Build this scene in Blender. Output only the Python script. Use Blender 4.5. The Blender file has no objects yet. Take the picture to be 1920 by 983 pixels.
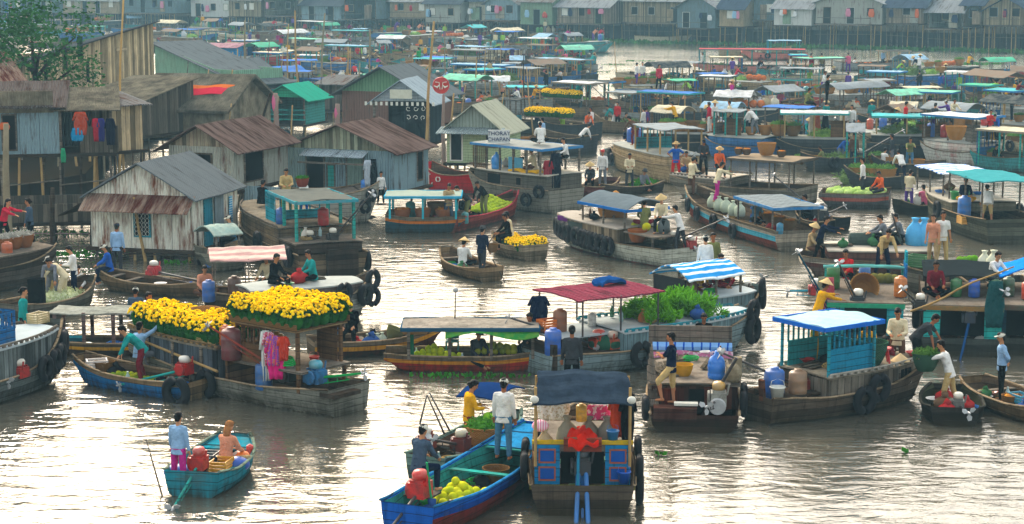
import bpy, math, random
from mathutils import Vector, Matrix
random.seed(11)
R = math.radians
sc = bpy.context.scene
col = sc.collection
# ------------------------------------------------------------------ camera
CAMH, F, YH = 10.8, 3600.0, -75.0
PITCH = math.atan((491.5-YH)/F)
cam = bpy.data.cameras.new('camera'); camo = bpy.data.objects.new('camera', cam); col.objects.link(camo)
cam.lens = 36*F/1920; cam.sensor_width = 36; cam.clip_start = 1; cam.clip_end = 6000
camo.location = (0, 0, CAMH); camo.rotation_euler = (math.pi/2-PITCH, 0, 0)
sc.camera = camo
# ------------------------------------------------------------------ light
sc.view_settings.view_transform = 'Standard'; sc.view_settings.look = 'None'
sc.view_settings.exposure = 1.06; sc.view_settings.gamma = 1; sc.view_settings.use_curve_mapping = False
SUN_EL, SUN_AZ = R(36), R(-17)      # azimuth clockwise from +Y (beyond the far bank, left)
w = bpy.data.worlds.new('World'); sc.world = w; w.use_nodes = True
wn = w.node_tree; bg = wn.nodes['Background']
sky = wn.nodes.new('ShaderNodeTexSky'); sky.sky_type = 'NISHITA'; sky.sun_disc = False
sky.sun_elevation = SUN_EL; sky.sun_rotation = SUN_AZ; sky.air_density = 1.4; sky.dust_density = 8; sky.ozone_density = 1.0
cl = wn.nodes.new('ShaderNodeMixRGB'); cl.blend_type = 'ADD'; cl.inputs[0].default_value = 1; cl.inputs[2].default_value = (3.7, 3.55, 3.25, 1)   # even cloud veil
wn.links.new(sky.outputs[0], cl.inputs[1]); wn.links.new(cl.outputs[0], bg.inputs[0]); bg.inputs[1].default_value = 0.12
sl = bpy.data.lights.new('sun', 'SUN'); sl.energy = 1.5; sl.angle = R(14); sl.color = (1, .92, .82)
so = bpy.data.objects.new('sun', sl); col.objects.link(so)
sd = Vector((math.sin(SUN_AZ)*math.cos(SUN_EL), math.cos(SUN_AZ)*math.cos(SUN_EL), math.sin(SUN_EL)))
so.rotation_euler = sd.to_track_quat('Z', 'Y').to_euler()
sc.cycles.use_denoising = True; sc.cycles.max_bounces = 6; sc.cycles.diffuse_bounces = 3; sc.cycles.glossy_bounces = 3
sc.cycles.transmission_bounces = 2; sc.cycles.transparent_max_bounces = 6; sc.cycles.volume_bounces = 0
sc.cycles.sample_clamp_indirect = 6
# ------------------------------------------------------------------ pixel geometry (1920x983 pixels of the photograph)
cp, sp = math.cos(PITCH), math.sin(PITCH)
def ray(px, py):
    x, y = (px-960)/F, (491.5-py)/F
    return Vector((x, cp+y*sp, -sp+y*cp))
def at(px, py, z=0.0):
    d = ray(px, py); k = (z-CAMH)/d.z
    return Vector((d.x*k, d.y*k, z))
def on_y(px, py, Y):
    d = ray(px, py); k = Y/d.y
    return Vector((d.x*k, Y, CAMH+d.z*k))
def proj(p):
    x, y, z = p[0], p[1], p[2]-CAMH
    dep = y*cp - z*sp; up = y*sp + z*cp
    return 960+F*x/dep, 491.5-F*up/dep
# ------------------------------------------------------------------ materials
def lin(h):
    if not isinstance(h, str): return tuple(h)
    c = [int(h[i:i+2], 16)/255 for i in (0, 2, 4)]
    return tuple((v/12.92 if v <= .04045 else ((v+.055)/1.055)**2.4) for v in c)
MATS = {}
def mat(kind, c1, c2=None, s=1.0, ax='z', rough=.8, amt=.5):
    key = (kind, c1, c2, s, ax, rough, amt)
    if key in MATS: return MATS[key]
    m = bpy.data.materials.new(f'{kind}_{len(MATS)}'); MATS[key] = m; m.use_nodes = True
    nt = m.node_tree; N = nt.nodes; Lk = nt.links; P = N['Principled BSDF']
    P.inputs['Roughness'].default_value = rough; P.inputs['Specular IOR Level'].default_value = .5 if rough < .6 else (.12 if rough < .8 else 0)
    A = lin(c1)+(1,) if c1 != 'obj' else None
    def nd(t, **k):
        n = N.new(t)
        for a, b in k.items():
            if isinstance(b, (int, float, str)) and a in ('operation', 'blend_type', 'data_type'): setattr(n, a, b)
        return n
    def math_(op, a, b=None, clamp=False):
        n = N.new('ShaderNodeMath'); n.operation = op; n.use_clamp = clamp
        for i, v in enumerate((a, b)):
            if v is None: continue
            if isinstance(v, (int, float)): n.inputs[i].default_value = v
            else: Lk.new(v, n.inputs[i])
        return n.outputs[0]
    def mix(f, a, b, bt='MIX'):
        n = N.new('ShaderNodeMixRGB'); n.blend_type = bt
        for i, v in enumerate((f, a, b)):
            if isinstance(v, (int, float)): n.inputs[i].default_value = v
            elif isinstance(v, tuple): n.inputs[i].default_value = v
            else: Lk.new(v, n.inputs[i])
        return n.outputs[0]
    tc = N.new('ShaderNodeTexCoord').outputs['Object']
    def noise(scale, det=4, vec=None, dim=(1, 1, 1), rgh=.6):
        mp = N.new('ShaderNodeMapping'); mp.inputs['Scale'].default_value = dim; Lk.new(vec or tc, mp.inputs[0])
        n = N.new('ShaderNodeTexNoise'); n.inputs['Scale'].default_value = scale; n.inputs['Detail'].default_value = det
        n.inputs['Roughness'].default_value = rgh; Lk.new(mp.outputs[0], n.inputs['Vector']); return n.outputs['Fac']
    def ramp(v, lo, hi):
        n = N.new('ShaderNodeMapRange'); n.inputs[1].default_value = lo; n.inputs[2].default_value = hi; Lk.new(v, n.inputs[0]); return n.outputs[0]
    def bump(h, st, dist=.02):
        n = N.new('ShaderNodeBump'); n.inputs['Strength'].default_value = st; n.inputs['Distance'].default_value = dist
        Lk.new(h, n.inputs['Height']); Lk.new(n.outputs[0], P.inputs['Normal'])
    sx = N.new('ShaderNodeSeparateXYZ'); Lk.new(tc, sx.inputs[0])
    X, Y, Z = sx.outputs
    if kind == 'cloth':
        oi = N.new('ShaderNodeObjectInfo'); base = oi.outputs['Color'] if A is None else A
        v = ramp(noise(6, 3), .3, .7)
        Lk.new(mix(.45, base, mix(1.0, base, mix(v, (.45, .45, .45, 1), (1.15, 1.15, 1.15, 1)), 'MULTIPLY')), P.inputs['Base Color'])
        bump(noise(8, 3), 1.0, .06); return m
    if kind == 'pattern':      # printed cloth
        v = ramp(noise(22*s, 2), .52, .56); Lk.new(mix(v, A, lin(c2)+(1,)), P.inputs['Base Color']); bump(noise(9, 3), .6, .02); return m
    if kind == 'skin':
        oi = N.new('ShaderNodeObjectInfo'); Lk.new(oi.outputs['Color'], P.inputs['Base Color']); P.inputs['Roughness'].default_value = .55; return m
    if kind == 'stripe':       # striped sheet along one axis
        v = {'x': X, 'y': Y, 'z': Z}[ax]
        f = math_('GREATER_THAN', math_('FRACT', math_('ADD', math_('MULTIPLY', v, 1/s), math_('MULTIPLY', noise(2, 2), .25))), amt)
        Lk.new(mix(f, A, lin(c2)+(1,)), P.inputs['Base Color']); bump(noise(5, 3), .8, .05); return m
    if kind == 'leaf':
        oi = N.new('ShaderNodeObjectInfo')
        v = ramp(noise(2.2*s, 3), .3, .7); B = lin(c2 or c1)+(1,)
        Lk.new(mix(v, A, B), P.inputs['Base Color']); P.inputs['Roughness'].default_value = .6; return m
    if kind == 'fruit':
        oi = N.new('ShaderNodeObjectInfo'); B = lin(c2 or c1)+(1,)
        Lk.new(mix(oi.outputs['Random'], mix(noise(5, 2), A, B), B), P.inputs['Base Color']); P.inputs['Roughness'].default_value = .45; bump(noise(60, 2), .3, .005); return m
    if kind == 'weave':
        f = math_('MULTIPLY', math_('SINE', math_('MULTIPLY', Z, 160)), math_('SINE', math_('MULTIPLY', math_('ARCTAN2', Y, X), 34)))
        v = ramp(f, -1, 1); v2 = noise(7, 3)
        Lk.new(mix(v2, mix(v, mix(1., A, (.45, .4, .35, 1), 'MULTIPLY'), A), lin(c2 or c1)+(1,)), P.inputs['Base Color']); bump(v, .6, .02); return m
    if kind in ('wood', 'vplank', 'paint', 'vpaint'):
        B = lin(c2)+(1,) if c2 else tuple(x*.45 for x in A[:3])+(1,)
        vert = kind[0] == 'v'
        c = math_('ADD', X, Y) if vert else Z
        c = math_('ADD', c, math_('MULTIPLY', noise(.7, 2), .05))
        q = math_('MULTIPLY', c, 1/(.17*s)); fr = math_('FRACT', q); idx = math_('FLOOR', q)
        gap = math_('LESS_THAN', fr, .09)
        wn_ = N.new('ShaderNodeTexWhiteNoise'); wn_.noise_dimensions = '1D'; Lk.new(idx, wn_.inputs['W'])
        tone = ramp(wn_.outputs['Value'], 0, 1)
        g = noise(2.2, 6, dim=(9, 9, .8) if vert else (.9, .9, 11), rgh=.7)
        big = noise(1.3, 5, dim=(1.5, 1.5, .5)); streak = noise(3.0, 4, dim=(3.5, 3.5, .25))
        if kind in ('wood', 'vplank'):
            base = mix(ramp(g, .25, .75), mix(1., A, (.45, .43, .42, 1), 'MULTIPLY'), mix(1., A, (1.25, 1.22, 1.18, 1), 'MULTIPLY'))
            base = mix(math_('MULTIPLY', ramp(big, .42, .68), amt), base, B)
            base = mix(.6 if vert else .4, base, mix(tone, (.0, .0, .0, 1), (1, 1, 1, 1)), 'OVERLAY')
        else:
            base = mix(ramp(g, .3, .8), A, mix(1., A, (.72, .72, .72, 1), 'MULTIPLY'))
            wear = math_('MULTIPLY', ramp(math_('ADD', math_('MULTIPLY', big, .5), math_('MULTIPLY', g, .5)), .56-.1*amt, .66), min(1, amt*1.5))
            base = mix(wear, base, B)
        base = mix(math_('MULTIPLY', ramp(streak, .5, .72), .6), base, mix(1., base, (.35, .32, .28, 1), 'MULTIPLY'))
        wl = math_('MULTIPLY', ramp(Z, .34, .02), ramp(math_('ADD', math_('MULTIPLY', streak, .6), math_('MULTIPLY', big, .5)), .38, .6))
        base = mix(math_('MULTIPLY', wl, .85), base, (.028, .024, .013, 1))      # slime and dirt at the waterline
        base = mix(math_('MULTIPLY', ramp(noise(5, 5, rgh=.75), .56, .7), .5), base, mix(1., base, (.42, .38, .33, 1), 'MULTIPLY'))
        base = mix(math_('MULTIPLY', gap, .75), base, (.012, .01, .008, 1))
        Lk.new(base, P.inputs['Base Color'])
        bump(math_('SUBTRACT', math_('MULTIPLY', g, .5), gap), .6, .015); return m
    if kind == 'corr':         # corrugated iron, c2 = rust
        v = {'x': X, 'y': Y, 'xy': math_('ADD', X, Y), 'z': Z}[ax]
        wv = math_('SINE', math_('MULTIPLY', v, 2*math.pi/(.12*s)))
        B = lin(c2)+(1,) if c2 else tuple(x*.5 for x in A[:3])+(1,)
        d = {'x': (2.5, .5, .5), 'y': (.5, 2.5, .5), 'xy': (2.5, 2.5, .45), 'z': (1, 1, 2)}[ax]
        rust = ramp(noise(1.3, 6, dim=d, rgh=.68), .60-.2*amt, .72-.12*amt)
        fine = noise(9, 4)
        base = mix(fine, mix(1., A, (.75, .75, .75, 1), 'MULTIPLY'), A)
        base = mix(rust, base, mix(fine, B, mix(1., B, (.4, .4, .4, 1), 'MULTIPLY')))
        sheet = math_('LESS_THAN', math_('FRACT', math_('MULTIPLY', v, 1.25)), .03)
        base = mix(math_('MULTIPLY', sheet, .6), base, (.02, .02, .02, 1))
        dark = math_('MULTIPLY', ramp(wv, .2, -1), .0)
        Lk.new(base, P.inputs['Base Color']); P.inputs['Roughness'].default_value = .6; P.inputs['Metallic'].default_value = .0
        bump(wv, 1.0, .03); return m
    if kind == 'thatch':
        B = lin(c2)+(1,) if c2 else tuple(x*.35 for x in A[:3])+(1,)
        d = (14, 1.0, 1.0) if ax == 'x' else (1, 14, 1)
        if ax == 'z': d = (14, 14, .8)
        n1 = noise(2.5, 6, dim=d, rgh=.75); n2 = noise(1.2, 4)
        Lk.new(mix(ramp(n2, .35, .7), mix(ramp(n1, .3, .7), B, A), mix(ramp(n1, .3, .7), tuple(x*.4 for x in B[:3])+(1,), B)), P.inputs['Base Color']); bump(n1, 1, .08)
        P.inputs['Roughness'].default_value = .95; return m
    # plain
    v = noise(3.0*s, 6, rgh=.7); g2 = noise(25*s, 2)
    B = lin(c2)+(1,) if c2 else tuple(x*.55 for x in A[:3])+(1,)
    Lk.new(mix(math_('MULTIPLY', ramp(v, .42, .7), amt), mix(g2, A, mix(1., A, (.8, .8, .8, 1), 'MULTIPLY')), B), P.inputs['Base Color'])
    bump(v, .4, .02); return m
CLOTH = mat('cloth', 'obj'); SKIN = mat('skin', 'obj'); RUB = mat('plain', '15171a', '2c2f33', rough=.7); IRON = mat('plain', '2b2d2f', '4a3226', rough=.5)
STEEL = mat('plain', 'a8acac', '6a6a68', rough=.35); DARKW = mat('wood', '3d352d', '26221e'); GREYW = mat('wood', '6f685e', '4a453e'); BAMB = mat('plain', 'a98d5c', '6d5638')
TEAL = mat('paint', '25899a', '5b5f55', amt=.85); TEALG = mat('paint', '2f9c92', '4e6158'); BLUE = mat('paint', '1e639c', '4a5458', amt=.85); RED = mat('plain', 'b81f18', '6a1712', rough=.45)
WHITE = mat('plain', 'd8d8cc', 'a09c8c'); DARK = mat('plain', '0d0e10', '1b1a18')
# ------------------------------------------------------------------ mesh builder
class MB:
    def __init__(s): s.v = []; s.f = []; s.m = []
    def add(s, vs, fs, mi=0):
        o = len(s.v); s.v += [tuple(v) for v in vs]; s.f += [tuple(i+o for i in f) for f in fs]; s.m += [mi]*len(fs)
    def box(s, c, d, mi=0, rz=0, M=None, ry=0, rx=0):
        c = Vector(c); hx, hy, hz = d[0]/2, d[1]/2, d[2]/2
        rot = Matrix.Rotation(rz, 3, 'Z') @ Matrix.Rotation(ry, 3, 'Y') @ Matrix.Rotation(rx, 3, 'X')
        vs = [c + rot @ Vector((a*hx, b*hy, e*hz)) for a in (-1, 1) for b in (-1, 1) for e in (-1, 1)]
        s.add(vs, [(0, 1, 3, 2), (4, 6, 7, 5), (0, 4, 5, 1), (2, 3, 7, 6), (0, 2, 6, 4), (1, 5, 7, 3)], mi); return s
    def tube(s, p0, p1, r0, r1=None, n=8, mi=0, cap=True):
        return s.path([p0, p1], [r0, r0 if r1 is None else r1], n, mi, cap)
    def path(s, pts, rs, n=8, mi=0, cap=True, closed=False):
        pts = [Vector(p) for p in pts]; k = len(pts)
        if isinstance(rs, (int, float, tuple)): rs = [rs]*k
        rings = []; up = None
        for i, p in enumerate(pts):
            t = (pts[(i+1) % k]-pts[i-1]) if closed else (pts[min(i+1, k-1)]-pts[max(i-1, 0)])
            t.normalize()
            if up is None: up = Vector((0, 0, 1)) if abs(t.z) < .9 else Vector((1, 0, 0))
            a = t.cross(up).normalized(); b = t.cross(a).normalized(); up = -b if False else up
            r = rs[i]; rx, ry = (r if isinstance(r, tuple) else (r, r))
            rings.append([p + a*rx*math.cos(2*math.pi*j/n) + b*ry*math.sin(2*math.pi*j/n) for j in range(n)])
        vs = [v for r in rings for v in r]; fs = []
        for i in range(k if closed else k-1):
            o, q = i*n, ((i+1) % k)*n
            fs += [(o+j, o+(j+1) % n, q+(j+1) % n, q+j) for j in range(n)]
        if cap and not closed: fs += [tuple(range(n-1, -1, -1)), tuple(range((k-1)*n, k*n))]
        s.add(vs, fs, mi); return s
    def lathe(s, prof, c=(0, 0, 0), n=16, mi=0, sx=1, sy=1, M=None):
        vs = []; k = len(prof)
        for r, z in prof:
            for j in range(n):
                a = 2*math.pi*j/n; p = Vector((r*math.cos(a)*sx, r*math.sin(a)*sy, z))
                vs.append((M @ p if M else p) + Vector(c))
        fs = []
        for i in range(k-1): fs += [(i*n+j, i*n+(j+1) % n, (i+1)*n+(j+1) % n, (i+1)*n+j) for j in range(n)]
        fs += [tuple(range(n-1, -1, -1)), tuple(range((k-1)*n, k*n))]
        s.add(vs, fs, mi); return s
    def ball(s, c, r, n=10, mi=0, M=None):
        if isinstance(r, (int, float)): r = (r, r, r)
        k = max(4, n//2+1); pr = [(math.sin(math.pi*i/k)+1e-4, -math.cos(math.pi*i/k)) for i in range(k+1)]
        vs = []
        for a, z in pr:
            for j in range(n):
                q = 2*math.pi*j/n; p = Vector((a*math.cos(q)*r[0], a*math.sin(q)*r[1], z*r[2])); vs.append((M @ p if M else p)+Vector(c))
        fs = []
        for i in range(k): fs += [(i*n+j, i*n+(j+1) % n, (i+1)*n+(j+1) % n, (i+1)*n+j) for j in range(n)]
        s.add(vs, fs, mi); return s
    def loft(s, rings, mi=0, cap=True):
        n = len(rings[0]); vs = [v for r in rings for v in r]; fs = []
        for i in range(len(rings)-1): fs += [(i*n+j, i*n+(j+1) % n, (i+1)*n+(j+1) % n, (i+1)*n+j) for j in range(n)]
        if cap: fs += [tuple(range(n-1, -1, -1)), tuple(range((len(rings)-1)*n, len(rings)*n))]
        s.add(vs, fs, mi); return s
    def sheet(s, fn, nu, nv, th, mi=0):
        """solid sheet: fn(a,b) -> point, thickness th downwards"""
        top = [Vector(fn(i/nu, j/nv)) for i in range(nu+1) for j in range(nv+1)]
        bot = [p-Vector((0, 0, th)) for p in top]; o = len(top); fs = []; W = nv+1
        for i in range(nu):
            for j in range(nv):
                a = i*W+j; q = (a, a+1, a+W+1, a+W); fs.append(q); fs.append(tuple(o+x for x in reversed(q)))
        edge = [i*W for i in range(nu+1)] + [nu*W+j for j in range(1, W)] + [i*W+nv for i in range(nu-1, -1, -1)] + [j for j in range(nv-1, 0, -1)]
        for a, b in zip(edge, edge[1:]+edge[:1]): fs.append((a, b, b+o, a+o))
        s.add(top+bot, fs, mi); return s
    def mesh(s, name, mats, smooth=False):
        me = bpy.data.meshes.new(name); me.from_pydata(s.v, [], s.f)
        for m in (mats if isinstance(mats, (list, tuple)) else [mats]): me.materials.append(m)
        if len(me.materials) > 1: me.polygons.foreach_set('material_index', s.m)
        if smooth: me.polygons.foreach_set('use_smooth', [True]*len(me.polygons))
        me.update(); return me
    def build(s, name, mats, parent=None, smooth=False): return link(name, s.mesh(name, mats, smooth), parent)
def link(name, me, parent=None, loc=None, rz=None):
    o = bpy.data.objects.new(name, me); col.objects.link(o)
    if parent: o.parent = parent
    if loc is not None: o.location = loc
    if rz is not None: o.rotation_euler.z = rz
    return o
THINGS = []
def tag(o, label, cat, group=None, kind=None):
    o['label'] = label; o['category'] = cat
    if group: o['group'] = group
    if kind: o['kind'] = kind
    THINGS.append(o); return o
def empty(name, loc, rz=0, label=None, cat=None, group=None):
    o = bpy.data.objects.new(name, None); col.objects.link(o); o.location = loc; o.rotation_euler.z = rz
    if label: tag(o, label, cat, group)
    return o
CACHE = {}
def cached(key, fn):
    if key not in CACHE: CACHE[key] = fn()
    return CACHE[key]
def copy_tree(o, loc, rz=0):
    c = o.copy(); col.objects.link(c); c.location = loc; c.rotation_euler.z = rz
    for ch in o.children:
        d = ch.copy(); col.objects.link(d); d.parent = c
    THINGS.append(c); return c
# ------------------------------------------------------------------ people
def rings_ell(pts, rads, side, n=14):
    out = []
    k = len(pts)
    for i, p in enumerate(pts):
        t = (pts[min(i+1, k-1)]-pts[max(i-1, 0)]).normalized(); f = side.cross(t).normalized()
        out.append([p + f*rads[i][0]*math.cos(2*math.pi*j/n) + side*rads[i][1]*math.sin(2*math.pi*j/n) for j in range(n)])
    return out
def cap(mb, p0, p1, r0, r1, n=10, mi=0):
    """tapered capsule"""
    p0, p1 = Vector(p0), Vector(p1); d = (p1-p0).normalized()
    pts = [p0-d*r0*.9, p0-d*r0*.5, p0, p1, p1+d*r1*.5, p1+d*r1*.9]
    mb.path(pts, [r0*.3, r0*.85, r0, r1, r1*.85, r1*.3], n, mi)
# pose: lean, (thigh p,o, shin p,o) left & right, (upper p,o, fore p,o) left & right, head pitch; pitch forward +, o outward +
POSES = dict(
 stand=(3, (4, 5, -2, 3), (-4, 5, -8, 3), (4, 10, 18, 4), (-2, 10, 12, 5), 5),
 stride=(6, (22, 7, 4, 4), (-16, 8, -24, 5), (10, 14, 55, -5), (-2, 12, 25, 4), 5),
 akimbo=(2, (5, 9, 0, 6), (-3, 7, -6, 4), (-12, 52, 12, -48), (-12, 52, 12, -48), 0),
 hold=(4, (3, 6, -2, 3), (-2, 6, -5, 3), (22, 10, 88, -22), (16, 10, 84, -22), 25),
 crossed=(0, (42, 16, -14, 8), (-2, 6, -4, 3), (38, 4, 112, -55), (34, 4, 105, -55), 5),
 behind=(2, (3, 6, 0, 4), (-2, 6, -4, 3), (-28, 14, -6, -55), (-28, 14, -6, -55), 8),
 bend=(52, (18, 8, -8, 5), (6, 8, -18, 5), (38, 8, 30, 4), (22, 8, 12, 4), 10),
 reach=(22, (14, 7, -2, 4), (-10, 7, -20, 4), (74, 8, 88, 2), (64, 6, 78, 0), 5),
 row=(20, (24, 6, 2, 4), (-14, 7, -24, 5), (48, 8, 72, -5), (40, 8, 66, -8), 8),
 sit=(12, (92, 38, 58, -52), (94, 40, 52, -50), (30, 12, 70, -14), (26, 12, 64, -14), 14),
 squat=(24, (102, 16, -32, 10), (106, 16, -30, 10), (46, 10, 74, -14), (50, 10, 66, -14), 6),
 bench=(12, (84, 9, 2, 3), (80, 9, -6, 3), (28, 10, 66, -12), (30, 10, 58, -14), 12),
 point=(8, (84, 12, 14, -12), (84, 12, 8, -16), (26, 10, 60, -14), (120, 25, 138, 18), -5),
)
def fk(name):
    lean, ll, lr, al, ar, hp = POSES[name]
    D = lambda p, o, s: Vector((math.sin(R(p))*math.cos(R(o)), s*math.sin(R(o)), -math.cos(R(p))*math.cos(R(o))))
    J = {}; pel = Vector((0, 0, 0)); J['pel'] = pel
    up = Vector((math.sin(R(lean)), 0, math.cos(R(lean)))); up2 = Vector((math.sin(R(lean*.75)), 0, math.cos(R(lean*.75))))
    J['waist'] = pel+up2*.20; J['chest'] = J['waist']+up*.2; J['neck'] = J['chest']+up*.11
    hu = Vector((math.sin(R(lean*.5+hp)), 0, math.cos(R(lean*.5+hp))))
    J['head'] = J['neck']+hu*.185; J['hu'] = hu
    for s, L_, A_ in ((1, ll, al), (-1, lr, ar)):
        h = pel+Vector((0, s*.088, -.02)); J['hip', s] = h
        k = h+D(L_[0], L_[1], s)*.41; a = k+D(L_[2], L_[3], s)*.40; J['knee', s] = k; J['ank', s] = a
        sh = J['neck']+Vector((0, s*.165, 0))-up*.055; J['sho', s] = sh
        e = sh+D(A_[0], A_[1], s)*.27; wv = D(A_[2], A_[3], s); wr = e+wv*.235; J['elb', s] = e; J['wri', s] = wr; J['hd', s] = wv
    lo = min(J['ank', 1].z, J['ank', -1].z)-.07
    lo = min(lo, -.10)
    for k in J:
        if k not in ('hu',) and not (isinstance(k, tuple) and k[0] == 'hd'): J[k] = J[k]-Vector((0, 0, lo))
    return J
def remesh(mb, name, mats, vox, it=2, extra=None):
    me = mb.mesh(name+'_raw', DARK); o = bpy.data.objects.new('tmp', me); col.objects.link(o)
    md = o.modifiers.new('r', 'REMESH'); md.mode = 'VOXEL'; md.voxel_size = vox; md.use_smooth_shade = True
    sm = o.modifiers.new('s', 'SMOOTH'); sm.iterations = it; sm.factor = .5
    dg = bpy.context.evaluated_depsgraph_get(); me2 = bpy.data.meshes.new_from_object(o.evaluated_get(dg))
    bpy.data.objects.remove(o); bpy.data.meshes.remove(me); me2.name = name; me2.materials.clear()
    for m in mats: me2.materials.append(m)
    if extra and extra.v:
        v = [tuple(x.co) for x in me2.vertices]; f = [tuple(p.vertices) for p in me2.polygons]; k = len(v); nf = len(f)
        e = bpy.data.meshes.new(name); e.from_pydata(v+extra.v, [], f+[tuple(i+k for i in q) for q in extra.f])
        for m in mats: e.materials.append(m)
        e.polygons.foreach_set('material_index', [0]*nf+[1]*len(extra.f)); me2 = e
    me2.polygons.foreach_set('use_smooth', [True]*len(me2.polygons)); return me2
SIDE = Vector((0, 1, 0))
def torso(mb, J, g=0.0, hem=0.0):
    up = (J['neck']-J['waist']).normalized(); p, wst, c, n = J['pel'], J['waist'], J['chest'], J['neck']
    pts = [p-(wst-p)*(.35+hem), p, p.lerp(wst, .55), wst, c, c.lerp(n, .55), n-up*.01]
    rd = [(.095, .135), (.108, .158), (.105, .15), (.095, .137), (.112, .165), (.095, .172), (.055, .075)]
    if hem > 0: rd[0] = (.115, .17)
    mb.loft(rings_ell(pts, [(a+g, b+g) for a, b in rd], SIDE))
def body_mesh(pose, lod):
    J = fk(pose); mb = MB(); torso(mb, J, -.006)
    hd = J['head']; q = Matrix.Rotation(math.atan2(J['hu'].x, J['hu'].z), 3, 'Y')
    cap(mb, J['neck']-Vector((0, 0, .04)), hd, .055, .05)
    mb.ball(hd+q @ Vector((0, 0, .012)), (.094, .076, .108), 16, M=q); mb.ball(hd+q @ Vector((.026, 0, -.055)), (.062, .054, .055), 12, M=q)
    ex = MB()
    if not lod:
        cap(mb, hd+q @ Vector((.088, 0, .012)), hd+q @ Vector((.104, 0, -.022)), .009, .014, 8)
        cap(mb, hd+q @ Vector((.082, -.018, -.052)), hd+q @ Vector((.082, .018, -.052)), .009, .009, 8)
        for s in (1, -1):
            mb.ball(hd+q @ Vector((-.004, s*.078, -.01)), (.02, .011, .03), 8, M=q)
            cap(mb, hd+q @ Vector((.078, s*.015, .026)), hd+q @ Vector((.068, s*.048, .026)), .010, .008, 8)
            ex.ball(hd+q @ Vector((.083, s*.031, .008)), (.010, .014, .007), 8, M=q)
            ex.ball(hd+q @ Vector((.086, s*.032, .030)), (.006, .020, .004), 8, M=q)
        ex.ball(hd+q @ Vector((.089, 0, -.052)), (.006, .018, .003), 8, M=q)
    for s in (1, -1):
        cap(mb, J['hip', s], J['knee', s], .078, .052); cap(mb, J['knee', s], J['ank', s], .052, .034)
        cal = J['knee', s].lerp(J['ank', s], .3); mb.ball(cal+Vector((-.012, 0, 0)), (.052, .05, .09), 10)
        a = J['ank', s]; cap(mb, a+Vector((-.03, 0, -.035)), a+Vector((.13, s*.012, -.048)), .034, .026)
        cap(mb, J['sho', s], J['elb', s], .048, .036); cap(mb, J['elb', s], J['wri', s], .036, .024)
        d = J['hd', s]; wr = J['wri', s]; u = d.cross(Vector((0, 0, 1)))
        u = u.normalized() if u.length > .2 else Vector((1, 0, 0)); nrm = u.cross(d).normalized()
        pm = wr+d*.055; Mh = Matrix((d, u, nrm)).transposed()
        mb.ball(pm, (.055, .040, .017), 10, M=Mh)
        for i, (off, ln) in enumerate(((-.030, .058), (-.010, .070), (.011, .066), (.030, .050))):
            b0 = wr+d*.085+u*off; b1 = b0+(d*.9-nrm*.25+u*off*2).normalized()*ln*.55; b2 = b1+(d*.6-nrm*.7).normalized()*ln*.5
            mb.path([b0-d*.02, b0, b1, b2], [.0095, .0095, .0085, .007], 6)
        t0 = wr+d*.03-u*.03; t1 = t0+(d*.7-u*.75-nrm*.3).normalized()*.04; t2 = t1+(d*.95-u*.2-nrm*.3).normalized()*.028
        mb.path([t0, t1, t2], [.013, .0105, .009], 6)
    return remesh(mb, 'person_body', [SKIN, DARK], .019 if lod else .0085, 1 if lod else 2, ex)
def shirt_mesh(pose, sl, lod):
    J = fk(pose); mb = MB(); torso(mb, J, .012, .25)
    for s in (1, -1):
        e = J['elb', s]
        if sl == 'long': cap(mb, J['sho', s], e, .064, .052); cap(mb, e, J['elb', s].lerp(J['wri', s], .88), .050, .04)
        elif sl == 'short': cap(mb, J['sho', s], J['sho', s].lerp(e, .72), .064, .056)
        cap(mb, J['sho', s], J['neck']-Vector((0, 0, .03)), .06, .06)
    return remesh(mb, 'shirt', [CLOTH], .022 if lod else .013, 2)
def pants_mesh(pose, ln, lod):
    J = fk(pose); mb = MB(); p, wst = J['pel'], J['waist']
    mb.loft(rings_ell([p-Vector((0, 0, .07)), p, p.lerp(wst, .5)], [(.108, .155), (.122, .17), (.110, .155)], SIDE))
    for s in (1, -1):
        cap(mb, J['hip', s], J['knee', s], .094, .072)
        e = J['knee', s].lerp(J['ank', s], .9 if ln == 'long' else .18); cap(mb, J['knee', s], e, .070, .058)
    return remesh(mb, 'trousers', [CLOTH], .022 if lod else .013, 2)
def hair_mesh(pose, style):
    J = fk(pose); hd = J['head']; q = Matrix.Rotation(math.atan2(J['hu'].x, J['hu'].z), 3, 'Y'); mb = MB()
    mb.ball(hd+q @ Vector((-.020, 0, .030)), (.094, .087, .102), 16, M=q)
    mb.ball(hd+q @ Vector((.025, 0, .082)), (.07, .072, .045), 12, M=q)
    if style == 'bun': mb.ball(hd+q @ Vector((-.115, 0, -.01)), .042, 10)
    if style in ('long', 'blond'):
        b = hd+q @ Vector((-.05, 0, .0)); mb.loft(rings_ell([b, b+Vector((-.05, 0, -.12)), b+Vector((-.07, 0, -.26)), b+Vector((-.06, 0, -.36))], [(.055, .085), (.05, .085), (.04, .075), (.015, .04)], SIDE, 12))
    else: mb.ball(hd+q @ Vector((-.055, 0, -.045)), (.045, .065, .05), 10, M=q)
    return mb.mesh('hair', [mat('plain', '8a5a35', 'b58a58', s=6) if style == 'blond' else mat('plain', '0c0a0a', '1c1614', s=5, rough=.7)], True)
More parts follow.
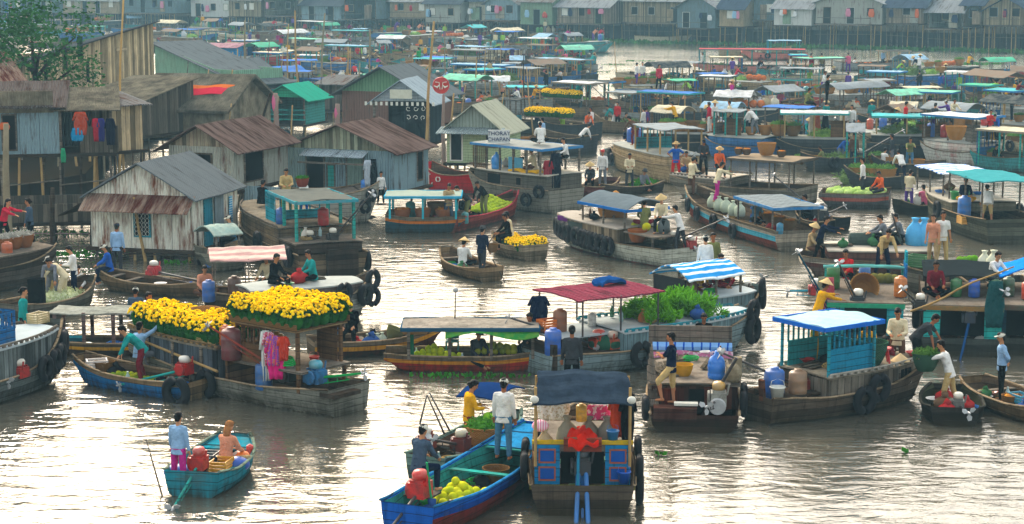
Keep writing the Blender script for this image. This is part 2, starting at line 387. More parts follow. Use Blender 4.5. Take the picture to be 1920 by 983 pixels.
def hat_mesh(pose, kind):
    J = fk(pose); hd = J['head']; q = Matrix.Rotation(math.atan2(J['hu'].x, J['hu'].z), 3, 'Y'); mb = MB(); c = hd+q @ Vector((0, 0, .055))
    if kind == 'conical': mb.lathe([(.215, -.012), (.205, .0), (.11, .075), (.02, .155), (.004, .16)], c, 20, M=q); m = mat('plain', 'cdb27e', 'a98f5e', s=4)
    elif kind == 'straw': mb.lathe([(.19, -.01), (.185, .005), (.10, .02), (.096, .07), (.07, .10), (.004, .105)], c, 18, M=q); m = mat('plain', 'c9a873', '9c7f50', s=4)
    elif kind == 'bucket': mb.lathe([(.145, -.03), (.10, .012), (.092, .075), (.06, .095), (.004, .1)], c, 16, M=q); m = mat('plain', '4b4d4c', '33353a')
    elif kind == 'helmet': mb.ball(c+q @ Vector((-.005, 0, .0)), (.12, .105, .10), 14, M=q); m = mat('plain', 'c02219', '8a1712', rough=.3)
    else:
        mb.ball(c+q @ Vector((-.008, 0, -.008)), (.104, .093, .078), 14, M=q)
        mb.loft([[c+q @ Vector((.06+dx, y, -.01-.12*abs(y)+z)) for y, z in ((-.07, 0), (-.03, .006), (.03, .006), (.07, 0), (.03, -.006), (-.03, -.006))] for dx in (0, .06, .1)])
        m = mat('plain', 'cfcdbd' if kind == 'cap' else '2d3c52', 'a8a698' if kind == 'cap' else '1c2838')
    return mb.mesh(kind+'_hat', [m], True)
HNAME = {'conical': 'conical_hat', 'straw': 'straw_hat', 'bucket': 'bucket_hat', 'helmet': 'helmet', 'cap': 'cap', 'bluecap': 'cap'}
SKINS = ['9c6a4a', '8d5b3e', 'a87652', 'b07f5e']
def person(loc, head, pose, shirt, pants, label, hair='short', hat=None, sl='long', pl='long', size=1.0, group=None, skin=None):
    lod = loc[1] > 92
    me = cached(('body', pose, lod), lambda: body_mesh(pose, lod))
    o = link('person', me, None, loc, R(head)); o.scale = (size,)*3
    o.color = lin(skin or random.choice(SKINS))+(1,)
    tag(o, label, 'person', group)
    s = link('shirt', cached(('sh', pose, sl, lod), lambda: shirt_mesh(pose, sl, lod)), o); s.color = lin(shirt)+(1,)
    p = link('trousers', cached(('pa', pose, pl, lod), lambda: pants_mesh(pose, pl, lod)), o); p.color = lin(pants)+(1,)
    link('hair', cached(('hair', pose, hair), lambda: hair_mesh(pose, hair)), o)
    if hat: link(HNAME[hat], cached(('hat', pose, hat), lambda: hat_mesh(pose, hat)), o)
    return o
# ------------------------------------------------------------------ boats
class Boat: pass
BOATS = []
def sm(t): t = max(0, min(1, t)); return t*t*(3-2*t)
def boat(short, S, Bw, beam, H=.45, up='7a6a55', st='', lo='4a3b30', inner='5b4c3c', br=.35, sr=.12, sw=.7, bw=.12, draft=.35, deck=.12, upm=None, zS=0, rim='8a7a62', ext=0.0, cat='boat', group='boats of the floating market', name='wooden_boat', strz=.12, label=None):
    label = label or short[4:]+' in the floating market'
    a, c = at(*S, zS), at(*Bw, zS); a.z = c.z = 0
    d = c-a; L = d.length*(1+ext); mid = (a+c)/2
    b = Boat(); b.L = L; b.B = beam; b.H = H; b.th = math.atan2(d.y, d.x); b.mid = mid; b.label = label; b.side = d.normalized()
    b.short = short
    b.root = empty(name, (mid.x, mid.y, 0), b.th, label, cat, group)
    cs, sn = math.cos(b.th), math.sin(b.th)
    b.W = lambda u, v, z: Vector((mid.x+u*L*cs-v*sn, mid.y+u*L*sn+v*cs, z))
    def wf(u):
        t = u+.5; k = 1
        if t < .3: k = sw+(1-sw)*sm(t/.3)
        if t > .5: k = bw+(1-bw)*(1-((t-.5)/.5)**2.3)
        return max(k, .02)*beam/2
    def zf(u):
        t = u+.5
        return H+br*(max(0, t-.45)/.55)**2.2+sr*(max(0, .35-t)/.35)**1.6
    b.wf, b.zf, b.deck = wf, zf, deck; BOATS.append(b)
    def px(px_, v=0.0, z=0.5):
        lo_, hi_ = -.7, .7; s0 = proj(b.W(-.5, v, z))[0] < proj(b.W(.5, v, z))[0]
        for _ in range(30):
            m_ = (lo_+hi_)/2; x = proj(b.W(m_, v, z))[0]
            if (x < px_) == s0: lo_ = m_
            else: hi_ = m_
        return (lo_+hi_)/2
    b.upx = px
    b.P = lambda px_, v, z: b.W(max(-.5, min(.5, px(px_, v, z))), v, z)
    # hull: closed loft, slots upper / stripe / bottom / inner
    n = 22; rings = []
    def ring(u):
        w_, z_ = wf(u), zf(u); t = u+.5
        kz = -draft+(z_+draft)*.75*sm((t-.72)/.28)**1.3+(draft*.55)*sm((.2-t)/.2)
        x = u*L; zs = z_-strz*1.3 if True else z_; zw = max(kz+.03, min(.05, zs-.03)); zb = z_-strz*2.6
        o = [(w_, z_), (w_*.985, z_-strz), (w_*.96, z_-2*strz if z_-2*strz > zw else (z_-strz+zw)/2), (w_*.86, zw), (w_*.30, kz)]
        th = min(.045, w_*.3); fz = min(deck, z_-.08); fz = max(fz, kz+.04)
        i = [(max(w_*.86-th, .004), fz), (w_-th, z_-.02), (w_-th, z_)]
        R_ = [(x, y, z) for y, z in o]; L_ = [(x, -y, z) for y, z in reversed(o)]
        return R_+L_+[(x, -i[2][0], i[2][1]), (x, -i[1][0], i[1][1]), (x, -i[0][0], i[0][1]), (x, i[0][0], i[0][1]), (x, i[1][0], i[1][1]), (x, i[2][0], i[2][1])]
    us = [-.5+i/n for i in range(n+1)]; rg = [ring(u) for u in us]; k = len(rg[0])
    mb = MB(); mb.v = [v for r in rg for v in r]
    slot = [0, 1 if st else 0, 0 if not st else 2, 2, 2, 2, 0 if not st else 2, 1 if st else 0, 0, 0, 3, 3, 3, 3, 3, 0]
    if st: slot[0] = 0
    for i in range(n):
        for j in range(k):
            mb.f.append((i*k+j, (i+1)*k+j, (i+1)*k+(j+1) % k, i*k+(j+1) % k)); mb.m.append(slot[j])
    # end caps of the rim shell: planking of transom and stem
    mb.f.append(tuple(range(10))); mb.m.append(0); mb.f.append(tuple(n*k+j for j in range(9, -1, -1))); mb.m.append(0)
    q = rg[0]; x0 = q[0][0]
    U = upm or mat('wood', up, None, amt=.5)
    mats = [U, mat('paint', st, '4d463c', amt=.35) if st else U, mat('paint', lo, '3a342c', amt=.5), mat('wood', inner)]
    b.hull = mb.build('hull', mats, b.root)
    for s in (1, -1):      # gunwale rails
        g = MB(); g.path([(u*L, s*(wf(u)+.012), zf(u)+.02) for u in us], [(.035, .025)]*len(us), 6); g.build('gunwale', mat('wood', rim), b.root)
    # inner floor boards and transoms
    fl = MB()
    for u0, u1, zz in ((-.47, .40, deck),):
        uu = [u0+(u1-u0)*i/8 for i in range(9)]
        for i in range(8):
            a0, a1 = uu[i], uu[i+1]; w0, w1 = wf(a0)*.86, wf(a1)*.86; zz_ = zz+.02
            fl.add([(a0*L, -w0, zz_), (a1*L-.01, -w1, zz_), (a1*L-.01, w1, zz_), (a0*L, w0, zz_), (a0*L, -w0, zz_-.03), (a1*L-.01, -w1, zz_-.03), (a1*L-.01, w1, zz_-.03), (a0*L, w0, zz_-.03)],
                   [(0, 1, 2, 3), (7, 6, 5, 4), (0, 4, 5, 1), (1, 5, 6, 2), (2, 6, 7, 3), (3, 7, 4, 0)])
    fl.build('floorboards', mat('wood', inner, s=.8), b.root)
    return b
def thwarts(b, us, m=None):
    for u in us: MB().box((u*b.L, 0, b.zf(u)-.07), (.16, b.wf(u)*1.9, .03)).build('thwart', m or GREYW, b.root)
def foredeck(b, u0, u1, m=None):
    mb = MB(); mb.sheet(lambda a, c: ((u0+(u1-u0)*a)*b.L, (2*c-1)*(b.wf(u0+(u1-u0)*a)-.03), b.zf(u0+(u1-u0)*a)-.03), 5, 2, .03); mb.build('foredeck', m or GREYW, b.root)
def sides(b, u0, u1, z1, m, roofm, inset=.06, wins=(), over=.07, roof=True, ends=(True, True), wm=None, rail=None, camber=.05):
    """raised plank sides with a flat deck on top"""
    n = 8; L = b.L
    if roof: b.top = (u0, u1, z1)
    for s in (1, -1):
        mb = MB()
        for i in range(n):
            a0, a1 = u0+(u1-u0)*i/n, u0+(u1-u0)*(i+1)/n
            y0, y1 = s*(b.wf(a0)-inset), s*(b.wf(a1)-inset); t = -s*.04
            zb0, zb1 = b.zf(a0)-.02, b.zf(a1)-.02
            v = [(a0*L, y0, zb0), (a1*L, y1, zb1), (a1*L, y1, z1), (a0*L, y0, z1), (a0*L, y0+t, zb0), (a1*L, y1+t, zb1), (a1*L, y1+t, z1), (a0*L, y0+t, z1)]
            mb.add(v, [(0, 1, 2, 3), (7, 6, 5, 4), (3, 2, 6, 7), (0, 4, 5, 1)]+([(0, 3, 7, 4)] if i == 0 else [])+([(1, 5, 6, 2)] if i == n-1 else []))
        p = mb.build('side_panel', m, b.root)
        for (wu, wz, ww, wh, sty) in wins:
            y = s*(b.wf(wu)-inset+.012); dy = b.wf(wu+.02)-b.wf(wu-.02); rz = math.atan2(s*dy, .04*L)
            f = MB(); f.box((wu*L, y, wz), (ww+.08, .03, wh+.08), 0, rz)
            wf_ = f.build('window_frame', wm or GREYW, b.root)
            g = MB(); k = 3 if sty == 3 else 1
            for q in range(k):
                ox = (q-(k-1)/2)*ww/k; g.box((wu*L+ox*math.cos(rz), y+s*.016+ox*math.sin(rz), wz), (ww/k-.03, .012, wh-.04), 0, rz)
            g.build('filled_opening', DARK, wf_)  # near-black panes on a solid frame, painting the dark inside
    for e, u in zip(ends, (u0, u1)):
        if e: MB().box((u*L, 0, (b.zf(u)+z1)/2-.01), (.04, 2*(b.wf(u)-inset)-.09, z1-b.zf(u))).build('end_panel', m, b.root)
    if roof:
        mb = MB(); o2 = over/L*1.0
        mb.sheet(lambda a, c: ((u0-o2+(u1-u0+2*o2)*a)*L, (2*c-1)*(b.wf(max(-.5, min(.5, u0+(u1-u0)*a)))-inset+over), z1+.045+camber*(1-(2*c-1)**2)), 10, 6, .045)
        mb.build('deck', roofm, b.root)
    if rail:
        for s in (1, -1):
            g = MB(); k = max(6, int((u1-u0)*L/.22))
            for i in range(k+1):
                a = u0+(u1-u0)*i/k; g.box((a*L, s*(b.wf(a)-inset+over-.03), z1+.08), (.1, .04, .05))
            g.path([((u0+(u1-u0)*i/8)*L, s*(b.wf(u0+(u1-u0)*i/8)-inset+over-.03), z1+.12) for i in range(9)], .025, 6); g.build('toe_rail', rail, b.root)
def canopy(b, u0, u1, z, wd, m, kind='flat', pm=None, npost=3, zb=None, edge=None, tilt=0, th=.04, v0=0, name='canopy', pr=.028, sag=0.0, z2=None):
    L = b.L; zt = lambda a: z+tilt*(a-.5)
    def fn(a, c):
        y = (2*c-1)*wd/2; k = 0
        if kind == 'arch': k = .32*wd*math.cos((2*c-1)*math.pi/2)*.6
        elif kind == 'gable': k = .18*wd*(1-abs(2*c-1))
        else: k = .05*(1-(2*c-1)**2)
        k += .022*math.sin(a*9+u0*40)*math.sin(c*7+z*9)+.012*math.sin(a*21+c*13)
        return ((u0+(u1-u0)*a)*L, v0+y, zt(a)+k)
    r = MB().sheet(fn, 10, 10, th).build(name, m, b.root)
    if edge:
        e = MB(); x0, x1 = u0*L-.02, u1*L+.02; hw = wd/2+.02
        e.box(((x0+x1)/2, v0-hw, z-.035), (x1-x0, .035, .1)); e.box(((x0+x1)/2, v0+hw, z-.035), (x1-x0, .035, .1))
        e.box((x0, v0, z-.035), (.035, 2*hw-.04, .1)); e.box((x1, v0, z-.035), (.035, 2*hw-.04, .1)); e.build('fascia', edge, b.root)
    for s in (1, -1):
        for i in range(npost):
            a = (i+.15)/(npost-.7) if npost > 1 else .5; u = u0+(u1-u0)*min(a, .95)
            y = v0+s*(wd/2-.07); z0 = zb if zb is not None else b.zf(u)
            MB().box((u*L, y, (z0+zt(a))/2), (pr*2, pr*2, zt(a)-z0+.02)).build('post', pm or GREYW, b.root)
    return r
def slats(b, u0, u1, v0, v1, z0, z1, m, frac=.5, n=None):
    """panel: solid boards below, balusters above, between two points of the boat"""
    L = b.L; a = Vector((u0*L, v0, 0)); c = Vector((u1*L, v1, 0)); d = c-a; ln = d.length; rz = math.atan2(d.y, d.x); mid = (a+c)/2
    zm = z0+(z1-z0)*frac; mb = MB(); mb.box((mid.x, mid.y, (z0+zm)/2), (ln, .03, zm-z0), 0, rz)
    mb.box((mid.x, mid.y, z1-.03), (ln, .045, .06), 0, rz); mb.box((mid.x, mid.y, zm+.02), (ln+.02, .05, .04), 0, rz)
    n = n or max(3, int(ln/.16))
    for i in range(n+1):
        p = a+d*(i/n); mb.box((p.x, p.y, (zm+z1)/2), (.045, .028, z1-zm-.06), 0, rz)
    return mb.build('slatted_panel', m, b.root)
def engine(b, u, v, z, dirv, ln, colr='b3261d', shaft=None, tank='d8d4c4', scale=1.0):
    """long-tail motor: block, flywheel, tank, exhaust, shaft with propeller; dirv in boat axes"""
    L = b.L; o = Vector((u*L, v, z)); s = scale; d = Vector(dirv).normalized(); sh = shaft or IRON
    e = MB(); e.box(o+Vector((0, 0, .12*s)), (.36*s, .30*s, .26*s)); e.lathe([(.13*s, -.03), (.15*s, -.02), (.15*s, .02), (.13*s, .03)], o+Vector((0, .19*s, .12*s)), 14, M=Matrix.Rotation(math.pi/2, 3, 'X'))
    e.box(o+Vector((.22*s, 0, .05*s)), (.12*s, .2*s, .16*s)); e.tube(o+Vector((-.1, -.16*s, .2*s)), o+Vector((-.1, -.2*s, .42*s)), .022, n=8)
    for i in range(5): e.box(o+Vector((-.14*s+i*.07*s, 0, .27*s)), (.02, .24*s, .05*s))
    en = e.build('engine', mat('plain', colr, '2c2420', s=2, rough=.45, amt=.8), b.root)
    MB().lathe([(.05*s, 0), (.12*s, .01), (.13*s, .1*s), (.1*s, .15*s), (.03, .17*s)], o+Vector((0, 0, .29*s)), 12, sx=1.2).build('fuel_tank', mat('plain', tank, '9a9484', rough=.4), en, True)
    tip = o+d*ln; p = MB(); p.tube(o+Vector((0, 0, .1)), tip, .034, .026, 8); p.tube(o+Vector((0, 0, -.06)), o+d*ln*.7+Vector((0, 0, -.09)), .014, n=6)
    for k in (.25, .45, .65): p.tube(o+d*ln*k, o+d*ln*k+Vector((0, 0, -.1)), .012, n=6)
    shf = p.build('drive_shaft', sh, b.root)
    a = d.cross(Vector((0, 0, 1))).normalized(); c = a.cross(d).normalized(); q = MB(); q.tube(tip-d*.05, tip+d*.09, .04, .02, 8)
    for i in range(3):
        an = i*2.09+.5; w_ = a*math.cos(an)+c*math.sin(an); x_ = d.cross(w_)
        pts = [tip+w_*.02, tip+w_*.09+x_*.07+d*.02, tip+w_*.17+x_*.05+d*.03, tip+w_*.19-x_*.02, tip+w_*.1-x_*.05-d*.02]
        q.add(pts+[p_+d*.012 for p_ in pts], [(0, 1, 2, 3, 4), (9, 8, 7, 6, 5)]+[(i_, i_+5, (i_+1) % 5+5, (i_+1) % 5) for i_ in range(5)])
    q.build('propeller', STEEL, shf)
TYR = MB().path([(.2*math.cos(2*math.pi*i/24), 0, .2*math.sin(2*math.pi*i/24)) for i in range(24)], (.075, .085), 10, closed=True).mesh('tyre', RUB, True)
def tyre(b, u, s, z, sc_=1.0, label=None, lean=0, grp=None, out=.1):
    y = s*(b.wf(u)+out); p = b.W(u, y, z); dy = b.wf(min(.5, u+.03))-b.wf(u-.03)
    o = link('tyre', TYR, None, p, b.th+math.atan2(s*dy, .06*b.L)+lean); o.scale = (sc_,)*3
    tag(o, label or f'black rubber tyre hung as fender on {b.short}', 'tyre', grp or 'tyre fenders hung on the boats'); return o
# ------------------------------------------------------------------ cargo
def thing_mesh(name, mb_or_me, mats, loc, label, cat, group=None, rz=0, smooth=False, scale=1, key=None, colr=None):
    me = cached(key, lambda: mb_or_me().mesh(name, mats, smooth)) if key else mb_or_me().mesh(name, mats, smooth)
    o = link(name, me, None, loc, rz); o.scale = (scale,)*3
    if colr: o.color = lin(colr)+(1,)
    return tag(o, label, cat, group)
WEAVE = mat('weave', 'b98a4e', '8a6234'); GWEAVE = mat('weave', '3f6650', '2f4a3c'); DWEAVE = mat('weave', '8c6a3e', '5b452c')
def basket_mb(): return MB().lathe([(.20, 0), (.27, .12), (.33, .3), (.345, .42), (.355, .43), (.36, .46), (.335, .46), (.32, .42), (.25, .12), (.19, .05)], n=24)
def basket(loc, label, s=1.0, m=None, fill=None, group=None):
    o = thing_mesh('basket', basket_mb, [m or WEAVE], loc, label, 'basket', group, scale=s, key=('basket', id(m)))
    if fill:
        f = link('basket_contents', cached(('fill', fill[0]), lambda: leaf_heap(.33, .33, .14, 260, mat('leaf', *fill), .11) if fill[0] != 'd9a441' else leaf_heap(.3, .3, .1, 100, mat('leaf', *fill), .08)), o); f.location = (0, 0, .42)
    return o
def drum_mb(r=.26, h=.8): return MB().lathe([(r*.9, 0), (r, .03), (r, h*.3), (r*1.03, h*.33), (r, h*.36), (r, h*.64), (r*1.03, h*.67), (r, h*.7), (r*.99, h*.92), (r*.8, h*.98), (r*.45, h), (r*.43, h+.05), (.01, h+.05)], n=20)
def drum(loc, label, c='1f62b0', s=1.0, group=None, cat='drum', key='drum'):
    return thing_mesh('plastic_drum', drum_mb, [mat('plain', c, '5a5448', s=1.6, rough=.45, amt=.55)], loc, label, cat, group, smooth=True, scale=s, key=('drum', c))
def jug_mb(): return MB().lathe([(.13, 0), (.15, .02), (.155, .1), (.145, .12), (.155, .14), (.155, .26), (.145, .28), (.15, .3), (.12, .38), (.04, .44), (.035, .5), (.01, .5)], n=18)
def jug(loc, label, c='2f77c8', s=1.0): return thing_mesh('water_jug', jug_mb, [mat('plain', c, None, rough=.15, amt=.2)], loc, label, 'water jug', smooth=True, scale=s, key=('jug', c))
def pail_mb(): return MB().lathe([(.11, 0), (.15, .26), (.165, .265), (.165, .29), (.145, .29), (.10, .03)], n=18).path([(-.15, 0, .28), (-.12, .0, .4), (0, 0, .45), (.12, 0, .4), (.15, 0, .28)], .006, 5)
def pail(loc, label, c, s=1.0, cat='pail'): return thing_mesh('pail', pail_mb, [mat('plain', c, None, rough=.35, amt=.15)], loc, label, cat, smooth=True, scale=s, key=('pail', c))
def crate_mb():
    m = MB(); m.box((0, 0, .02), (.5, .34, .03))
    for z in (.07, .14, .21, .28):
        for s in (1, -1): m.box((0, s*.17, z), (.52, .02, .05)); m.box((s*.25, 0, z), (.02, .32, .05))
    for a in (1, -1):
        for c in (1, -1): m.box((a*.26, c*.18, .155), (.03, .03, .3))
    return m
def crate(loc, label, c, rz=0, s=1.0): return thing_mesh('crate', crate_mb, [mat('plain', c, None, rough=.5, amt=.3)], loc, label, 'crate', rz=rz, scale=s, key=('crate', c))
def sack_me(c, seed=0):
    rnd = random.Random(seed); m = MB(); m.loft(rings_ell([Vector((0, 0, z)) for z in (0, .05, .25, .45, .58, .64, .72)], [(.17, .2), (.23, .27), (.25, .29), (.22, .25), (.1, .12), (.05, .06), (.11, .12)], SIDE, 14))
    m.v = [(x+rnd.uniform(-.015, .015), y+rnd.uniform(-.015, .015), z) for x, y, z in m.v]; return m.mesh('sack', [mat('plain', c, None, s=2)], True)
def sack(loc, label, c, s=1.0, rz=0, group=None):
    o = link('sack', cached(('sack', c), lambda: sack_me(c)), None, loc, rz); o.scale = (s,)*3; return tag(o, label, 'sack', group)
def leaf_heap(rx, ry, rz_, n, m, ls=.12, core=True, asp=.35, seed=3, mound=.85):
    rnd = random.Random(seed+n); mb = MB()
    if core: mb.ball((0, 0, 0), (rx*mound, ry*mound, rz_*mound), 12)
    for i in range(n):
        a = rnd.uniform(0, 2*math.pi); cz = rnd.uniform(-.05, 1); r = math.sqrt(max(0, 1-cz*cz)); k = rnd.uniform(.78, 1.06)
        p = Vector((rx*r*math.cos(a)*k, ry*r*math.sin(a)*k, rz_*cz*k))
        d = Vector((rnd.gauss(0, 1), rnd.gauss(0, 1), rnd.gauss(.3, .7))).normalized(); sdv = d.cross(Vector((rnd.gauss(0, 1), rnd.gauss(0, 1), rnd.gauss(0, 1)))).normalized()
        l = ls*rnd.uniform(.6, 1.3); w_ = l*asp; up = d.cross(sdv)*l*.15
        mb.add([p, p+d*l*.5+sdv*w_*.5+up, p+d*l, p+d*l*.5-sdv*w_*.5+up], [(0, 1, 2, 3)])
    return mb.mesh('leaves', [m])
GREENL = mat('leaf', '3f8a1e', '1f5212'); PALEG = mat('leaf', '9fc060', '567d33'); DKG = mat('leaf', '2d6a2c', '16401c'); GREYG = mat('leaf', '6f8a4e', '41562f')
def fruit_me(c1, c2, r, name):
    m = MB().ball((0, 0, 0), (r, r, r*.93), 12); m.tube((0, 0, r*.85), (0, 0, r*1.05), .008, n=5); return m.mesh(name, [mat('fruit', c1, c2)], True)
def fruits(pts, name, cat, label, group, c1, c2, r):
    me = cached((name, c1, r), lambda: fruit_me(c1, c2, r, name))
    for p in pts:
        o = link(name, me, None, p, random.uniform(0, 6)); o.scale = (random.uniform(.82, 1.15),)*3; o.rotation_euler.x = random.uniform(-.5, .5); tag(o, label, cat, group)
def heap_pts(b, u0, u1, wfr, z0, hgt, r, vs=0.0, layers=3):
    """hexagonal pile of balls in a boat"""
    pts = []; L = b.L
    for k in range(layers):
        f = 1-k/(layers+.3); uc = (u0+u1)/2; hu = (u1-u0)/2*L*f; x = -hu
        while x <= hu:
            u = uc+x/L; w_ = (b.wf(u)*wfr)*f; y = -w_
            while y <= w_:
                q = 1-(x/(hu+.01))**2*.5-(y/(w_+.01))**2*.3
                pts.append(b.W(u+random.uniform(-.2, .2)*r/L, vs+y+random.uniform(-.2, .2)*r, z0+r+k*r*1.5*max(q, .3)+random.uniform(0, .3)*r)); y += 2*r
            x += 1.9*r
    return pts
# chrysanthemum pot
YEL = mat('leaf', 'fbdc14', 'e8ac06', s=4); ORG = mat('leaf', 'd9820a', 'a85505')
def mum(kind=0, var=0):
    rnd = random.Random(var); t = MB().lathe([(.10, 0), (.15, .17), (.165, .18), (.165, .2), (.13, .2), (.1, .03)], n=14)
    pot = t.mesh('pot', [DWEAVE]); fol = leaf_heap(.23, .23, .33, 260, DKG, .11, seed=var)
    b_ = MB()
    for i in range(95):
        a = rnd.uniform(0, 6.28); cz = rnd.uniform(.12, 1)**.55; r = math.sqrt(max(0, 1-cz*cz)); k = rnd.uniform(.98, 1.2); p = Vector((.27*r*math.cos(a)*k, .27*r*math.sin(a)*k, .34*cz*k))
        q = p.normalized().to_track_quat('Z', 'Y').to_matrix(); s = rnd.uniform(.030, .046); b_.ball(p, (s, s, s*.6), 7, M=q)
    return pot, fol, b_.mesh('blossoms', [YEL])
def mum_pot(loc, label, group, var=0, s=1.0, pot_vis=True):
    pot, fol, bl = cached(('mum', var), lambda: mum(0, var))
    o = link('flower_pot', pot, None, loc, random.uniform(0, 6)); o.scale = (s, s, s*random.uniform(.9, 1.12)); tag(o, label, 'potted flowers', group)
    f = link('foliage', fol, o); f.location = (0, 0, .22); g = link('blossoms', bl, o); g.location = (0, 0, .22); return o
def pole(p0, p1, r, label, name='bamboo_pole', cat='pole', m=None, bend=.0, group='poles standing in the river'):
    p0, p1 = Vector(p0), Vector(p1); k = 6; d = p1-p0; pts = [d*(i/k)+Vector((bend*math.sin(i*1.3), bend*.5*math.cos(i*1.7), 0))*d.length for i in range(k+1)]
    o = MB().path(pts, [r*(1-.4*i/k) for i in range(k+1)], 8).build(name, m or BAMB, None, True); o.location = p0; return tag(o, label, cat, group)
def cloth_hang(loc, wd, ht, label, c=None, m=None, rz=0, cat='clothes', name='hanging_garment', group=None, shirt=True):
    mb = MB()
    def fn(a, c_): return None
    pts = []; n = 10
    rows = 8; v = []
    for s in (.012, -.012):
        for j in range(rows+1):
            zz = -ht*j/rows; ww = wd*(1 if j > 1 else .75+.12*j)*(1-.1*math.sin(j))
            for i in range(n+1): x = (i/n-.5)*ww; v.append((x, s+.03*math.sin(i*1.9+j*.3)*(.3+j/rows), zz))
    W_ = n+1; K = (rows+1)*W_; f = []
    for j in range(rows):
        for i in range(n):
            a = j*W_+i; f.append((a, a+1, a+W_+1, a+W_)); f.append((K+a+W_, K+a+W_+1, K+a+1, K+a))
    ed = [i for i in range(W_)]+[j*W_+n for j in range(1, rows+1)]+[rows*W_+i for i in range(n-1, -1, -1)]+[j*W_ for j in range(rows-1, 0, -1)]
    for a, b_ in zip(ed, ed[1:]+ed[:1]): f.append((a, a+K, b_+K, b_))
    mb.v, mb.f, mb.m = v, f, [0]*len(f)
    if shirt:
        for s in (1, -1): mb.tube((s*wd*.34, 0, -.03), (s*wd*.62, 0, -ht*.38), .045, .04, 8)
    o = mb.build(name, m or CLOTH, None, True); o.location = loc; o.rotation_euler.z = rz
    if c: o.color = lin(c)+(1,)
    return tag(o, label, cat, group)
def text_mesh(s, size, ext, m, parent, loc, rot, name='lettering'):
    cu = bpy.data.curves.new('t', 'FONT'); cu.body = s; cu.size = size; cu.extrude = ext; cu.align_x = 'CENTER'; cu.align_y = 'CENTER'
    o = bpy.data.objects.new('t', cu); col.objects.link(o); dg = bpy.context.evaluated_depsgraph_get(); me = bpy.data.meshes.new_from_object(o.evaluated_get(dg)); bpy.data.objects.remove(o)
    me.materials.clear(); me.materials.append(m); p = link(name, me, parent); p.location = loc; p.rotation_euler = rot; return p
# ------------------------------------------------------------------ water, land, haze
def grid_plane(name, x0, x1, y0, y1, z, m, kind='structure'):
    mb = MB(); mb.add([(x0, y0, z), (x1, y0, z), (x1, y1, z), (x0, y1, z)], [(0, 1, 2, 3)]); o = mb.build(name, m); o['kind'] = kind; return o
def water_mat():
    m = bpy.data.materials.new('river_water'); m.use_nodes = True; nt = m.node_tree; N, L = nt.nodes, nt.links; P = N['Principled BSDF']
    P.inputs['Base Color'].default_value = (.070, .066, .048, 1); P.inputs['Roughness'].default_value = .07; P.inputs['IOR'].default_value = 2.0
    tc = N.new('ShaderNodeTexCoord').outputs['Object']
    def nz(dim, sc_, det, dist=0):
        mp = N.new('ShaderNodeMapping'); mp.inputs['Scale'].default_value = dim; mp.inputs['Rotation'].default_value = (0, 0, .12); L.new(tc, mp.inputs[0])
        n = N.new('ShaderNodeTexNoise'); n.inputs['Scale'].default_value = sc_; n.inputs['Detail'].default_value = det; n.inputs['Distortion'].default_value = dist; L.new(mp.outputs[0], n.inputs[0]); return n.outputs['Fac']
    a, b_, c = nz((.75, 1.5, 1), 1.5, 4, .6), nz((.30, .55, 1), .45, 3), nz((1.2, 1.6, 1), 5.5, 3)
    def mth(op, x, y):
        n = N.new('ShaderNodeMath'); n.operation = op
        for i, v in enumerate((x, y)):
            if isinstance(v, (int, float)): n.inputs[i].default_value = v
            else: L.new(v, n.inputs[i])
        return n.outputs[0]
    pat = nz((.05, .09, 1), .9, 2); pm = N.new('ShaderNodeMapRange'); pm.inputs[1].default_value = .35; pm.inputs[2].default_value = .65; pm.inputs[3].default_value = .35; pm.inputs[4].default_value = 1.0; L.new(pat, pm.inputs[0])
    a = mth('MULTIPLY', a, pm.outputs[0])      # calm and ruffled patches
    h = mth('ADD', mth('ADD', mth('MULTIPLY', a, .75), mth('MULTIPLY', b_, .9)), mth('MULTIPLY', c, .05))
    bp = N.new('ShaderNodeBump'); bp.inputs['Strength'].default_value = 1.0; bp.inputs['Distance'].default_value = .145; L.new(h, bp.inputs['Height']); L.new(bp.outputs[0], P.inputs['Normal'])
    return m
grid_plane('river_water', -900, 900, -40, 2600, 0, water_mat())
MUD = mat('plain', '231d15', '141a10', s=.4)
def bank(name, pts, h, m):       # land slab with a sloped shore
    mb = MB(); n = len(pts); lo_ = [Vector((p[0], p[1], -1)) for p in pts]; c = sum((Vector((p[0], p[1], 0)) for p in pts), Vector())/n
    hi_ = [Vector((p[0], p[1], h)).lerp(Vector((c.x, c.y, h)), .012 if h < 1.9 else .002) for p in pts]
    mb.add(lo_+hi_, [tuple(range(n, 2*n))]+[(i, (i+1) % n, (i+1) % n+n, i+n) for i in range(n)]); o = mb.build(name, m); o['kind'] = 'structure'; return o
FB0, FB1 = at(-700, 30), at(2500, 116)      # waterline of the far bank
fd = (FB1-FB0).normalized(); fn_ = Vector((-fd.y, fd.x, 0))
bank('far_bank_ground', [FB0+fn_*3.5, FB1+fn_*3.5, FB1+fn_*1800, FB0+fn_*1800], 2.0, MUD)  # raised close behind the stilts, its dark face stands for the shade there
bank('left_bank_ground', [at(-500, 398), at(60, 392), at(165, 372), at(215, 300), at(300, 262), at(180, 205), at(-700, 190)], 1.1, MUD)  # dark raised ground, gives the shade under the left huts by colour
hz = bpy.data.materials.new('haze_air'); hz.use_nodes = True; hn = hz.node_tree; hn.nodes.remove(hn.nodes['Principled BSDF'])
pv = hn.nodes.new('ShaderNodeVolumePrincipled'); pv.inputs['Color'].default_value = (.42, .80, 1.0, 1); pv.inputs['Density'].default_value = .00050; pv.inputs['Anisotropy'].default_value = 0
hn.links.new(pv.outputs[0], hn.nodes['Material Output'].inputs['Volume'])
hb = MB().box((0, 1350, 10), (2400, 2900, 24)).build('haze', hz); hb['kind'] = 'stuff'; hb.display_type = 'WIRE'
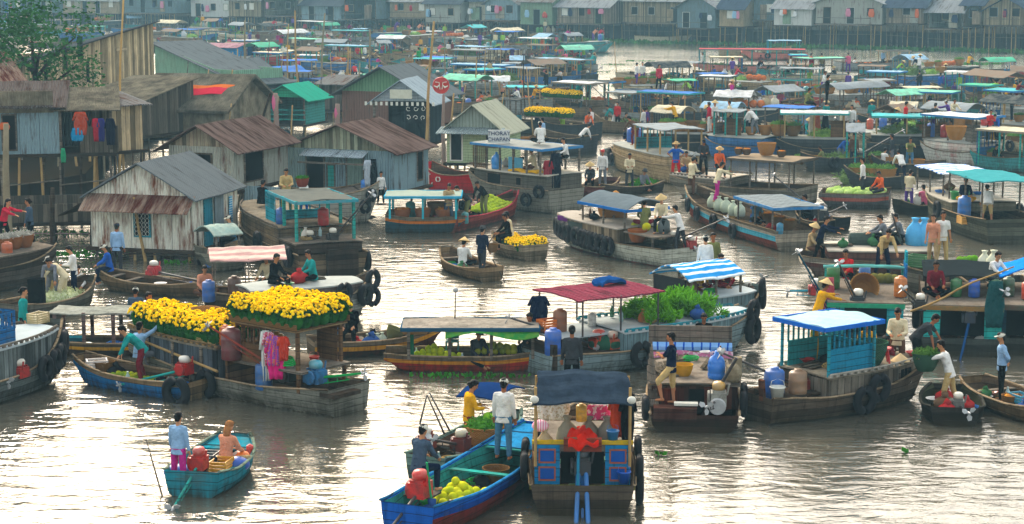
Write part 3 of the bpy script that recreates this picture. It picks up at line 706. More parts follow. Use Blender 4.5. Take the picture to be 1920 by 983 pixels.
# ------------------------------------------------------------------ houses
def house(label, A, B, z0, dep, hw, roof, wallm, roofm, rise=1.1, over=.35, name='stilt_house', wall_open=(), stilts=True, zs=None, floorm=None, ridge='front', sidem=None, group='houses on stilts', gablem=None, roofth=.05, stn=None, cat='house', absw=None):
    a, c = at(A[0], A[1], z0), (at(B[0], B[1], z0) if B is not None else None)
    if absw: c = a+Vector(absw)
    d = c-a; W_ = d.length; th = math.atan2(d.y, d.x)
    r = empty(name, (a.x, a.y, 0), th, label, cat, group)
    h = Boat(); h.root, h.Wd, h.D, h.z0, h.hw, h.th, h.a = r, W_, dep, z0, hw, th, a
    cs, sn = math.cos(th), math.sin(th); h.W = lambda x, y, z: Vector((a.x+x*cs-y*sn, a.y+x*sn+y*cs, z))
    t = .06; zt = z0+hw
    MB().box((W_/2, dep/2, z0-.07), (W_+.3, dep+.3, .12)).build('floor_platform', floorm or DARKW, r)
    if 'front' not in wall_open: MB().box((W_/2, t/2, (z0+zt)/2), (W_, t, hw)).build('front_wall', wallm, r)
    MB().box((W_/2, dep-t/2, (z0+zt)/2), (W_, t, hw)).build('back_wall', wallm, r)
    for x, nm in ((t/2, 'left'), (W_-t/2, 'right')):
        if nm not in wall_open: MB().box((x, dep/2, (z0+zt)/2), (t, dep-2*t-.01, hw)).build('side_wall', sidem or wallm, r)
    if wall_open:
        for x in (.06, W_-.06): MB().box((x, .06, (z0+zt)/2), (.12, .12, hw)).build('corner_post', GREYW, r)
    o = over
    if roof == 'gable' and ridge == 'front':     # gable end faces the camera, ridge runs back
        for y in (0, dep-.05):
            mb = MB(); mb.add([(0, y, zt), (W_, y, zt), (W_/2, y, zt+rise-.03), (0, y+.05, zt), (W_, y+.05, zt), (W_/2, y+.05, zt+rise-.03)], [(0, 1, 2), (5, 4, 3), (0, 3, 4, 1), (1, 4, 5, 2), (2, 5, 3, 0)]); mb.build('gable', gablem or wallm, r)
        for s in (0, 1):
            k = rise/(W_/2); x0 = -o if s == 0 else W_+o; mb = MB()
            mb.sheet(lambda u, v: (x0+(W_/2-x0)*u, -o+(dep+2*o)*v, zt-o*k+(rise+o*k)*u+.05+.012*math.sin(v*9+u*4)), 5, 8, roofth); mb.build('roof_slope', roofm, r)
    elif roof == 'gable':
        for x in (0, W_-.05):
            mb = MB(); mb.add([(x, 0, zt), (x, dep, zt), (x, dep/2, zt+rise-.03), (x+.05, 0, zt), (x+.05, dep, zt), (x+.05, dep/2, zt+rise-.03)], [(2, 1, 0), (3, 4, 5), (1, 4, 3, 0), (2, 5, 4, 1), (0, 3, 5, 2)]); mb.build('gable', gablem or wallm, r)
        for s in (0, 1):
            k = rise/(dep/2); y0 = -o if s == 0 else dep+o; mb = MB()
            mb.sheet(lambda u, v: (-o+(W_+2*o)*v, y0+(dep/2-y0)*u, zt-o*k+(rise+o*k)*u+.05+.012*math.sin(v*11+u*4)), 5, 8, roofth); mb.build('roof_slope', roofm, r)
    elif roof == 'shed':       # rises to the back
        mb = MB(); mb.sheet(lambda u, v: (-o+(W_+2*o)*v, -o+(dep+2*o)*u, zt+.05+rise*u+.015*math.sin(v*11+u*4)), 6, 8, roofth); mb.build('roof_slope', roofm, r)
        for x in (.03, W_-.03): 
            mb = MB(); mb.add([(x, 0, zt), (x, dep, zt), (x, dep, zt+rise-.05), (x+.03, 0, zt), (x+.03, dep, zt), (x+.03, dep, zt+rise-.05)], [(0, 1, 2), (5, 4, 3), (0, 3, 4, 1), (1, 4, 5, 2), (2, 5, 3, 0)]); mb.build('gable', wallm, r)
    elif roof == 'shedx':      # rises from left to right
        mb = MB(); mb.sheet(lambda u, v: (-o+(W_+2*o)*v, -o+(dep+2*o)*u, zt+.05+rise*v), 3, 8, roofth); mb.build('roof_slope', roofm, r)
    if stilts:
        n = stn or max(3, int(W_/1.1)); zb = zs if zs is not None else -.6
        rnd = random.Random(int(abs(a.x*10)))
        for i in range(n+1):
            x = W_*i/n*.96+.02*W_+rnd.uniform(-.12, .12)
            for y in (.05, dep*.55):
                if y > 1 and i % 2: continue
                MB().tube((x+rnd.uniform(-.12, .12), y+rnd.uniform(-.1, .1), zb), (x, y, z0-.12), .06, .05, 7).build('stilt', rnd.choice((DARKW, GREYW, BAMB)), r)
        for zz in (z0*.55,):
            MB().tube((0, -.02, zz), (W_, -.02, zz+rnd.uniform(-.2, .2)), .03, n=6).build('brace', GREYW, r)
    return h
def filled_opening(h, x, z, w_, hh, kind='window', fm=None, om=None, y=-.012, side=None):
    """window or door on the front (or right side) wall"""
    if side == 'right': c = lambda dx, dz, k: (h.Wd+k, x+dx, h.z0+z+dz); sz = lambda a, b_, e: (e, a, b_)
    else: c = lambda dx, dz, k: (x+dx, -k, h.z0+z+dz); sz = lambda a, b_, e: (a, e, b_)
    mb = MB(); t = .06
    mb.box(c(0, hh/2+t/2, .02), sz(w_+2*t, t, .05)); mb.box(c(0, -hh/2-t/2, .02), sz(w_+2*t, t, .05)); mb.box(c(-w_/2-t/2, 0, .02), sz(t, hh, .05)); mb.box(c(w_/2+t/2, 0, .02), sz(t, hh, .05))
    f = mb.build('door_frame' if kind == 'door' else 'window_frame', fm or GREYW, h.root)
    g = MB(); g.box(c(0, 0, .008), sz(w_, hh, .02)); g.build('door_leaf' if kind == 'door' and om else 'filled_opening', om or DARK, f); return f  # without a given material, a near-black slab paints the dark interior
TIN = 'b3b6aa'; 
TINW = mat('corr', 'a9aca0', '6b4030', ax='xy', amt=.35); TINWH = mat('corr', 'f0f0de', '8d4a24', ax='xy', amt=.62); TINB = mat('corr', '88a2aa', '59483c', ax='xy', amt=.35)
TINR = mat('corr', '6b6a68', '6a3b2b', ax='y', amt=.5); TINRX = mat('corr', '787876', '64412f', ax='x', amt=.55); RUSTX = mat('corr', 'a08a78', '5e2a1c', ax='x', amt=1.1); RUSTY = mat('corr', '6a5a54', '44302a', ax='y', amt=.8)
DROOF = mat('corr', '666d70', '4a4744', ax='y', amt=.3); DROOFX = mat('corr', '474f57', '3a3b3f', ax='x', amt=.3)
PLANKV = mat('vplank', 'b8a784', '6c6353', s=1.3, amt=.6); PLANKD = mat('vplank', '5c564c', '37342f', s=1.1); GREENP = mat('vpaint', '6f9a76', '5e6b58', s=1.2, amt=.4); THA = mat('thatch', 'a89e86', '5c5546', ax='z'); THR = mat('thatch', '85806f', '48443b', ax='x'); THY = mat('thatch', '6b5f4c', '383028', ax='y')
# white shack in front (left)
h = house('white corrugated iron shack with rusty awning at the water edge on the left', (172, 462), (362, 470), .45, 4.1, 1.95, 'gable', TINWH, DROOF, rise=1.15, over=.28, stn=5)
mb = MB(); mb.sheet(lambda u, v: (-.1+(h.Wd+.25)*v, -.02-.75*u, h.z0+h.hw+.02-.55*u), 4, 10, .03); mb.build('awning', RUSTX, h.root)
f = filled_opening(h, 2.05, .95, .55, .95, fm=TEAL, om=DARK)
mb = MB()
for i in range(4):
    for j in range(6):
        cx, cz = 2.05-.22+i*.145, h.z0+.95-.4+j*.16; pts = [(cx+.07*math.cos(R(60*q)), -.05, cz+.08*math.sin(R(60*q))) for q in range(6)]; mb.path(pts, .008, 4, closed=True)
mb.build('window_grille', WHITE, f)
filled_opening(h, 1.35, .95, .62, 1.85, 'door', fm=TEAL, om=mat('vpaint', '2c7f93', '45544f'), side='right')
MB().box((h.Wd+.06, 2.25, h.z0+.95), (.03, .8, 1.85)).build('door_panel', mat('vpaint', '7d8b90', '55605f'), h.root)
MB().box((h.Wd+.05, 3.35, h.z0+1.05), (.03, .28, 1.1)).build('shutter', mat('stripe', '2f86b5', 'a9c9d2', s=.09, ax='z', amt=.5), h.root)
mb = MB(); mb.sheet(lambda u, v: (-1.5+1.45*v, .3+2.2*u, h.z0+1.05+.75*v), 3, 3, .05); mb.build('lean_to_roof', DARKW, h.root)
# grey shack behind it
h = house('grey tin shack with dark gable roof behind the white shack', (318, 352), (440, 358), 1.6, 4.6, 1.75, 'gable', TINW, RUSTY, rise=.85, over=.45, gablem=mat('vplank', '8f8a78', '6a4c3c'), zs=-.3)
filled_opening(h, 1.5, 1.15, .95, .55); filled_opening(h, 1.6, .95, 1.5, 1.35, side='right')
MB().box((h.Wd+.9, .6, .9), (1.6, .06, 1.7)).build('screen_wall', TINB, h.root)
# rust roofed shack with blue tin front (centre left)
h = house('tin shack with rusty corrugated roof and open doorway, moored pole in front', (540, 352), (738, 362), 1.1, 3.5, 1.75, 'gable', TINB, RUSTY, rise=1.05, over=.35, gablem=mat('vplank', '8a917c', '6b5a48'), zs=-.3, group='houses on stilts')
mb = MB(); mb.sheet(lambda u, v: (.9+3.0*v, -.02-.6*u, h.z0+1.72-.22*u), 3, 8, .03); mb.build('awning', mat('corr', 'aab9c0', '6d7478', ax='x', amt=.2), h.root)
filled_opening(h, 1.35, .82, .8, 1.55, 'door'); filled_opening(h, 3.25, .82, .75, 1.5, 'door', om=mat('vpaint', '73897f', '4c5b58')); filled_opening(h, 2.1, .6, .3, .9, om=TEALG)
filled_opening(h, 2.6, .9, .5, 1.2, side='right')
MB().box((2.6, -1.0, h.z0+1.25), (3.1, .12, .06)).build('shelf', GREYW, h.root)
# pale green board house beside the two-storey boat
h = house('small cream and green board house with grey porch roof', (838, 305), (940, 308), .8, 3.6, 1.75, 'gable', mat('paint', 'a8bb90', '7d8a70', s=.8, amt=.4), mat('corr', 'a7ab98', '787868', ax='y', amt=.3), rise=1.15, over=.4, gablem=mat('vpaint', '97a396', '6f7870'), stilts=True)
filled_opening(h, .5, .9, .55, 1.5, 'door', fm=WHITE); filled_opening(h, 2.35, 1.1, .5, .5)
mb = MB(); mb.sheet(lambda u, v: (-.3+(h.Wd+.5)*v, -.02-.9*u, h.z0+h.hw+.05-.25*u), 3, 8, .03); mb.build('porch_roof', mat('corr', '8d9a9a', '6f7371', ax='x', amt=.2), h.root)
# green gabled house and the blue-grey porch in front of it
h = house('large green gabled house behind the tin porch', (642, 232), (800, 238), 1.0, 3.6, 2.0, 'gable', mat('vpaint', '7a5c50', '4a5650'), DROOF, rise=1.5, over=.6, gablem=GREENP)
h = house('shop porch with pale blue hipped tin roof and white bunting', (700, 268), (806, 270), .7, 3.4, 2.35, 'gable', mat('vplank', '2f3a40', '1c2226'), mat('corr', '93a3ac', '76828a', ax='y', amt=.2), rise=1.15, over=.35, wall_open=('front', 'left'), gablem=mat('paint', 'a9b8c0', '8794a0'))
MB().box((h.Wd/2+.1, -.42, h.z0+h.hw+.42), (1.25, .05, .5)).build('sign_board', mat('plain', 'c9cbb8', 'a5a791'), h.root)
mb = MB()
for i in range(14): x = -.3+i*(h.Wd+.6)/13; mb.box((x, -.38, h.z0+h.hw-.12), (.13, .02, .2))
mb.build('bunting', WHITE, h.root)
bn = MB().box((h.Wd-.75, -.04, h.z0+1.7), (1.25, .03, 1.15)).build('banner', mat('plain', '23282b', '15181a'), h.root)
mb = MB(); rnd = random.Random(4)
for i in range(6):
    cx, cz = h.Wd-1.2+(i % 3)*.42, h.z0+1.95-(i//3)*.5; mb.path([(cx+.15*math.cos(q*.9+i)*(.4+.1*q), -.07, cz+.15*math.sin(q*.9+i)*(.4+.1*q)) for q in range(7)], .022, 5)
mb.build('banner_writing', WHITE, bn)
# green tented stall
h = house('little stall with bright green gabled tin roof and teal rails', (500, 232), (572, 234), .6, 3.2, 1.7, 'gable', mat('paint', '3f8f86', '44665f'), mat('corr', '2f9e84', '3f7a6a', ax='y', amt=.2), rise=.75, over=.45, wall_open=('front',), gablem=mat('paint', '2fae86', '2c8a70', amt=.2), cat='stall', name='market_stall')
for zz in (.3, .6, .9): MB().box((h.Wd/2, -.03, h.z0+zz), (h.Wd, .05, .07)).build('rail', TEALG, h.root)
# big plank barn on the left
h = house('tall barn of weathered vertical planks with sloping roof, upper left', (50, 192), (290, 160), 3.1, 5, 2.2, 'none', PLANKV, DARKW, stilts=True)
z1 = h.z0+2.2
mb = MB(); mb.add([(0, 0, z1), (h.Wd, 0, z1), (h.Wd, 0, z1+1.6), (0, .07, z1), (h.Wd, .07, z1), (h.Wd, .07, z1+1.6)], [(0, 1, 2), (5, 4, 3), (0, 3, 4, 1), (1, 4, 5, 2), (2, 5, 3, 0)]); mb.build('upper_boards', PLANKV, h.root)
mb = MB(); mb.sheet(lambda u, v: (-.6+(h.Wd+1.1)*v, -.25+5.3*u, z1+.02+1.78*v-1.3*u), 3, 8, .08); mb.build('roof_slope', mat('corr', '454b50', '3a3230', ax='x'), h.root)
for x, z, w_, hh in ((2.1, 1.3, .32, 1.8), (4.3, 2.3, .3, 1.5), (6.0, 2.7, .55, 1.3), (6.8, 1.3, .3, 1.2)):
    if x < h.Wd: MB().box((x, -.02, h.z0+z), (w_, .03, hh)).build('dark_board_strip', DARK, h.root)  # black strips laid over whole planks, painted dark as if boards were missing
MB().box((h.Wd*.72, -.06, h.z0+2.4), (1.3, .04, .2)).build('nailed_board', mat('wood', 'b9a98a'), h.root)
for x, z in ((1.2, .3), (3.0, .25), (5.2, .2)): MB().box((x, -.05, h.z0+z), (.25, .03, 1.3), ry=.05).build('hanging_board', mat('vplank', 'a39876'), h.root)
h = house('green plank annex with long dark sloping roof beside the barn', (292, 160), (440, 172), 2.2, 4, 1.4, 'none', mat('vpaint', '7fa58a', '7c8470'), DROOF, stilts=True)
mb = MB(); mb.add([(0, 0, h.z0+1.4), (h.Wd*.75, 0, h.z0+1.4), (0, 0, h.z0+2.85), (0, .05, h.z0+1.4), (h.Wd*.75, .05, h.z0+1.4), (0, .05, h.z0+2.85)], [(0, 1, 2), (5, 4, 3), (0, 3, 4, 1), (1, 4, 5, 2), (2, 5, 3, 0)]); mb.build('upper_boards', mat('vpaint', '7fa58a', '7c8470'), h.root); mb = MB(); mb.sheet(lambda u, v: (-.3+(h.Wd+1.5)*v, -.3+4.5*u, h.z0+3.0-2.5*v), 3, 8, .07); mb.build('roof_slope', DROOF, h.root)
# long thatched house with red cloths on the roof
h = house('long thatched palm leaf house with red cloths drying on its roof', (262, 258), (420, 262), 1.6, 6.5, 1.7, 'gable', THA, THR, rise=1.45, over=.5, ridge='side', roofth=.14)
for a_, b_, c_, wd in ((.4, .10, 'b8243c', .5), (.45, .55, 'd9702c', .35)):
    mb = MB(); mb.sheet(lambda u, v: (-.2+h.Wd*(a_-.35+.9*v), .5+wd*1.3*u+1.0*b_+v*.6, h.z0+h.hw+.42+(u*.6+b_*.6+v*.28)*.50*1.0+.03*math.sin(v*17)), 4, 16, .03); o = mb.build('drying_cloth', mat('plain', c_, None, s=2)); o.matrix_world = Matrix.Translation(h.root.location) @ Matrix.Rotation(h.th, 4, 'Z')
    tag(o, ('crimson' if b_ < .3 else 'orange')+' cloth spread to dry on the thatched roof', 'cloth')
h = house('thatch walled lean-to below the barn, brown roof', (150, 250), (262, 256), 2.0, 4.5, 1.7, 'shed', PLANKD, THR, rise=1.0, over=.3)
# left shacks above the dark understorey
h = house('grey tin shack with thatched gable at the far left, washing outside', (0, 290), (112, 288), 2.9, 4.0, 1.9, 'shed', TINB, mat('corr', '5c5450', '4a3a34', ax='x'), rise=.8, zs=.2)
MB().box((.9, -.05, h.z0+2.15), (2.6, .06, .9)).build('thatch_gable', THA, h.root); filled_opening(h, .4, .9, .5, 1.4, 'door')
h = house('open fronted tin hut between the left shacks with clothes line', (112, 288), (212, 286), 2.9, 3.2, 1.75, 'shed', TINB, THR, rise=.7, wall_open=('front',), zs=.2)
MB().box((1.6, .1, h.z0+.55), (1.6, .05, 1.1)).build('counter', PLANKD, h.root)
h = house('weathered plank shed right of the clothes line', (212, 284), (268, 280), 2.8, 3.0, 1.9, 'shed', PLANKV, TINRX, rise=.5, zs=.2)
h = house('rusty tin roof hut at the left edge in front of the tree', (-60, 232), (40, 228), 3.0, 3.5, 1.9, 'shed', THA, RUSTX, rise=1.3)
h = house('low brown plank walkway house under the left shacks', (-40, 420), (170, 415), .8, 3.0, .7, 'none', PLANKD, THR, group='houses on stilts')
# background huts between the poles
for i, (x, y, wd, dep, lab, wm_, rm, ri) in enumerate([
    (418, 185, 78, 3.6, 'grey gable hut with tall poles in front, left of the green stall', TINB, DROOF, 1.2), (330, 122, 110, 3.0, 'long pink roofed shed with blue wall panels', mat('paint', '2a7fb5', '6d8f8c', amt=.4), mat('corr', 'b08a92', '8a6a72', ax='x'), .3),
    (372, 160, 66, 3.0, 'small teal walled hut under the dark sloping roof', mat('paint', '7da7ae', '5c7478'), DROOF, .5), (440, 214, 90, 2.5, 'low hut with blue tarpaulin wall behind the thatch', mat('paint', '3f8fae', '4c6a74'), DROOF, .4),
    (600, 205, 40, 2.2, 'tiny shed with dark roof left of the green gable', PLANKD, TINRX, .5)]):
    h = house(lab, (x, y), (x+wd, y+1), .6, dep, 1.7, 'gable' if ri > .6 else 'shed', wm_, rm, rise=ri)
# ------------------------------------------------------------------ far bank row
WM = [mat('vpaint', 'aaa590', '6f6a58', amt=.9), mat('vplank', '8c8168', '5a5344'), TINW, mat('vpaint', '667d84', '55544a', amt=.9), mat('vpaint', '7f9c7e', '6a6a58', amt=.9), mat('vplank', '8a7e6c', '524b40'), mat('vpaint', 'a08f70', '6a5a42', amt=.9), mat('corr', 'd0d3cc', '9a9c92', ax='xy', amt=.15), TINB]
RM = [DROOFX, TINRX, mat('corr', '3f4b5c', '333a45', ax='x'), mat('corr', '8a8f92', '60554c', ax='x')]
names = ['cream', 'brown plank', 'grey tin', 'blue grey', 'green', 'dark plank', 'tan', 'white tin', 'bluish tin']
rnd = random.Random(8)
def far_house(x0, x1, fl, k, hw=2.9, rk=None, ridge='side', extra=None):
    """x0,x1 pixel span; bank line gives the depth; fl floor height"""
    yw = lambda x: 30+(x+700)*86/3200.0
    a, c = at(x0, yw(x0)), at(x1, yw(x1)); sb_ = fn_*rnd.choice((0, 0, 0, 1.2, 2.5)); a = a+sb_; c = c+sb_; d = c-a
    pa = proj(Vector((a.x, a.y, fl))); pb = proj(Vector((c.x, c.y, fl)))
    h = house(f'{names[k]} house on dark stilts along the far bank', pa, pb, fl, rnd.uniform(4.5, 7), hw, 'gable', WM[k], RM[rk if rk is not None else rnd.randrange(4)], rise=1.5, ridge=ridge, over=.5, stn=max(4, int(d.length/.62)), name='stilt_house', group='houses along the far bank', zs=-.5, wall_open=('front',) if rnd.random() < .3 else ())
    W_ = h.Wd; n = max(1, int(W_/2.6))
    for i in range(n):
        x = W_*(i+.5)/n+rnd.uniform(-.3, .3)
        if rnd.random() < .45: filled_opening(h, x, 1.0, .95, 1.95, 'door', fm=WM[rnd.randrange(9)], om=None if rnd.random() < .75 else BLUE)
        else: filled_opening(h, x, 1.5, .9, .95, fm=WM[rnd.randrange(9)], om=None if rnd.random() < .8 else WHITE)
    if rnd.random() < .7:
        MB().box((W_*rnd.uniform(.35, .6), -.75, fl-.1), (W_*.8, 1.4, .1)).build('landing', GREYW, h.root)
        MB().box((W_*.5, -1.4, fl+.75), (W_*.8, .06, .06)).build('railing', GREYW, h.root)
    for i in range(rnd.randrange(0, 4)):
        cn, cc = rnd.choice((('white', 'd0d4d2'), ('crimson', 'a82438'), ('navy', '1c2848'), ('orange', 'c8602c'), ('pale blue', '8ab0c8'), ('pink', 'c88098')))
        cloth_hang(h.W(W_*rnd.uniform(.1, .9), -.5, fl+rnd.uniform(1.6, 2.0)), rnd.uniform(.4, .8), rnd.uniform(.6, 1.1), f'{cn} washing hanging before a far bank house', cc, shirt=False, rz=h.th, group='washing on the far bank')
    if rnd.random() < .6: MB().box((W_*rnd.uniform(.2, .8), -.06, fl+1.0), (rnd.uniform(.8, 1.6), .05, rnd.uniform(1.4, 2.0))).build('patch_panel', WM[rnd.randrange(9)], h.root)
    return h
spec = [(-260, -150, 1), (-140, -20, 5), (-10, 110, 8), (120, 225, 6), (235, 330, 3), (338, 420, 7), (430, 490, 1), (498, 560, 0), (566, 640, 8), (646, 705, 3), (712, 790, 6), (798, 862, 2), (870, 905, 0), (910, 970, 8), (976, 1035, 4), (1045, 1140, 5), (1150, 1262, 1), (1270, 1340, 3), (1348, 1392, 6), (1396, 1455, 3), (1450, 1520, 7), (1528, 1652, 2), (1660, 1730, 5), (1738, 1802, 2), (1804, 1838, 6), (1842, 1925, 1), (1935, 2040, 5), (2050, 2160, 3)]
for i, (x0, x1, k) in enumerate(spec):
    far_house(x0, x1, 2.4+.3*math.sin(i*2.1)+(.6 if x0 > 1380 else 0), k, hw=(2.2 if x0 > 1500 else 2.7)+.5*math.sin(i*3.7), ridge='front' if i % 4 == 1 else 'side')
# trees behind the far bank and one at the upper left
def tree(loc, hgt, cr, label, n=26, seed=0, group='trees beyond the houses', ls=.5, m=None, name='leafy_tree'):
    rnd = random.Random(seed); t = MB(); t.path([(0, 0, -.3), (.1, 0, hgt*.35), (.0, .15, hgt*.7)], [hgt*.035, hgt*.026, hgt*.014], 9)
    for i in range(6):
        a = i*1.05+rnd.random(); z = hgt*rnd.uniform(.35, .6); t.path([(0, 0, z), (cr*.35*math.cos(a), cr*.35*math.sin(a), z+hgt*.15), (cr*.7*math.cos(a), cr*.7*math.sin(a), z+hgt*.25)], [hgt*.014, hgt*.009, hgt*.004], 6)
    r = empty(name, loc, 0, label, 'tree', group); t.build('trunk', DARKW, r, True); c = MB()
    for i in range(n):
        a = rnd.uniform(0, 6.28); q = rnd.random()**.5*cr; z = hgt*rnd.uniform(.48, 1); p = Vector((q*math.cos(a), q*math.sin(a), z)); rr = cr*rnd.uniform(.2, .38)
        for j in range(85):
            d = Vector((rnd.gauss(0, 1), rnd.gauss(0, 1), rnd.gauss(0, 1))).normalized()*rr*rnd.uniform(.4, 1.1); o = p+d; e1 = Vector((rnd.gauss(0, 1), rnd.gauss(0, 1), rnd.gauss(0, .5))).normalized(); e2 = e1.cross(Vector((rnd.gauss(0, 1), rnd.gauss(0, 1), rnd.gauss(0, 1)))).normalized(); s = ls*rnd.uniform(.5, 1.1)
            c.add([o, o+e1*s*.5+e2*s*.25, o+e1*s, o+e1*s*.5-e2*s*.25], [(0, 1, 2, 3)])
    c.build('crown', m or mat('leaf', '3f7034', '1d4420', s=.5), r); return r
p = at(62, 320, 0); tree((p.x, p.y+1, 0), 8.6, 3.3, 'big leafy tree with dark trunk at the upper left corner', 44, 5, None, .30)
p = at(-25, 325, 0); tree((p.x-.5, p.y+0, 0), 8.4, 3.2, 'second leafy tree at the left edge behind the rusty roofed hut', 34, 6, None, .36)
for i in range(9):
    x = -100+i*250; p = at(x, 40); tree((p.x, p.y+26+fd.y, .4), rnd.uniform(6, 9), rnd.uniform(4, 6), 'green tree behind the houses on the far bank', 16, 20+i, 'trees beyond the houses', 1.0)
# water hyacinth drifting and along the banks
def hyacinth(name, pts, ls=.22, seed=1, m=None):
    rnd = random.Random(seed); mb = MB()
    for (x, y, rx, ry, n) in pts:
        for i in range(n):
            a = rnd.uniform(0, 6.28); q = rnd.random()**.5; o = Vector((x+rx*q*math.cos(a), y+ry*q*math.sin(a), .01)); e = Vector((rnd.gauss(0, .6), rnd.gauss(0, .6), 1)).normalized(); s2 = e.cross(Vector((rnd.gauss(0, 1), rnd.gauss(0, 1), 0))).normalized(); s = ls*rnd.uniform(.6, 1.3)
            mb.add([o, o+e*s*.6+s2*s*.35, o+e*s, o+e*s*.6-s2*s*.35], [(0, 1, 2, 3)])
    o = mb.build(name, m or GREENL); o['kind'] = 'stuff'; o['label'] = 'green water hyacinth floating on the brown river'; return o
pts = [(lambda p: (p.x, p.y, rx, ry, n))(at(x, y)) for x, y, rx, ry, n in [(170, 478, 1.4, .8, 150), (640, 452, .2, .1, 10), (330, 495, .5, .4, 30), (1802, 120, 4.5, 2.5, 500), (1180, 163, 2.0, 1, 90), (960, 855, .2, .15, 14), (1165, 898, .1, .1, 6), (880, 708, 1.6, .3, 60), (1195, 115, 2, .8, 60), (1116, 136, 1.5, .8, 60), (1700, 850, .1, .1, 4), (60, 440, 2.5, .8, 160), (1240, 855, .1, .1, 4), (1155, 122, 1.6, .6, 50)]]
hyacinth('water_hyacinth', [(x, y, a, b_, int(n*1.8)) for x, y, a, b_, n in pts], .13)
pp = []
for i in range(46):
    x = 420+i*38; y = 30+(x+700)*86/3200.0+rnd.uniform(-1, 1.2); p = at(x, y); pp.append((p.x, p.y, 2.6, 1.6, 70))
o = hyacinth('bank_vegetation', pp, .5, 3, mat('leaf', '4b7a38', '2a4f24')); o['label'] = 'low green vegetation along the foot of the far bank'
# ------------------------------------------------------------------ boats near the camera
COLS = dict(white='d6d6d0', cream='cfc3a0', red='b81f22', maroon='6a1c28', pink='c65a7a', crimson='b8243c', orange='d8602a', yellow='d09a18', green='2c8a48', lime='8fbf3e', teal='1f8a86', lightblue='86a8c8', blue='2353a0', navy='131c33', black='101114', grey='6c7076', darkgrey='34373b', brown='5b4030', purple='5a3a88', tan='a89068', khaki='b39b68', olive='6f7344', magenta='b0267e', peach='c98a6c', denim='46708c', slate='3f4f60')
HATW = dict(conical='conical-hatted ', straw='straw-hatted ', bucket='grey-hatted ', cap='pale-capped ', bluecap='blue-capped ', helmet='red-helmeted ')
POSW = dict(stand='standing', stride='standing', akimbo='with hands on hips', hold='standing', crossed='leaning', behind='standing', bend='bending down', reach='reaching out', row='rowing', sit='sitting', squat='squatting', bench='sitting', point='pointing')
CW = dict(lightblue='light blue', darkgrey='dark grey')
def P(b, px, v, z, head, pose, shirt, pants='black', label=None, u=None, **k):
    loc = b.P(px, v, z) if u is None else b.W(u, v, z)
    if label is None: label = f"{HATW.get(k.get('hat'), '')}person in {CW.get(shirt, shirt)} top {POSW[pose]} on {b.short}"
    k.setdefault('group', 'people at the floating market')
    return person(loc, head, pose, COLS[shirt], COLS[pants], label, **k)
def deckz(b, z): return z
GT = mat('wood', '7a7466', '544d42', amt=.7); BRN = mat('wood', '6a5138', '433428', amt=.6); BLG = mat('vpaint', '6f8a90', '55564e', s=1.2, amt=.75)
# -- two people in the small blue motor sampan, lower left
b = boat('the small blue motor sampan', (360, 932), (442, 868), 1.45, H=.42, up='2f7f96', lo='1c5a68', inner='2c6a74', br=.25, bw=.45, sw=.8, label='small open teal blue motor sampan alone at the lower left', rim='6f7f70', upm=mat('paint', '27808f', '4a5650', amt=.9), name='motor_sampan')
foredeck(b, .28, .47, TEAL); thwarts(b, (-.12, .12), TEAL)
engine(b, -.33, .0, .48, (-1, .03, -.32), 1.5, 'c0281c', TEALG, tank='c0281c')
P(b, 348, 0, .2, 70, 'stand', 'lightblue', 'magenta', 'woman in pale blue shirt and pink trousers standing at the motor of the small blue sampan', u=-.36, sl='long'); THINGS[-1].location = b.W(-.44, .33, .12); THINGS[-1].scale = (.93,)*3
P(b, 415, 0, .2, 60, 'sit', 'peach', 'tan', 'long haired blond woman in peach top sitting in the small blue sampan', u=.16, hair='blond'); THINGS[-1].location = b.W(.0, -.25, .22)
crate(b.W(-.15, -.3, .25), 'yellow plastic crate in the small blue sampan at lower left', 'd99a22', b.th)
thing_mesh('bag', lambda: MB().ball((0, 0, .13), (.3, .24, .17), 12), [mat('plain', '1b4fa8', None, rough=.4)], b.W(-.3, .5, .22), 'blue plastic bag on the left side of the small blue sampan', 'bag', smooth=True, key='bagb')
thing_mesh('bag', lambda: MB().ball((0, 0, .13), (.3, .24, .17), 12), [mat('plain', '1b4fa8', None, rough=.4)], b.W(.0, -.48, .22), 'blue plastic bag beside the yellow crate in the small blue sampan', 'bag', smooth=True, key='bagb')
thing_mesh('orange_bag', lambda: MB().ball((0, 0, .1), (.2, .16, .13), 12), [mat('plain', 'd8701c', None, rough=.5)], b.W(.1, -.5, .35), 'orange bag behind the blond woman in the blue sampan', 'bag', smooth=True)
drum(b.W(.26, -.55, .35), 'red round buoy jar at the bow of the small blue sampan', 'c8281c', .3)
crate(b.W(.0, .1, .3), 'grey crate of small goods between the two people in the blue sampan', '5c6466', b.th, .9)
pole(b.W(-.5, .55, -.35), on_y(274, 824, b.W(-.5, .5, 0).y), .022, 'long bare pole leaning over the stern of the small blue sampan', 'pole', m=GREYW)
pole(on_y(366, 945, b.W(-.5, 0, 0).y-.1), on_y(458, 838, b.W(.2, 0, 0).y), .020, 'steering oar slanting over the right side of the blue sampan', 'oar', 'oar', m=GREYW)
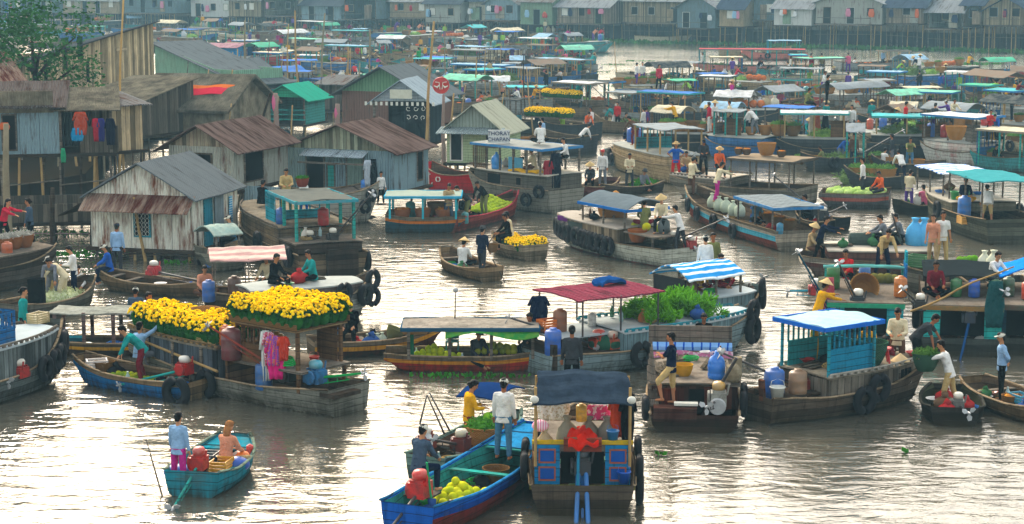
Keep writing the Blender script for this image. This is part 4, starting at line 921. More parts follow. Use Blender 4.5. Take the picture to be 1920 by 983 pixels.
# -- long blue and teal sampan with pomelos, bottom centre
b = boat('the long blue sampan', (764, 1010), (1000, 872), 1.5, H=.55, up='1c5aa8', st='14408c', lo='6a2322', inner='2f8c84', br=.42, bw=.3, sw=.75, label='long sampan painted bright blue outside and teal inside, bottom centre', rim='2a78b0', upm=mat('paint', '1658b0', '29496a', amt=.25), name='long_sampan')
b.hull.data.materials[3] = mat('paint', '2c8d86', '3e5a50', amt=.5)
MB().box((-.485*b.L, 0, .42), (.05, 1.05, .26)).build('transom_board', mat('plain', 'cfc2a0', 'a4987c'), b.root)
thwarts(b, (.05, .3), mat('paint', '2f9a90', '466058')); foredeck(b, .30, .49, mat('paint', '2a82b4', '38566a'))
engine(b, -.37, .12, .62, (-1, .0, -.28), 1.7, 'c8221a', IRON, tank='c8221a', scale=1.15)
MB().tube((-.36*b.L, -.1, .5), (-.40*b.L, -.12, 1.35), .022).build('tiller', mat('plain', '2f9c62', '1f6a44'), b.root)
o = P(b, 0, 0, .1, 55, 'bench', 'slate', 'navy', 'man in grey blue jacket and white helmet-like cap sitting by the red motor of the blue sampan', u=-.27, hat='cap'); o.location = b.W(-.28, .42, .50)
MB().box((-.28*b.L, .35, .5), (.5, .6, .04)).build('seat_board', GREYW, b.root)
o = P(b, 0, 0, .3, 75, 'stand', 'white', 'denim', 'man in long white shirt, jeans and white cap standing on the bow of the blue sampan', u=.3, hat='cap'); o.location = b.W(.245, .02, .50)
fruits(heap_pts(b, -.22, -.04, .5, .14, .3, .105, -.0, 3), 'pomelo', 'pomelo', 'yellow green pomelo in the pile inside the long blue sampan', 'pomelos in the blue sampan', 'e0d424', 'a3b020', .105)
basket(b.W(.12, -.15, .14), 'brown round basket lying in the middle of the long blue sampan', .8, DWEAVE)
# -- grey sampan with the blue parasol behind it
b = boat('the grey vegetable sampan', (798, 905), (962, 822), 1.35, H=.45, up='5f7a72', lo='3a3b36', br=.25, bw=.3, label='grey green sampan with a dark blue sunshade, behind the long blue sampan', rim='6f8a80', name='vegetable_sampan')
thwarts(b, (-.1, .2))
engine(b, -.38, .25, .6, (-1, -.5, .30), 1.3, '7d2e20', IRON); engine(b, -.25, -.3, .5, (-1, .25, .45), 1.0, '6b241c', IRON, tank='c9c0a4')
P(b, 880, 0, .35, 20, 'hold', 'yellow', 'maroon', 'woman in mustard blouse with hair bun sorting vegetables under the blue sunshade', u=.05, hair='bun'); THINGS[-1].location = b.W(.02, .1, .05)
q = b.W(.16, .0, 0)
c_ = MB(); 
c_.sheet(lambda a, c: ((.06+.34*a)*b.L, -.5+1.0*c, 1.36+.14*math.cos((a-.5)*math.pi)-.05*(2*c-1)**2), 6, 6, .03); c_.build('sunshade', mat('plain', '15305e', '0e2246', s=2, rough=.9), b.root)
for s in (-1, 1):
    MB().path([((.02 if s < 0 else .36)*b.L, s*.42, .4), ((.08 if s < 0 else .32)*b.L, s*.44, .9), ((.12 if s < 0 else .25)*b.L, s*.45, 1.36)], .016, 6).build('sunshade_arm', STEEL, b.root)
basket(b.W(-.04, -.42, .28), 'wide wicker basket of green vegetables beside the woman in yellow', 1.25, WEAVE, ('5f9a34', '2f6a1c'))
fruits([b.W(.03+.015*i, -.42+.1*(i % 2), .92) for i in range(3)], 'green_melon', 'melon', 'green melon on top of the wicker basket by the woman in yellow', 'melons on the basket', '93c02c', '5f9a22', .12)
tyre(b, -.2, -1, .3, 1.1, 'dark tyre lying against the side of the grey vegetable sampan')
for (x0, y0, x1, y1) in ((548, 396, 420, 155), (515, 418, 405, 170), (360, 352, 405, 170)):
    f = lambda X, Y: (680+X*320/1074, 690+Y*293/983); A, B_ = f(x0, y0), f(x1, y1); Y_ = b.W(-.2, 0, 0).y
    pole(on_y(*A, Y_), on_y(*B_, Y_), .022, 'dark slanting rod of the raised tripod frame on the grey sampan', 'frame_rod', 'rod', m=IRON, group='rods of the tripod frame')
sack(b.W(.33, -.1, .3), 'white plastic sack at the bow of the grey vegetable sampan', 'b9bcb4', .8)
# -- stern-on boat with dark canopy, bottom centre
b = boat('the blue doored stern boat', (1092, 968), (1088, 850), 2.15, H=.62, up='4a4238', st='8a2a22', lo='3f4a24', br=.5, sr=.0, sw=.94, label='boat seen from its stern with blue panelled doors and dark canvas canopy, bottom centre', name='market_boat')
zf = 1.42
sides(b, -.40, .30, zf-.35, BRN, BRN, roof=False, ends=(False, True))
MB().box((-.40*b.L, 0, zf-.05), (.10, 2.0, .07)).build('stern_rail', mat('plain', 'c9a21c', '3f7f3a', s=2), b.root)
MB().box((-.40*b.L, 0, zf-.16), (.07, 1.98, .14)).build('stern_beam', GREYW, b.root)
for s in (1, -1):
    dr = MB().box((-.405*b.L, s*.70, .92), (.05, .5, .80)).build('stern_door', mat('paint', '1778ac', '2c5468', amt=.4), b.root)
    for zz in (1.1, .74):
        mb = MB(); X_ = -.405*b.L-.035; mb.box((X_, s*.70, zz+.13), (.03, .34, .03)); mb.box((X_, s*.70, zz-.13), (.03, .34, .03)); mb.box((X_, s*.70-.155, zz), (.03, .03, .23)); mb.box((X_, s*.70+.155, zz), (.03, .03, .23)); mb.build('panel_moulding', mat('plain', '9c5a48'), dr)
        MB().box((X_+.002, s*.70, zz), (.02, .27, .22)).build('door_panel', mat('plain', '1d4f9c', '1a3f78'), dr)
MB().box((-.36*b.L, 0, .9), (.04, .86, .84)).build('stern_shade_panel', DARK, b.root)  # black sheet behind the doors, stands for the unlit space inside
MB().box((-.415*b.L, 0, .47), (.10, 2.1, .08)).build('stern_sill', mat('wood', '6b6a2c', '3a3a22'), b.root)
MB().box((-.46*b.L, 0, .34), (.35, 1.95, .05)).build('stern_step', DARKW, b.root)
mb = MB()
mb.box((-.43*b.L, 0, 1.36), (.14, .75, .26)); mb.build('engine_board', mat('wood', '7a3a2c', '5a5648', amt=.8), b.root)
engine(b, -.40, 0, .75, (-.55, 0, -.75), 1.25, '2c3034', mat('plain', '1766a8', '274a68', rough=.4), tank='38404a', scale=1.1)
for dy in (-.11, .13): MB().tube((-.42*b.L, dy*.6, .85), (-.60*b.L, dy, -.1), .05, .045).build('shaft_housing', mat('plain', '1766a8', '274a68', rough=.4), b.root)
MB().tube((-.44*b.L, .08, 1.3), (-.50*b.L, .1, .35), .03).build('rudder_stock', mat('plain', '1f7a9c', '2a4f5c'), b.root)
cm = mat('plain', '2b3846', '181f28', s=1.5, amt=.8, rough=.9)
mb = MB(); mb.sheet(lambda a, c: ((-.47+.27*a)*b.L, (2*c-1)*(.98-.08*a)+.02*math.sin(a*9)+.02*math.sin(c*9+a*3), 2.26+.36*min(1, a*1.6)+.015*math.sin(a*17+c*4)-.05*(2*c-1)**2+.02*math.sin(c*14)), 14, 12, .035); mb.build('canvas_canopy', cm, b.root)
for s in (1, -1):
    for u in (-.42, -.2): MB().tube((u*b.L, s*.93, .9), (u*b.L, s*.93, 2.5), .03).build('post', BAMB, b.root)
    MB().ball((-.465*b.L, s*.95, 2.30), (.07, .09, .08), 8).build('canopy_tie', WHITE, b.root, True)
MB().box((-.08*b.L, 0, zf-.33), (2.6, 1.7, .04)).build('deck', GREYW, b.root)
cloth_hang(b.W(-.25, .58, 2.22), .62, .58, 'white patterned cloth hanging under the dark canopy at left', m=mat('pattern', 'd9d6c9', 'b8a98c'), rz=0, shirt=False, name='hanging_cloth', cat='cloth')
cloth_hang(b.W(-.3, -.72, 2.25), .3, .9, 'orange red garment hanging under the dark canopy at right', 'd4471c', cat='clothes')
cloth_hang(b.W(-.33, -.90, 2.3), .25, 1.0, 'black garment hanging at the right post of the dark canopy', '14141a', cat='clothes')
cloth_hang(b.W(-.05, -.22, 2.3), .65, .55, 'flowered grey curtain at the back under the dark canopy', m=mat('pattern', '9c9686', '6c4a4a'), shirt=False, name='curtain', cat='curtain')
cloth_hang(b.W(-.25, -.30, 1.95), .5, .3, 'pink printed bag cloth under the dark canopy', m=mat('pattern', 'd04a80', 'e0c9cf', s=.5), shirt=False, name='hanging_cloth', cat='cloth')
o = drum(b.W(-.3, .02, 1.68), 'yellow bucket with pink lid on the goods of the stern boat', 'e0a812', .42)
thing_mesh('red_sheet', lambda: MB().sheet(lambda a, c: (-.3+.6*a, -.55+1.1*c, .08+.13*math.sin(a*math.pi)**.5*math.sin(c*math.pi)**.5+.045*math.sin(a*13+c*9)+.04*math.sin(c*23-a*6)), 18, 26, .06), [mat('plain', 'c8240f', '961a10', s=3)], b.W(-.36, .0, 1.33), 'crumpled bright red cloth lying at the stern of the blue doored boat', 'cloth')
for i, (v, c, l) in enumerate(((.3, '8f8a76', 'left'), (-.12, '827b6c', 'middle'), (-.5, '8a8578', 'right'))):
    sack(b.W(-.28, v, 1.10), f'{l} net sack of goods stacked under the dark canopy', c, .9)
sack(b.W(-.36, .75, 1.08), 'beige sack at the left corner of the blue doored boat', 'b5a07c', .7)
thing_mesh('pink_bundle', lambda: MB().ball((0, 0, .1), (.17, .14, .12), 12), [mat('stripe', 'd8809c', 'ecd6da', s=.05, ax='x')], b.W(-.36, .84, 1.55), 'pink striped bundle at the left rear corner under the canopy', 'bundle', smooth=True)
pail(b.W(-.43, -.82, .58), 'small blue pail hanging below the right stern door', '1c5cc0', .85)
pail(b.W(-.38, -.6, 1.36), 'blue basin on the right stern rail of the blue doored boat', '1a6fae', .8, 'basin')
for (u, z, s_) in ((-.33, .75, 1.05), (-.30, .30, 1.15), (.0, .75, 1)): tyre(b, u, -1, z, s_)
for (u, z, s_) in ((-.28, .72, 1.1), (.05, .6, 1.1)): tyre(b, u, 1, z, s_)
# -- stern boat with man in navy shirt
b = boat('the brown stern boat', (1302, 812), (1296, 722), 2.2, H=.42, up='3c2c26', lo='2b241f', br=.4, sr=.0, sw=.92, label='brown boat seen from its stern carrying a blue water jug and pink bedding', name='market_boat')
sides(b, -.36, .38, .95, mat('vplank', '4c2f26', '33241e'), GREYW, ends=(True, True))
for s in (1, -1): MB().box((-.375*b.L, s*.5, .65), (.04, .52, .5)).build('stern_door', mat('vplank', '51261c', '3a2019'), b.root)
MB().box((-.47*b.L, .45, .42), (.4, 1.0, .32)).build('stern_box', mat('wood', '3a201a', '5c4a40'), b.root); MB().box((-.38*b.L, -.05, .6), (.04, .35, .6)).build('stern_shade_panel', DARK, b.root)  # narrow black panel on the end wall paints a dark interior
MB().box((-.46*b.L, .2, .64), (.2, .55, .06)).build('white_board', WHITE, b.root)
engine(b, -.44, -.55, .62, (-1, .35, .15), .9, '8f8f84', IRON, tank='b58a34', scale=1.2)
MB().tube((-.40*b.L, -.2, .3), (-.46*b.L, -.95, 1.75), .04).build('tiller_arm', IRON, b.root)
MB().lathe([(.18, 0), (.2, .03), (.2, .08), (.18, .1)], (-.50*b.L, -.52, .62), 18, M=Matrix.Rotation(R(90), 3, 'Y')).build('fan_guard', STEEL, b.root)
for i in range(5): MB().tube((-.40*b.L, .85+.05*i, .5), (-.25*b.L, 1.02+.02*i, 1.9-.15*i), .03, .02, 6).build('oar_shaft' if i < 2 else 'pole_bundle', GREYW, b.root)
o = P(b, 0, 0, .9, 165, 'crossed', 'navy', 'khaki', 'man in navy polo shirt and khaki shorts leaning with one foot up on the brown stern boat', u=-.43, sl='short', pl='short'); o.location = b.W(-.43, .55, .58)
jug(b.W(-.26, -.52, 1.02), 'large blue water jug on the deck of the brown stern boat', '2a74cc', 1.35)
basket(b.W(-.22, .25, 1.02), 'small yellow basin basket beside the man in navy', .65, mat('plain', 'b98a22', '8a6118'))
thing_mesh('bedding', lambda: MB().sheet(lambda a, c: (-.55+.3*a, -1.0+2.0*c, .35-.25*a+.03*math.sin(c*12)), 4, 20, .25), [mat('pattern', 'c8789c', 'd8c3cc', s=.6)], b.W(.33, 0, .82), 'pink flowered bedding roll across the brown stern boat', 'bedding', rz=b.th)
thing_mesh('checked_cloth', lambda: MB().sheet(lambda a, c: (.0+.1*a, -1.0+2.0*c, .1*a), 2, 20, .09), [mat('stripe', '15489c', '6f9ac8', s=.22, ax='y', amt=.2)], b.W(.34, 0, 1.16), 'blue checked cloth strip above the pink bedding', 'cloth', rz=b.th)
MB().box((.40*b.L, .05, 1.42), (.06, 2.1, .45)).build('windbreak_board', GREYW, b.root)
for s in (1, -1): MB().box((.40*b.L, s*.95, 1.2), (.06, .06, .9)).build('post', GREYW, b.root)
thing_mesh('motor_parts', lambda: MB().ball((0, 0, .2), (.2, .22, .25), 10).box((.1, .2, .4), (.2, .2, .3)).box((-.1, -.1, .3), (.15, .3, .2)), [mat('plain', '8a8068', '4a3a2a', s=2)], b.W(-.30, -.92, 1.0), 'pile of motor parts at the right rail of the brown stern boat', 'motor parts')
for (u, z) in ((-.36, .55), (-.15, .5)): tyre(b, u, -1, z, 1.15)
tyre(b, -.4, 1, .45, 1.1)
# -- grey boat with teal cabin (right)
b = boat('the grey boat with the teal cabin', (1426, 790), (1712, 738), 1.85, H=.55, up='4d443a', st='', lo='2d2a22', br=.45, sr=.1, sw=.6, bw=.35, label='grey planked boat with an open teal cabin under a pale blue roof, right of centre', ext=.05, name='cabin_boat')
sides(b, -.22, .46, .98, mat('vplank', '6f6a60', '4b463e', s=1.3, amt=.8), GT, wins=[(.28, .72, .52, .42, 3)], over=.05, rail=mat('wood', '8f8d84', '6a675e'), ends=(True, True))
MB().box((-.30*b.L, 0, .62), (1.3, 1.2, .05)).build('afterdeck', DARKW, b.root)
zc = 2.18; u0, u1 = -.20, .08; vv = .70
slats(b, u0, u1, -vv, -vv, 1.02, zc, mat('paint', '1c7fa0', '33606a', amt=.3), .52); slats(b, u0, u1, vv, vv, 1.02, zc, mat('paint', '2c8c8e', '456660'), .52)
slats(b, u1, u1, -vv+.03, vv-.03, 1.02, zc, TEAL, .5)
canopy(b, u0-.06, u1+.02, zc+.06, 1.75, mat('plain', '9fc0c4', '86a09c', s=.8), edge=mat('plain', '1f66c4', '1c4f90'), npost=2, zb=1.0, pm=TEAL, name='cabin_roof')
engine(b, -.26, -.1, .62, (-1, .25, .52), 2.4, '8c2a20', IRON, tank='b04030'); 

drum(b.W(-.40, .0, .45), 'big blue plastic drum at the stern of the grey teal cabined boat', '1d5fae', .95); drum(b.W(-.32, -.35, .5), 'brown jerry drum beside the big blue drum', '8a6a4c', .85)
pail(b.W(-.44, -.35, .55), 'white and green paint pail at the stern beside the blue drum', 'cfd2c8', 1.15)
MB().box((-.49*b.L, -.15, .45), (.09, .14, 1.2), ry=-.1).build('stern_post', mat('wood', '6a4634', '3f2e26'), b.root)
P(b, 1623, .1, .35, -100, 'hold', 'yellow', 'brown', 'woman in bright yellow blouse behind the big green basket'); P(b, 1681, .2, .45, -110, 'hold', 'cream', 'brown', 'tall woman in pale patterned shirt standing behind the red stool on the teal cabined boat', size=1.05)
P(b, 1718, .1, .55, -20, 'bend', 'darkgrey', 'black', 'man in dark grey shirt bending over the bow to hand down a green basket', sl='short'); P(b, 1655, .25, .2, -90, 'sit', 'maroon', 'brown', 'child in red top sitting behind the red stool')
THINGS[-1].location.z = .55
basket(b.P(1630, -.35, 1.05), 'large green woven basket on the deck of the teal cabined boat', 1.25, GWEAVE)
def stool_mb():
    m = MB(); m.lathe([(.15, .3), (.17, .3), (.17, .33), (.01, .33)], n=14)
    for i in range(4): a = i*1.57+.78; m.tube((.11*math.cos(a), .11*math.sin(a), .31), (.17*math.cos(a), .17*math.sin(a), 0), .022, n=6)
    return m
thing_mesh('stool', stool_mb, [mat('plain', 'c4202c', 'a01c24', rough=.4)], b.P(1655, -.45, 1.05), 'red plastic stool on the deck beside the green basket', 'stool', scale=1.2)
thing_mesh('conical_hat', lambda: MB().lathe([(.24, 0), (.12, .10), (.004, .19)], n=20), [mat('plain', 'c9b188', 'a99468')], b.P(1688, -.55, 1.07), 'conical straw hat lying on the deck at the bow', 'hat')
P(b, 1425, 0, 0, 0, 'stand', 'yellow', label='x') if False else None
cloth_hang(b.W(-.03, .75, 2.0), .22, 1.1, 'yellow cloth hanging at the cabin of the grey boat', 'd0a01c', shirt=False, name='hanging_cloth', cat='cloth')
thing_mesh('black_bundle', lambda: MB().ball((0, 0, .12), (.4, .2, .16), 10).ball((.25, 0, .25), (.14, .1, .1), 8), [DARK], b.W(-.02, .2, 1.05), 'black bundle lying on the deck inside the teal cabin', 'bundle', smooth=True, rz=b.th)
tyre(b, .06, -1, .62, 1.3, 'upper tyre hung on the grey planked side under the teal cabin'); tyre(b, -.03, -1, .38, 1.3, 'lower tyre near the motor of the grey teal cabined boat')
# -- small round sampan and long sampan at right
b = boat('the round black sampan', (1790, 800), (1776, 752), 1.45, H=.34, up='2b2824', lo='1f1d1a', br=.1, bw=.55, sw=.75, inner='3c4030', label='small round dark sampan with a motor beside the bow of the grey boat', rim='3a3a34', name='small_sampan')
engine(b, -.3, -.1, .3, (-1, -.3, .1), .7, '6a6c66', IRON, scale=.9)
o = P(b, 1775, 0, .15, 160, 'reach', 'white', 'khaki', 'man in white shirt and khaki trousers reaching from the round black sampan for a basket', u=.0); o.location = b.W(.05, .05, .1)
o = basket(b.W(.1, .62, .95), 'deep green plastic basket of leaves held between two men', .95, GWEAVE, ('5a7f34', '2f5420')); o.location.z = .98
f = link('greens_heap', leaf_heap(.45, .35, .1, 160, mat('leaf', '6f7f34', '3f5424'), .1), b.root); f.location = (0, 0, .12)
b = boat('the brown sampan at the right edge', (1985, 800), (1822, 742), 1.45, H=.36, up='6b5a42', lo='4a3d30', br=.15, bw=.5, sw=.7, label='worn brown open sampan at the right edge with a man in blue standing', name='open_sampan')
P(b, 1876, .0, .12, 175, 'behind', 'lightblue', 'black', 'man in long blue shirt, black trousers and cream cap standing hands behind back', hat='cap'); THINGS[-1].children[0].color = lin('55708c')+(1,)
crate(b.P(1912, .1, .2), 'teal crate in the brown sampan at the right edge', '2a8ca8', b.th); thwarts(b, (-.1, .25))
basket(b.P(1896, .2, .12), 'small basket with red and white packets in the brown sampan', .7, DWEAVE, ('d9a441', 'b05a2c'))
# -- large blue-grey boat with greens heap (centre right)
b = boat('the blue-grey cargo boat', (1012, 700), (1392, 648), 2.3, H=.55, up='7d8f90', st='', lo='5a5c54', br=.55, sr=.05, sw=.7, bw=.3, label='large faded blue-grey cargo boat with red tin awning and heap of green bananas, centre right', ext=.04, upm=mat('paint', '7c9092', '55584f', amt=.6), name='cargo_boat')
sides(b, -.20, .47, 1.02, BLG, mat('plain', 'a9b3b4', '8a9090', s=.6), wins=[(-.02, .72, .3, .55, 1), (.42, .85, .28, .10, 1)], over=.05, rail=TEAL, wm=mat('plain', '8fa4a2'))
MB().box((-.33*b.L, 0, .55), (1.9, 1.7, .05)).build('afterdeck', DARKW, b.root); MB().box((-.33*b.L, .1, 1.0), (1.9, 1.6, .04)).build('upper_afterdeck', mat('plain', 'a9b3b4', '8a9090', s=.6), b.root)
for v in (.85, -.72): 
    for u in (-.45, -.22): MB().box((u*b.L, v, .78), (.07, .07, .45)).build('deck_post', DARKW, b.root)
canopy(b, -.40, -.005, 2.02, 2.2, mat('corr', '7c3a48', '5a3038', ax='x', s=1.6, amt=.15), 'flat', IRON, 3, zb=1.05, tilt=.0, v0=.15, pr=.018, name='tin_awning', edge=None)
thing_mesh('folded_tarp', lambda: MB().sheet(lambda a, c: (-.4+.8*a, -.25+.5*c, .12*math.sin(a*3.14)+.04*math.sin(a*9+c*7)+.05), 12, 8, .08), [mat('plain', '174a86', '12386a')], b.W(-.12, .5, 2.1), 'folded blue tarpaulin on the red tin awning', 'tarpaulin', rz=b.th)
# green banana bunches
def bunch_me(seed):
    rnd = random.Random(seed); mb = MB()
    for i in range(34):
        a = rnd.uniform(0, 6.28); t = rnd.random(); r0 = .05; l = .15; z = .05+.16*t; d = Vector((math.cos(a), math.sin(a), rnd.uniform(-.2, .5))).normalized()
        p0 = Vector((0, 0, z))+d*r0; mb.path([p0, p0+d*l*.5+Vector((0, 0, -.0)), p0+d*l+Vector((0, 0, .05))], [.012, .02, .006], 5)
    mb.tube((0, 0, 0), (0, 0, .28), .022, .012, 6); return mb.mesh('banana_bunch', [mat('leaf', '63a022', '386f14', s=2)], True)
bm = [bunch_me(i) for i in range(3)]; rnd = random.Random(3)
for k, (n_, z_, h0, h1) in enumerate(((46, 1.08, -.06, .32), (36, 1.26, -.03, .30), (22, 1.44, .0, .27))):
    for i in range(n_):
        u = rnd.uniform(h0, h1); v = rnd.uniform(-.85+.15*k, .85-.15*k); o = link('banana_bunch', bm[i % 3], None, b.W(u, v, z_+rnd.uniform(0, .04)), rnd.uniform(0, 6)); o.rotation_euler.x = rnd.uniform(-.7, .7); o.scale = (rnd.uniform(.95, 1.3),)*3
        tag(o, 'bunch of green bananas in the heap on the blue-grey cargo boat', 'bananas', 'green banana bunches in the heap')
for i in range(10):
    o = link('banana_bunch', bm[i % 3], None, b.W(-.06+.012*i, .2+rnd.uniform(-.3, .3), 1.08), rnd.uniform(0, 6)); tag(o, 'bunch of green bananas in the heap on the blue-grey cargo boat', 'bananas', 'green banana bunches in the heap')
basket(b.W(-.03, -.45, 1.06), 'low brown basket in front of the banana heap with a dog-coloured sack', .6, WEAVE)
sack(b.W(-.04, -.3, 1.06), 'small ginger sack beside the banana heap', 'a8683a', .55)
drum(b.P(1050, .2, 1.02), 'rusty brown jar drum under the red tin awning', '8a5230', .72); drum(b.P(1110, .3, 1.02), 'white tin under the red awning', 'c9cbc4', .45)
drum(b.P(1037, -.55, .58), 'tall blue drum at the stern of the blue-grey cargo boat', '1a5cb4', .85)
crate(b.P(1030, .3, 1.04), 'orange plastic crate on the stern deck beside the blue drum', 'd06a18', b.th, 1.05)
engine(b, -.26, -.45, .55, (-1, .45, .42), 2.6, 'c8401c', IRON, tank='b8361c', scale=1.2); engine(b, -.22, -.7, .6, (-1, .1, .05), .5, 'b8502c', IRON, tank='c8b09c')
thing_mesh('green_bag', lambda: MB().ball((0, 0, .2), (.45, .3, .24), 12), [mat('plain', '2c5a44', '1c3a2e', s=2)], b.W(-.24, -.55, .5), 'dark green covered bundle beside the motor of the blue-grey boat', 'bundle', smooth=True)
MB().box((-.49*b.L, -.1, .35), (.12, 1.5, 1.1)).build('stern_boards', DARKW, b.root)
P(b, 1072, 0, .55, 90, 'stand', 'darkgrey', 'black', 'person in dark grey jacket seen from behind beyond the dark canvas canopy', hair='bun', hat=None); THINGS[-1].location = at(1072, 742, .45)
P(b, 1207, .6, .7, -90, 'stand', 'black', 'black', 'black haired head of a person behind the banana heap'); THINGS[-1].location.z = .15
P(b, 1318, -1.0, .2, -90, 'sit', 'black', 'black', 'person peeping from behind the grey windbreak board'); THINGS[-1].location = b.P(1318, -1.15, .35)
tyre(b, -.14, -1, .45, 1.35, 'tyre hung at the middle of the blue-grey side near the stern'); tyre(b, .47, -1, .55, 1.5, 'big tyre at the bow of the blue-grey cargo boat')
tyre(b, .47, -1, 1.1, 1.2, 'upper tyre at the bow of the blue-grey cargo boat')
cloth_hang(b.W(-.43, .6, 1.95), .45, .7, 'dark blue cloth hanging under the red tin awning', '101c38', shirt=True)
# boat behind with blue and white striped awning
b = boat('the striped awning boat', (1250, 622), (1412, 598), 2.1, H=.6, up='6f8684', lo='4a4f4a', br=.5, bw=.3, label='grey boat with blue and white striped sheet awning above the banana heap', name='awning_boat')
sides(b, -.48, .30, 1.02, BLG, mat('plain', 'a9b3b4', '8a9090', s=.6), over=.05)
canopy(b, -.48, .16, 1.62, 1.8, mat('stripe', '2a86c4', 'd0dade', s=.27, ax='y', amt=.6), 'arch', GREYW, 3, zb=1.05, name='striped_awning')
MB().box((-.47*b.L, 0, 1.32), (.06, 1.4, .6)).build('side_curtain', mat('plain', '2c2e30', '1c1c1e'), b.root)
P(b, 1312, .1, 1.08, -80, 'sit', 'yellow', 'maroon', 'child in yellow top sitting under the blue and white striped awning', size=.8); P(b, 1345, .3, 1.08, -60, 'sit', 'maroon', 'maroon', 'person in dark red sitting at the back under the striped awning')
sack(b.P(1278, -.3, 1.06), 'left brown sack under the striped awning', '7a5c48', .8); sack(b.P(1295, -.2, 1.06), 'right brown sack under the striped awning', '6f5442', .8)
basket(b.P(1362, .3, 1.1), 'upturned green basin under the striped awning', .8, mat('plain', '2f8a72'))
engine(b, .42, .0, .75, (1, .1, .6), .9, '6a4a38', IRON); tyre(b, .47, -1, .75, 1.3, 'lower tyre on the bow of the striped awning boat'); tyre(b, .42, -1, 1.1, 1.1, 'upper tyre on the bow of the striped awning boat')
P(b, 1322, .7, .9, 100, 'stand', 'white', 'grey', 'man with pale cap standing behind the striped awning', hat='cap'); P(b, 1335, 1.0, .9, -80, 'stand', 'olive', 'grey', 'man with dark hair standing behind the striped awning')
# -- green canopy pomelo boat
b = boat('the pomelo boat with green canopy', (1010, 690), (722, 690), 1.35, H=.42, up='5f5548', st='c98412', lo='a8241a', br=.05, sr=.1, bw=.7, sw=.7, label='low wooden boat with yellow stripe, plank roof and green canopy loaded with pomelos', strz=.10, name='pomelo_boat')
canopy(b, -.5, .38, 1.22, 1.5, mat('wood', '8f8a80', '6a665c', amt=.6), 'flat', GREYW, 4, zb=.4, edge=mat('plain', '1f4f6a', '2a3a40'), name='plank_roof', pr=.04)
mb = MB(); mb.sheet(lambda a, c: ((-.5+.6*a)*b.L, .70+.14*c, 1.18-.24*c*(.6+.4*math.sin(a*7))+.0), 14, 3, .02); mb.build('green_valance', mat('plain', '2f8a3c', '8fa13c', s=2), b.root)
MB().box((.33*b.L, .1, .75), (.16, .22, .75)).build('green_stand', mat('plain', '1c6a48', '16503a'), b.root)
MB().lathe([(.05, -.35), (.11, -.3), (.11, .3), (.05, .35)], (.30*b.L, .3, 1.08), 10, M=Matrix.Rotation(R(90), 3, 'Y')).build('rolled_mat', mat('plain', 'b08a5c', '8a6a44'), b.root)
fruits(heap_pts(b, .02, .36, .6, .16, .3, .085, 0, 4)[:150], 'pomelo', 'pomelo', 'yellow green pomelo in the big pile on the boat with green canopy', 'pomelos under the green canopy', 'd0d428', '92aa1e', .085)
fruits(heap_pts(b, -.34, -.10, .6, .4, .3, .085, 0, 2), 'pomelo', 'pomelo', 'dull green pomelo on the rear rack of the boat with green canopy', 'pomelos on the rear rack', '9c9a1e', '6a7a1c', .085)
thing_mesh('chair', lambda: MB().box((0, 0, .22), (.36, .36, .04)).box((0, .17, .45), (.36, .03, .4)).box((-.16, -.16, .1), (.04, .04, .22)).box((.16, -.16, .1), (.04, .04, .22)).box((-.16, .16, .1), (.04, .04, .22)).box((.16, .16, .1), (.04, .04, .22)), [mat('plain', '157a7c', None, rough=.4)], b.P(848, -.35, .45), 'teal plastic chair under the plank roof of the pomelo boat', 'chair')
P(b, 998, -.1, .15, -120, 'bench', 'brown', 'black', 'person in brown shirt sitting at the stern of the pomelo boat'); P(b, 893, .15, .1, -60, 'sit', 'darkgrey', 'black', 'person in dark clothes bending behind the pomelos', hat='bluecap')
pole(b.P(853, -.5, 1.25), b.P(853, -.5, 1.25)+Vector((.02, 0, .75)), .02, 'thin rod with round metal ball above the plank roof', 'lamp_rod', m=IRON)
o = MB().ball((0, 0, 0), .075, 12).build('metal_ball', STEEL, THINGS[-1], True); o.location = (.02, 0, .78)
# second yellow striped sampan (left of it)
b = boat('the yellow striped sampan', (590, 668), (822, 652), 1.25, H=.42, up='6b6252', st='c9901c', lo='4a2a22', br=.35, sr=.05, bw=.2, sw=.8, label='open wooden sampan with yellow stripe, between the flower boat and the pomelo boat', name='open_sampan', ext=.06)
P(b, 624, 0, .15, 75, 'bench', 'denim', 'navy', 'person in blue hooded jacket sitting with back turned in the yellow striped sampan'); P(b, 660, .1, .15, -100, 'bench', 'black', 'black', 'dark haired woman in black jacket looking left in the yellow striped sampan', hair='bun')
for i in range(4): sack(b.P(690+i*9, -.1+.1*(i % 2), .15), 'pale plastic sack in the yellow striped sampan', 'a9b3a0', .55, i)
basket(b.P(735, .1, .3), 'tilted olive basket at the bow of the yellow striped sampan', .75, mat('weave', '7f8052', '5f6040')); thwarts(b, (-.1, .15))
THINGS[-1].rotation_euler.y = .4
# -- flower boat
b = boat('the flower boat', (655, 775), (268, 695), 1.9, H=.5, up='cfc8b4', lo='b5b4a4', br=.35, sr=.18, sw=.75, bw=.5, label='big dark planked boat carrying two tiers of yellow chrysanthemums, left of centre', upm=mat('paint', '77776c', '38362e', amt=.9), name='flower_boat')
FLP = mat('vplank', '4c5660', '33373a', s=1.1, amt=.7)
sides(b, -.02, .49, 1.22, FLP, GT, inset=.02, over=.04, rail=mat('wood', '8c7550', '5c4a34'), wins=[(.13, .5, .25, .35, 1)])
for u in (.05, .2, .35): MB().box((u*b.L, b.wf(u)+.02, .85), (.08, .04, .75)).build('side_rib', GREYW, b.root)
MB().tube((-.04*b.L, b.wf(0)+.1, .72), (.47*b.L, b.wf(.45)+.12, 1.12), .035).build('bamboo_fender', BAMB, b.root)
MB().box((-.05*b.L, 0, .75), (.05, 1.6, 1.0)).build('end_panel', BRN, b.root)
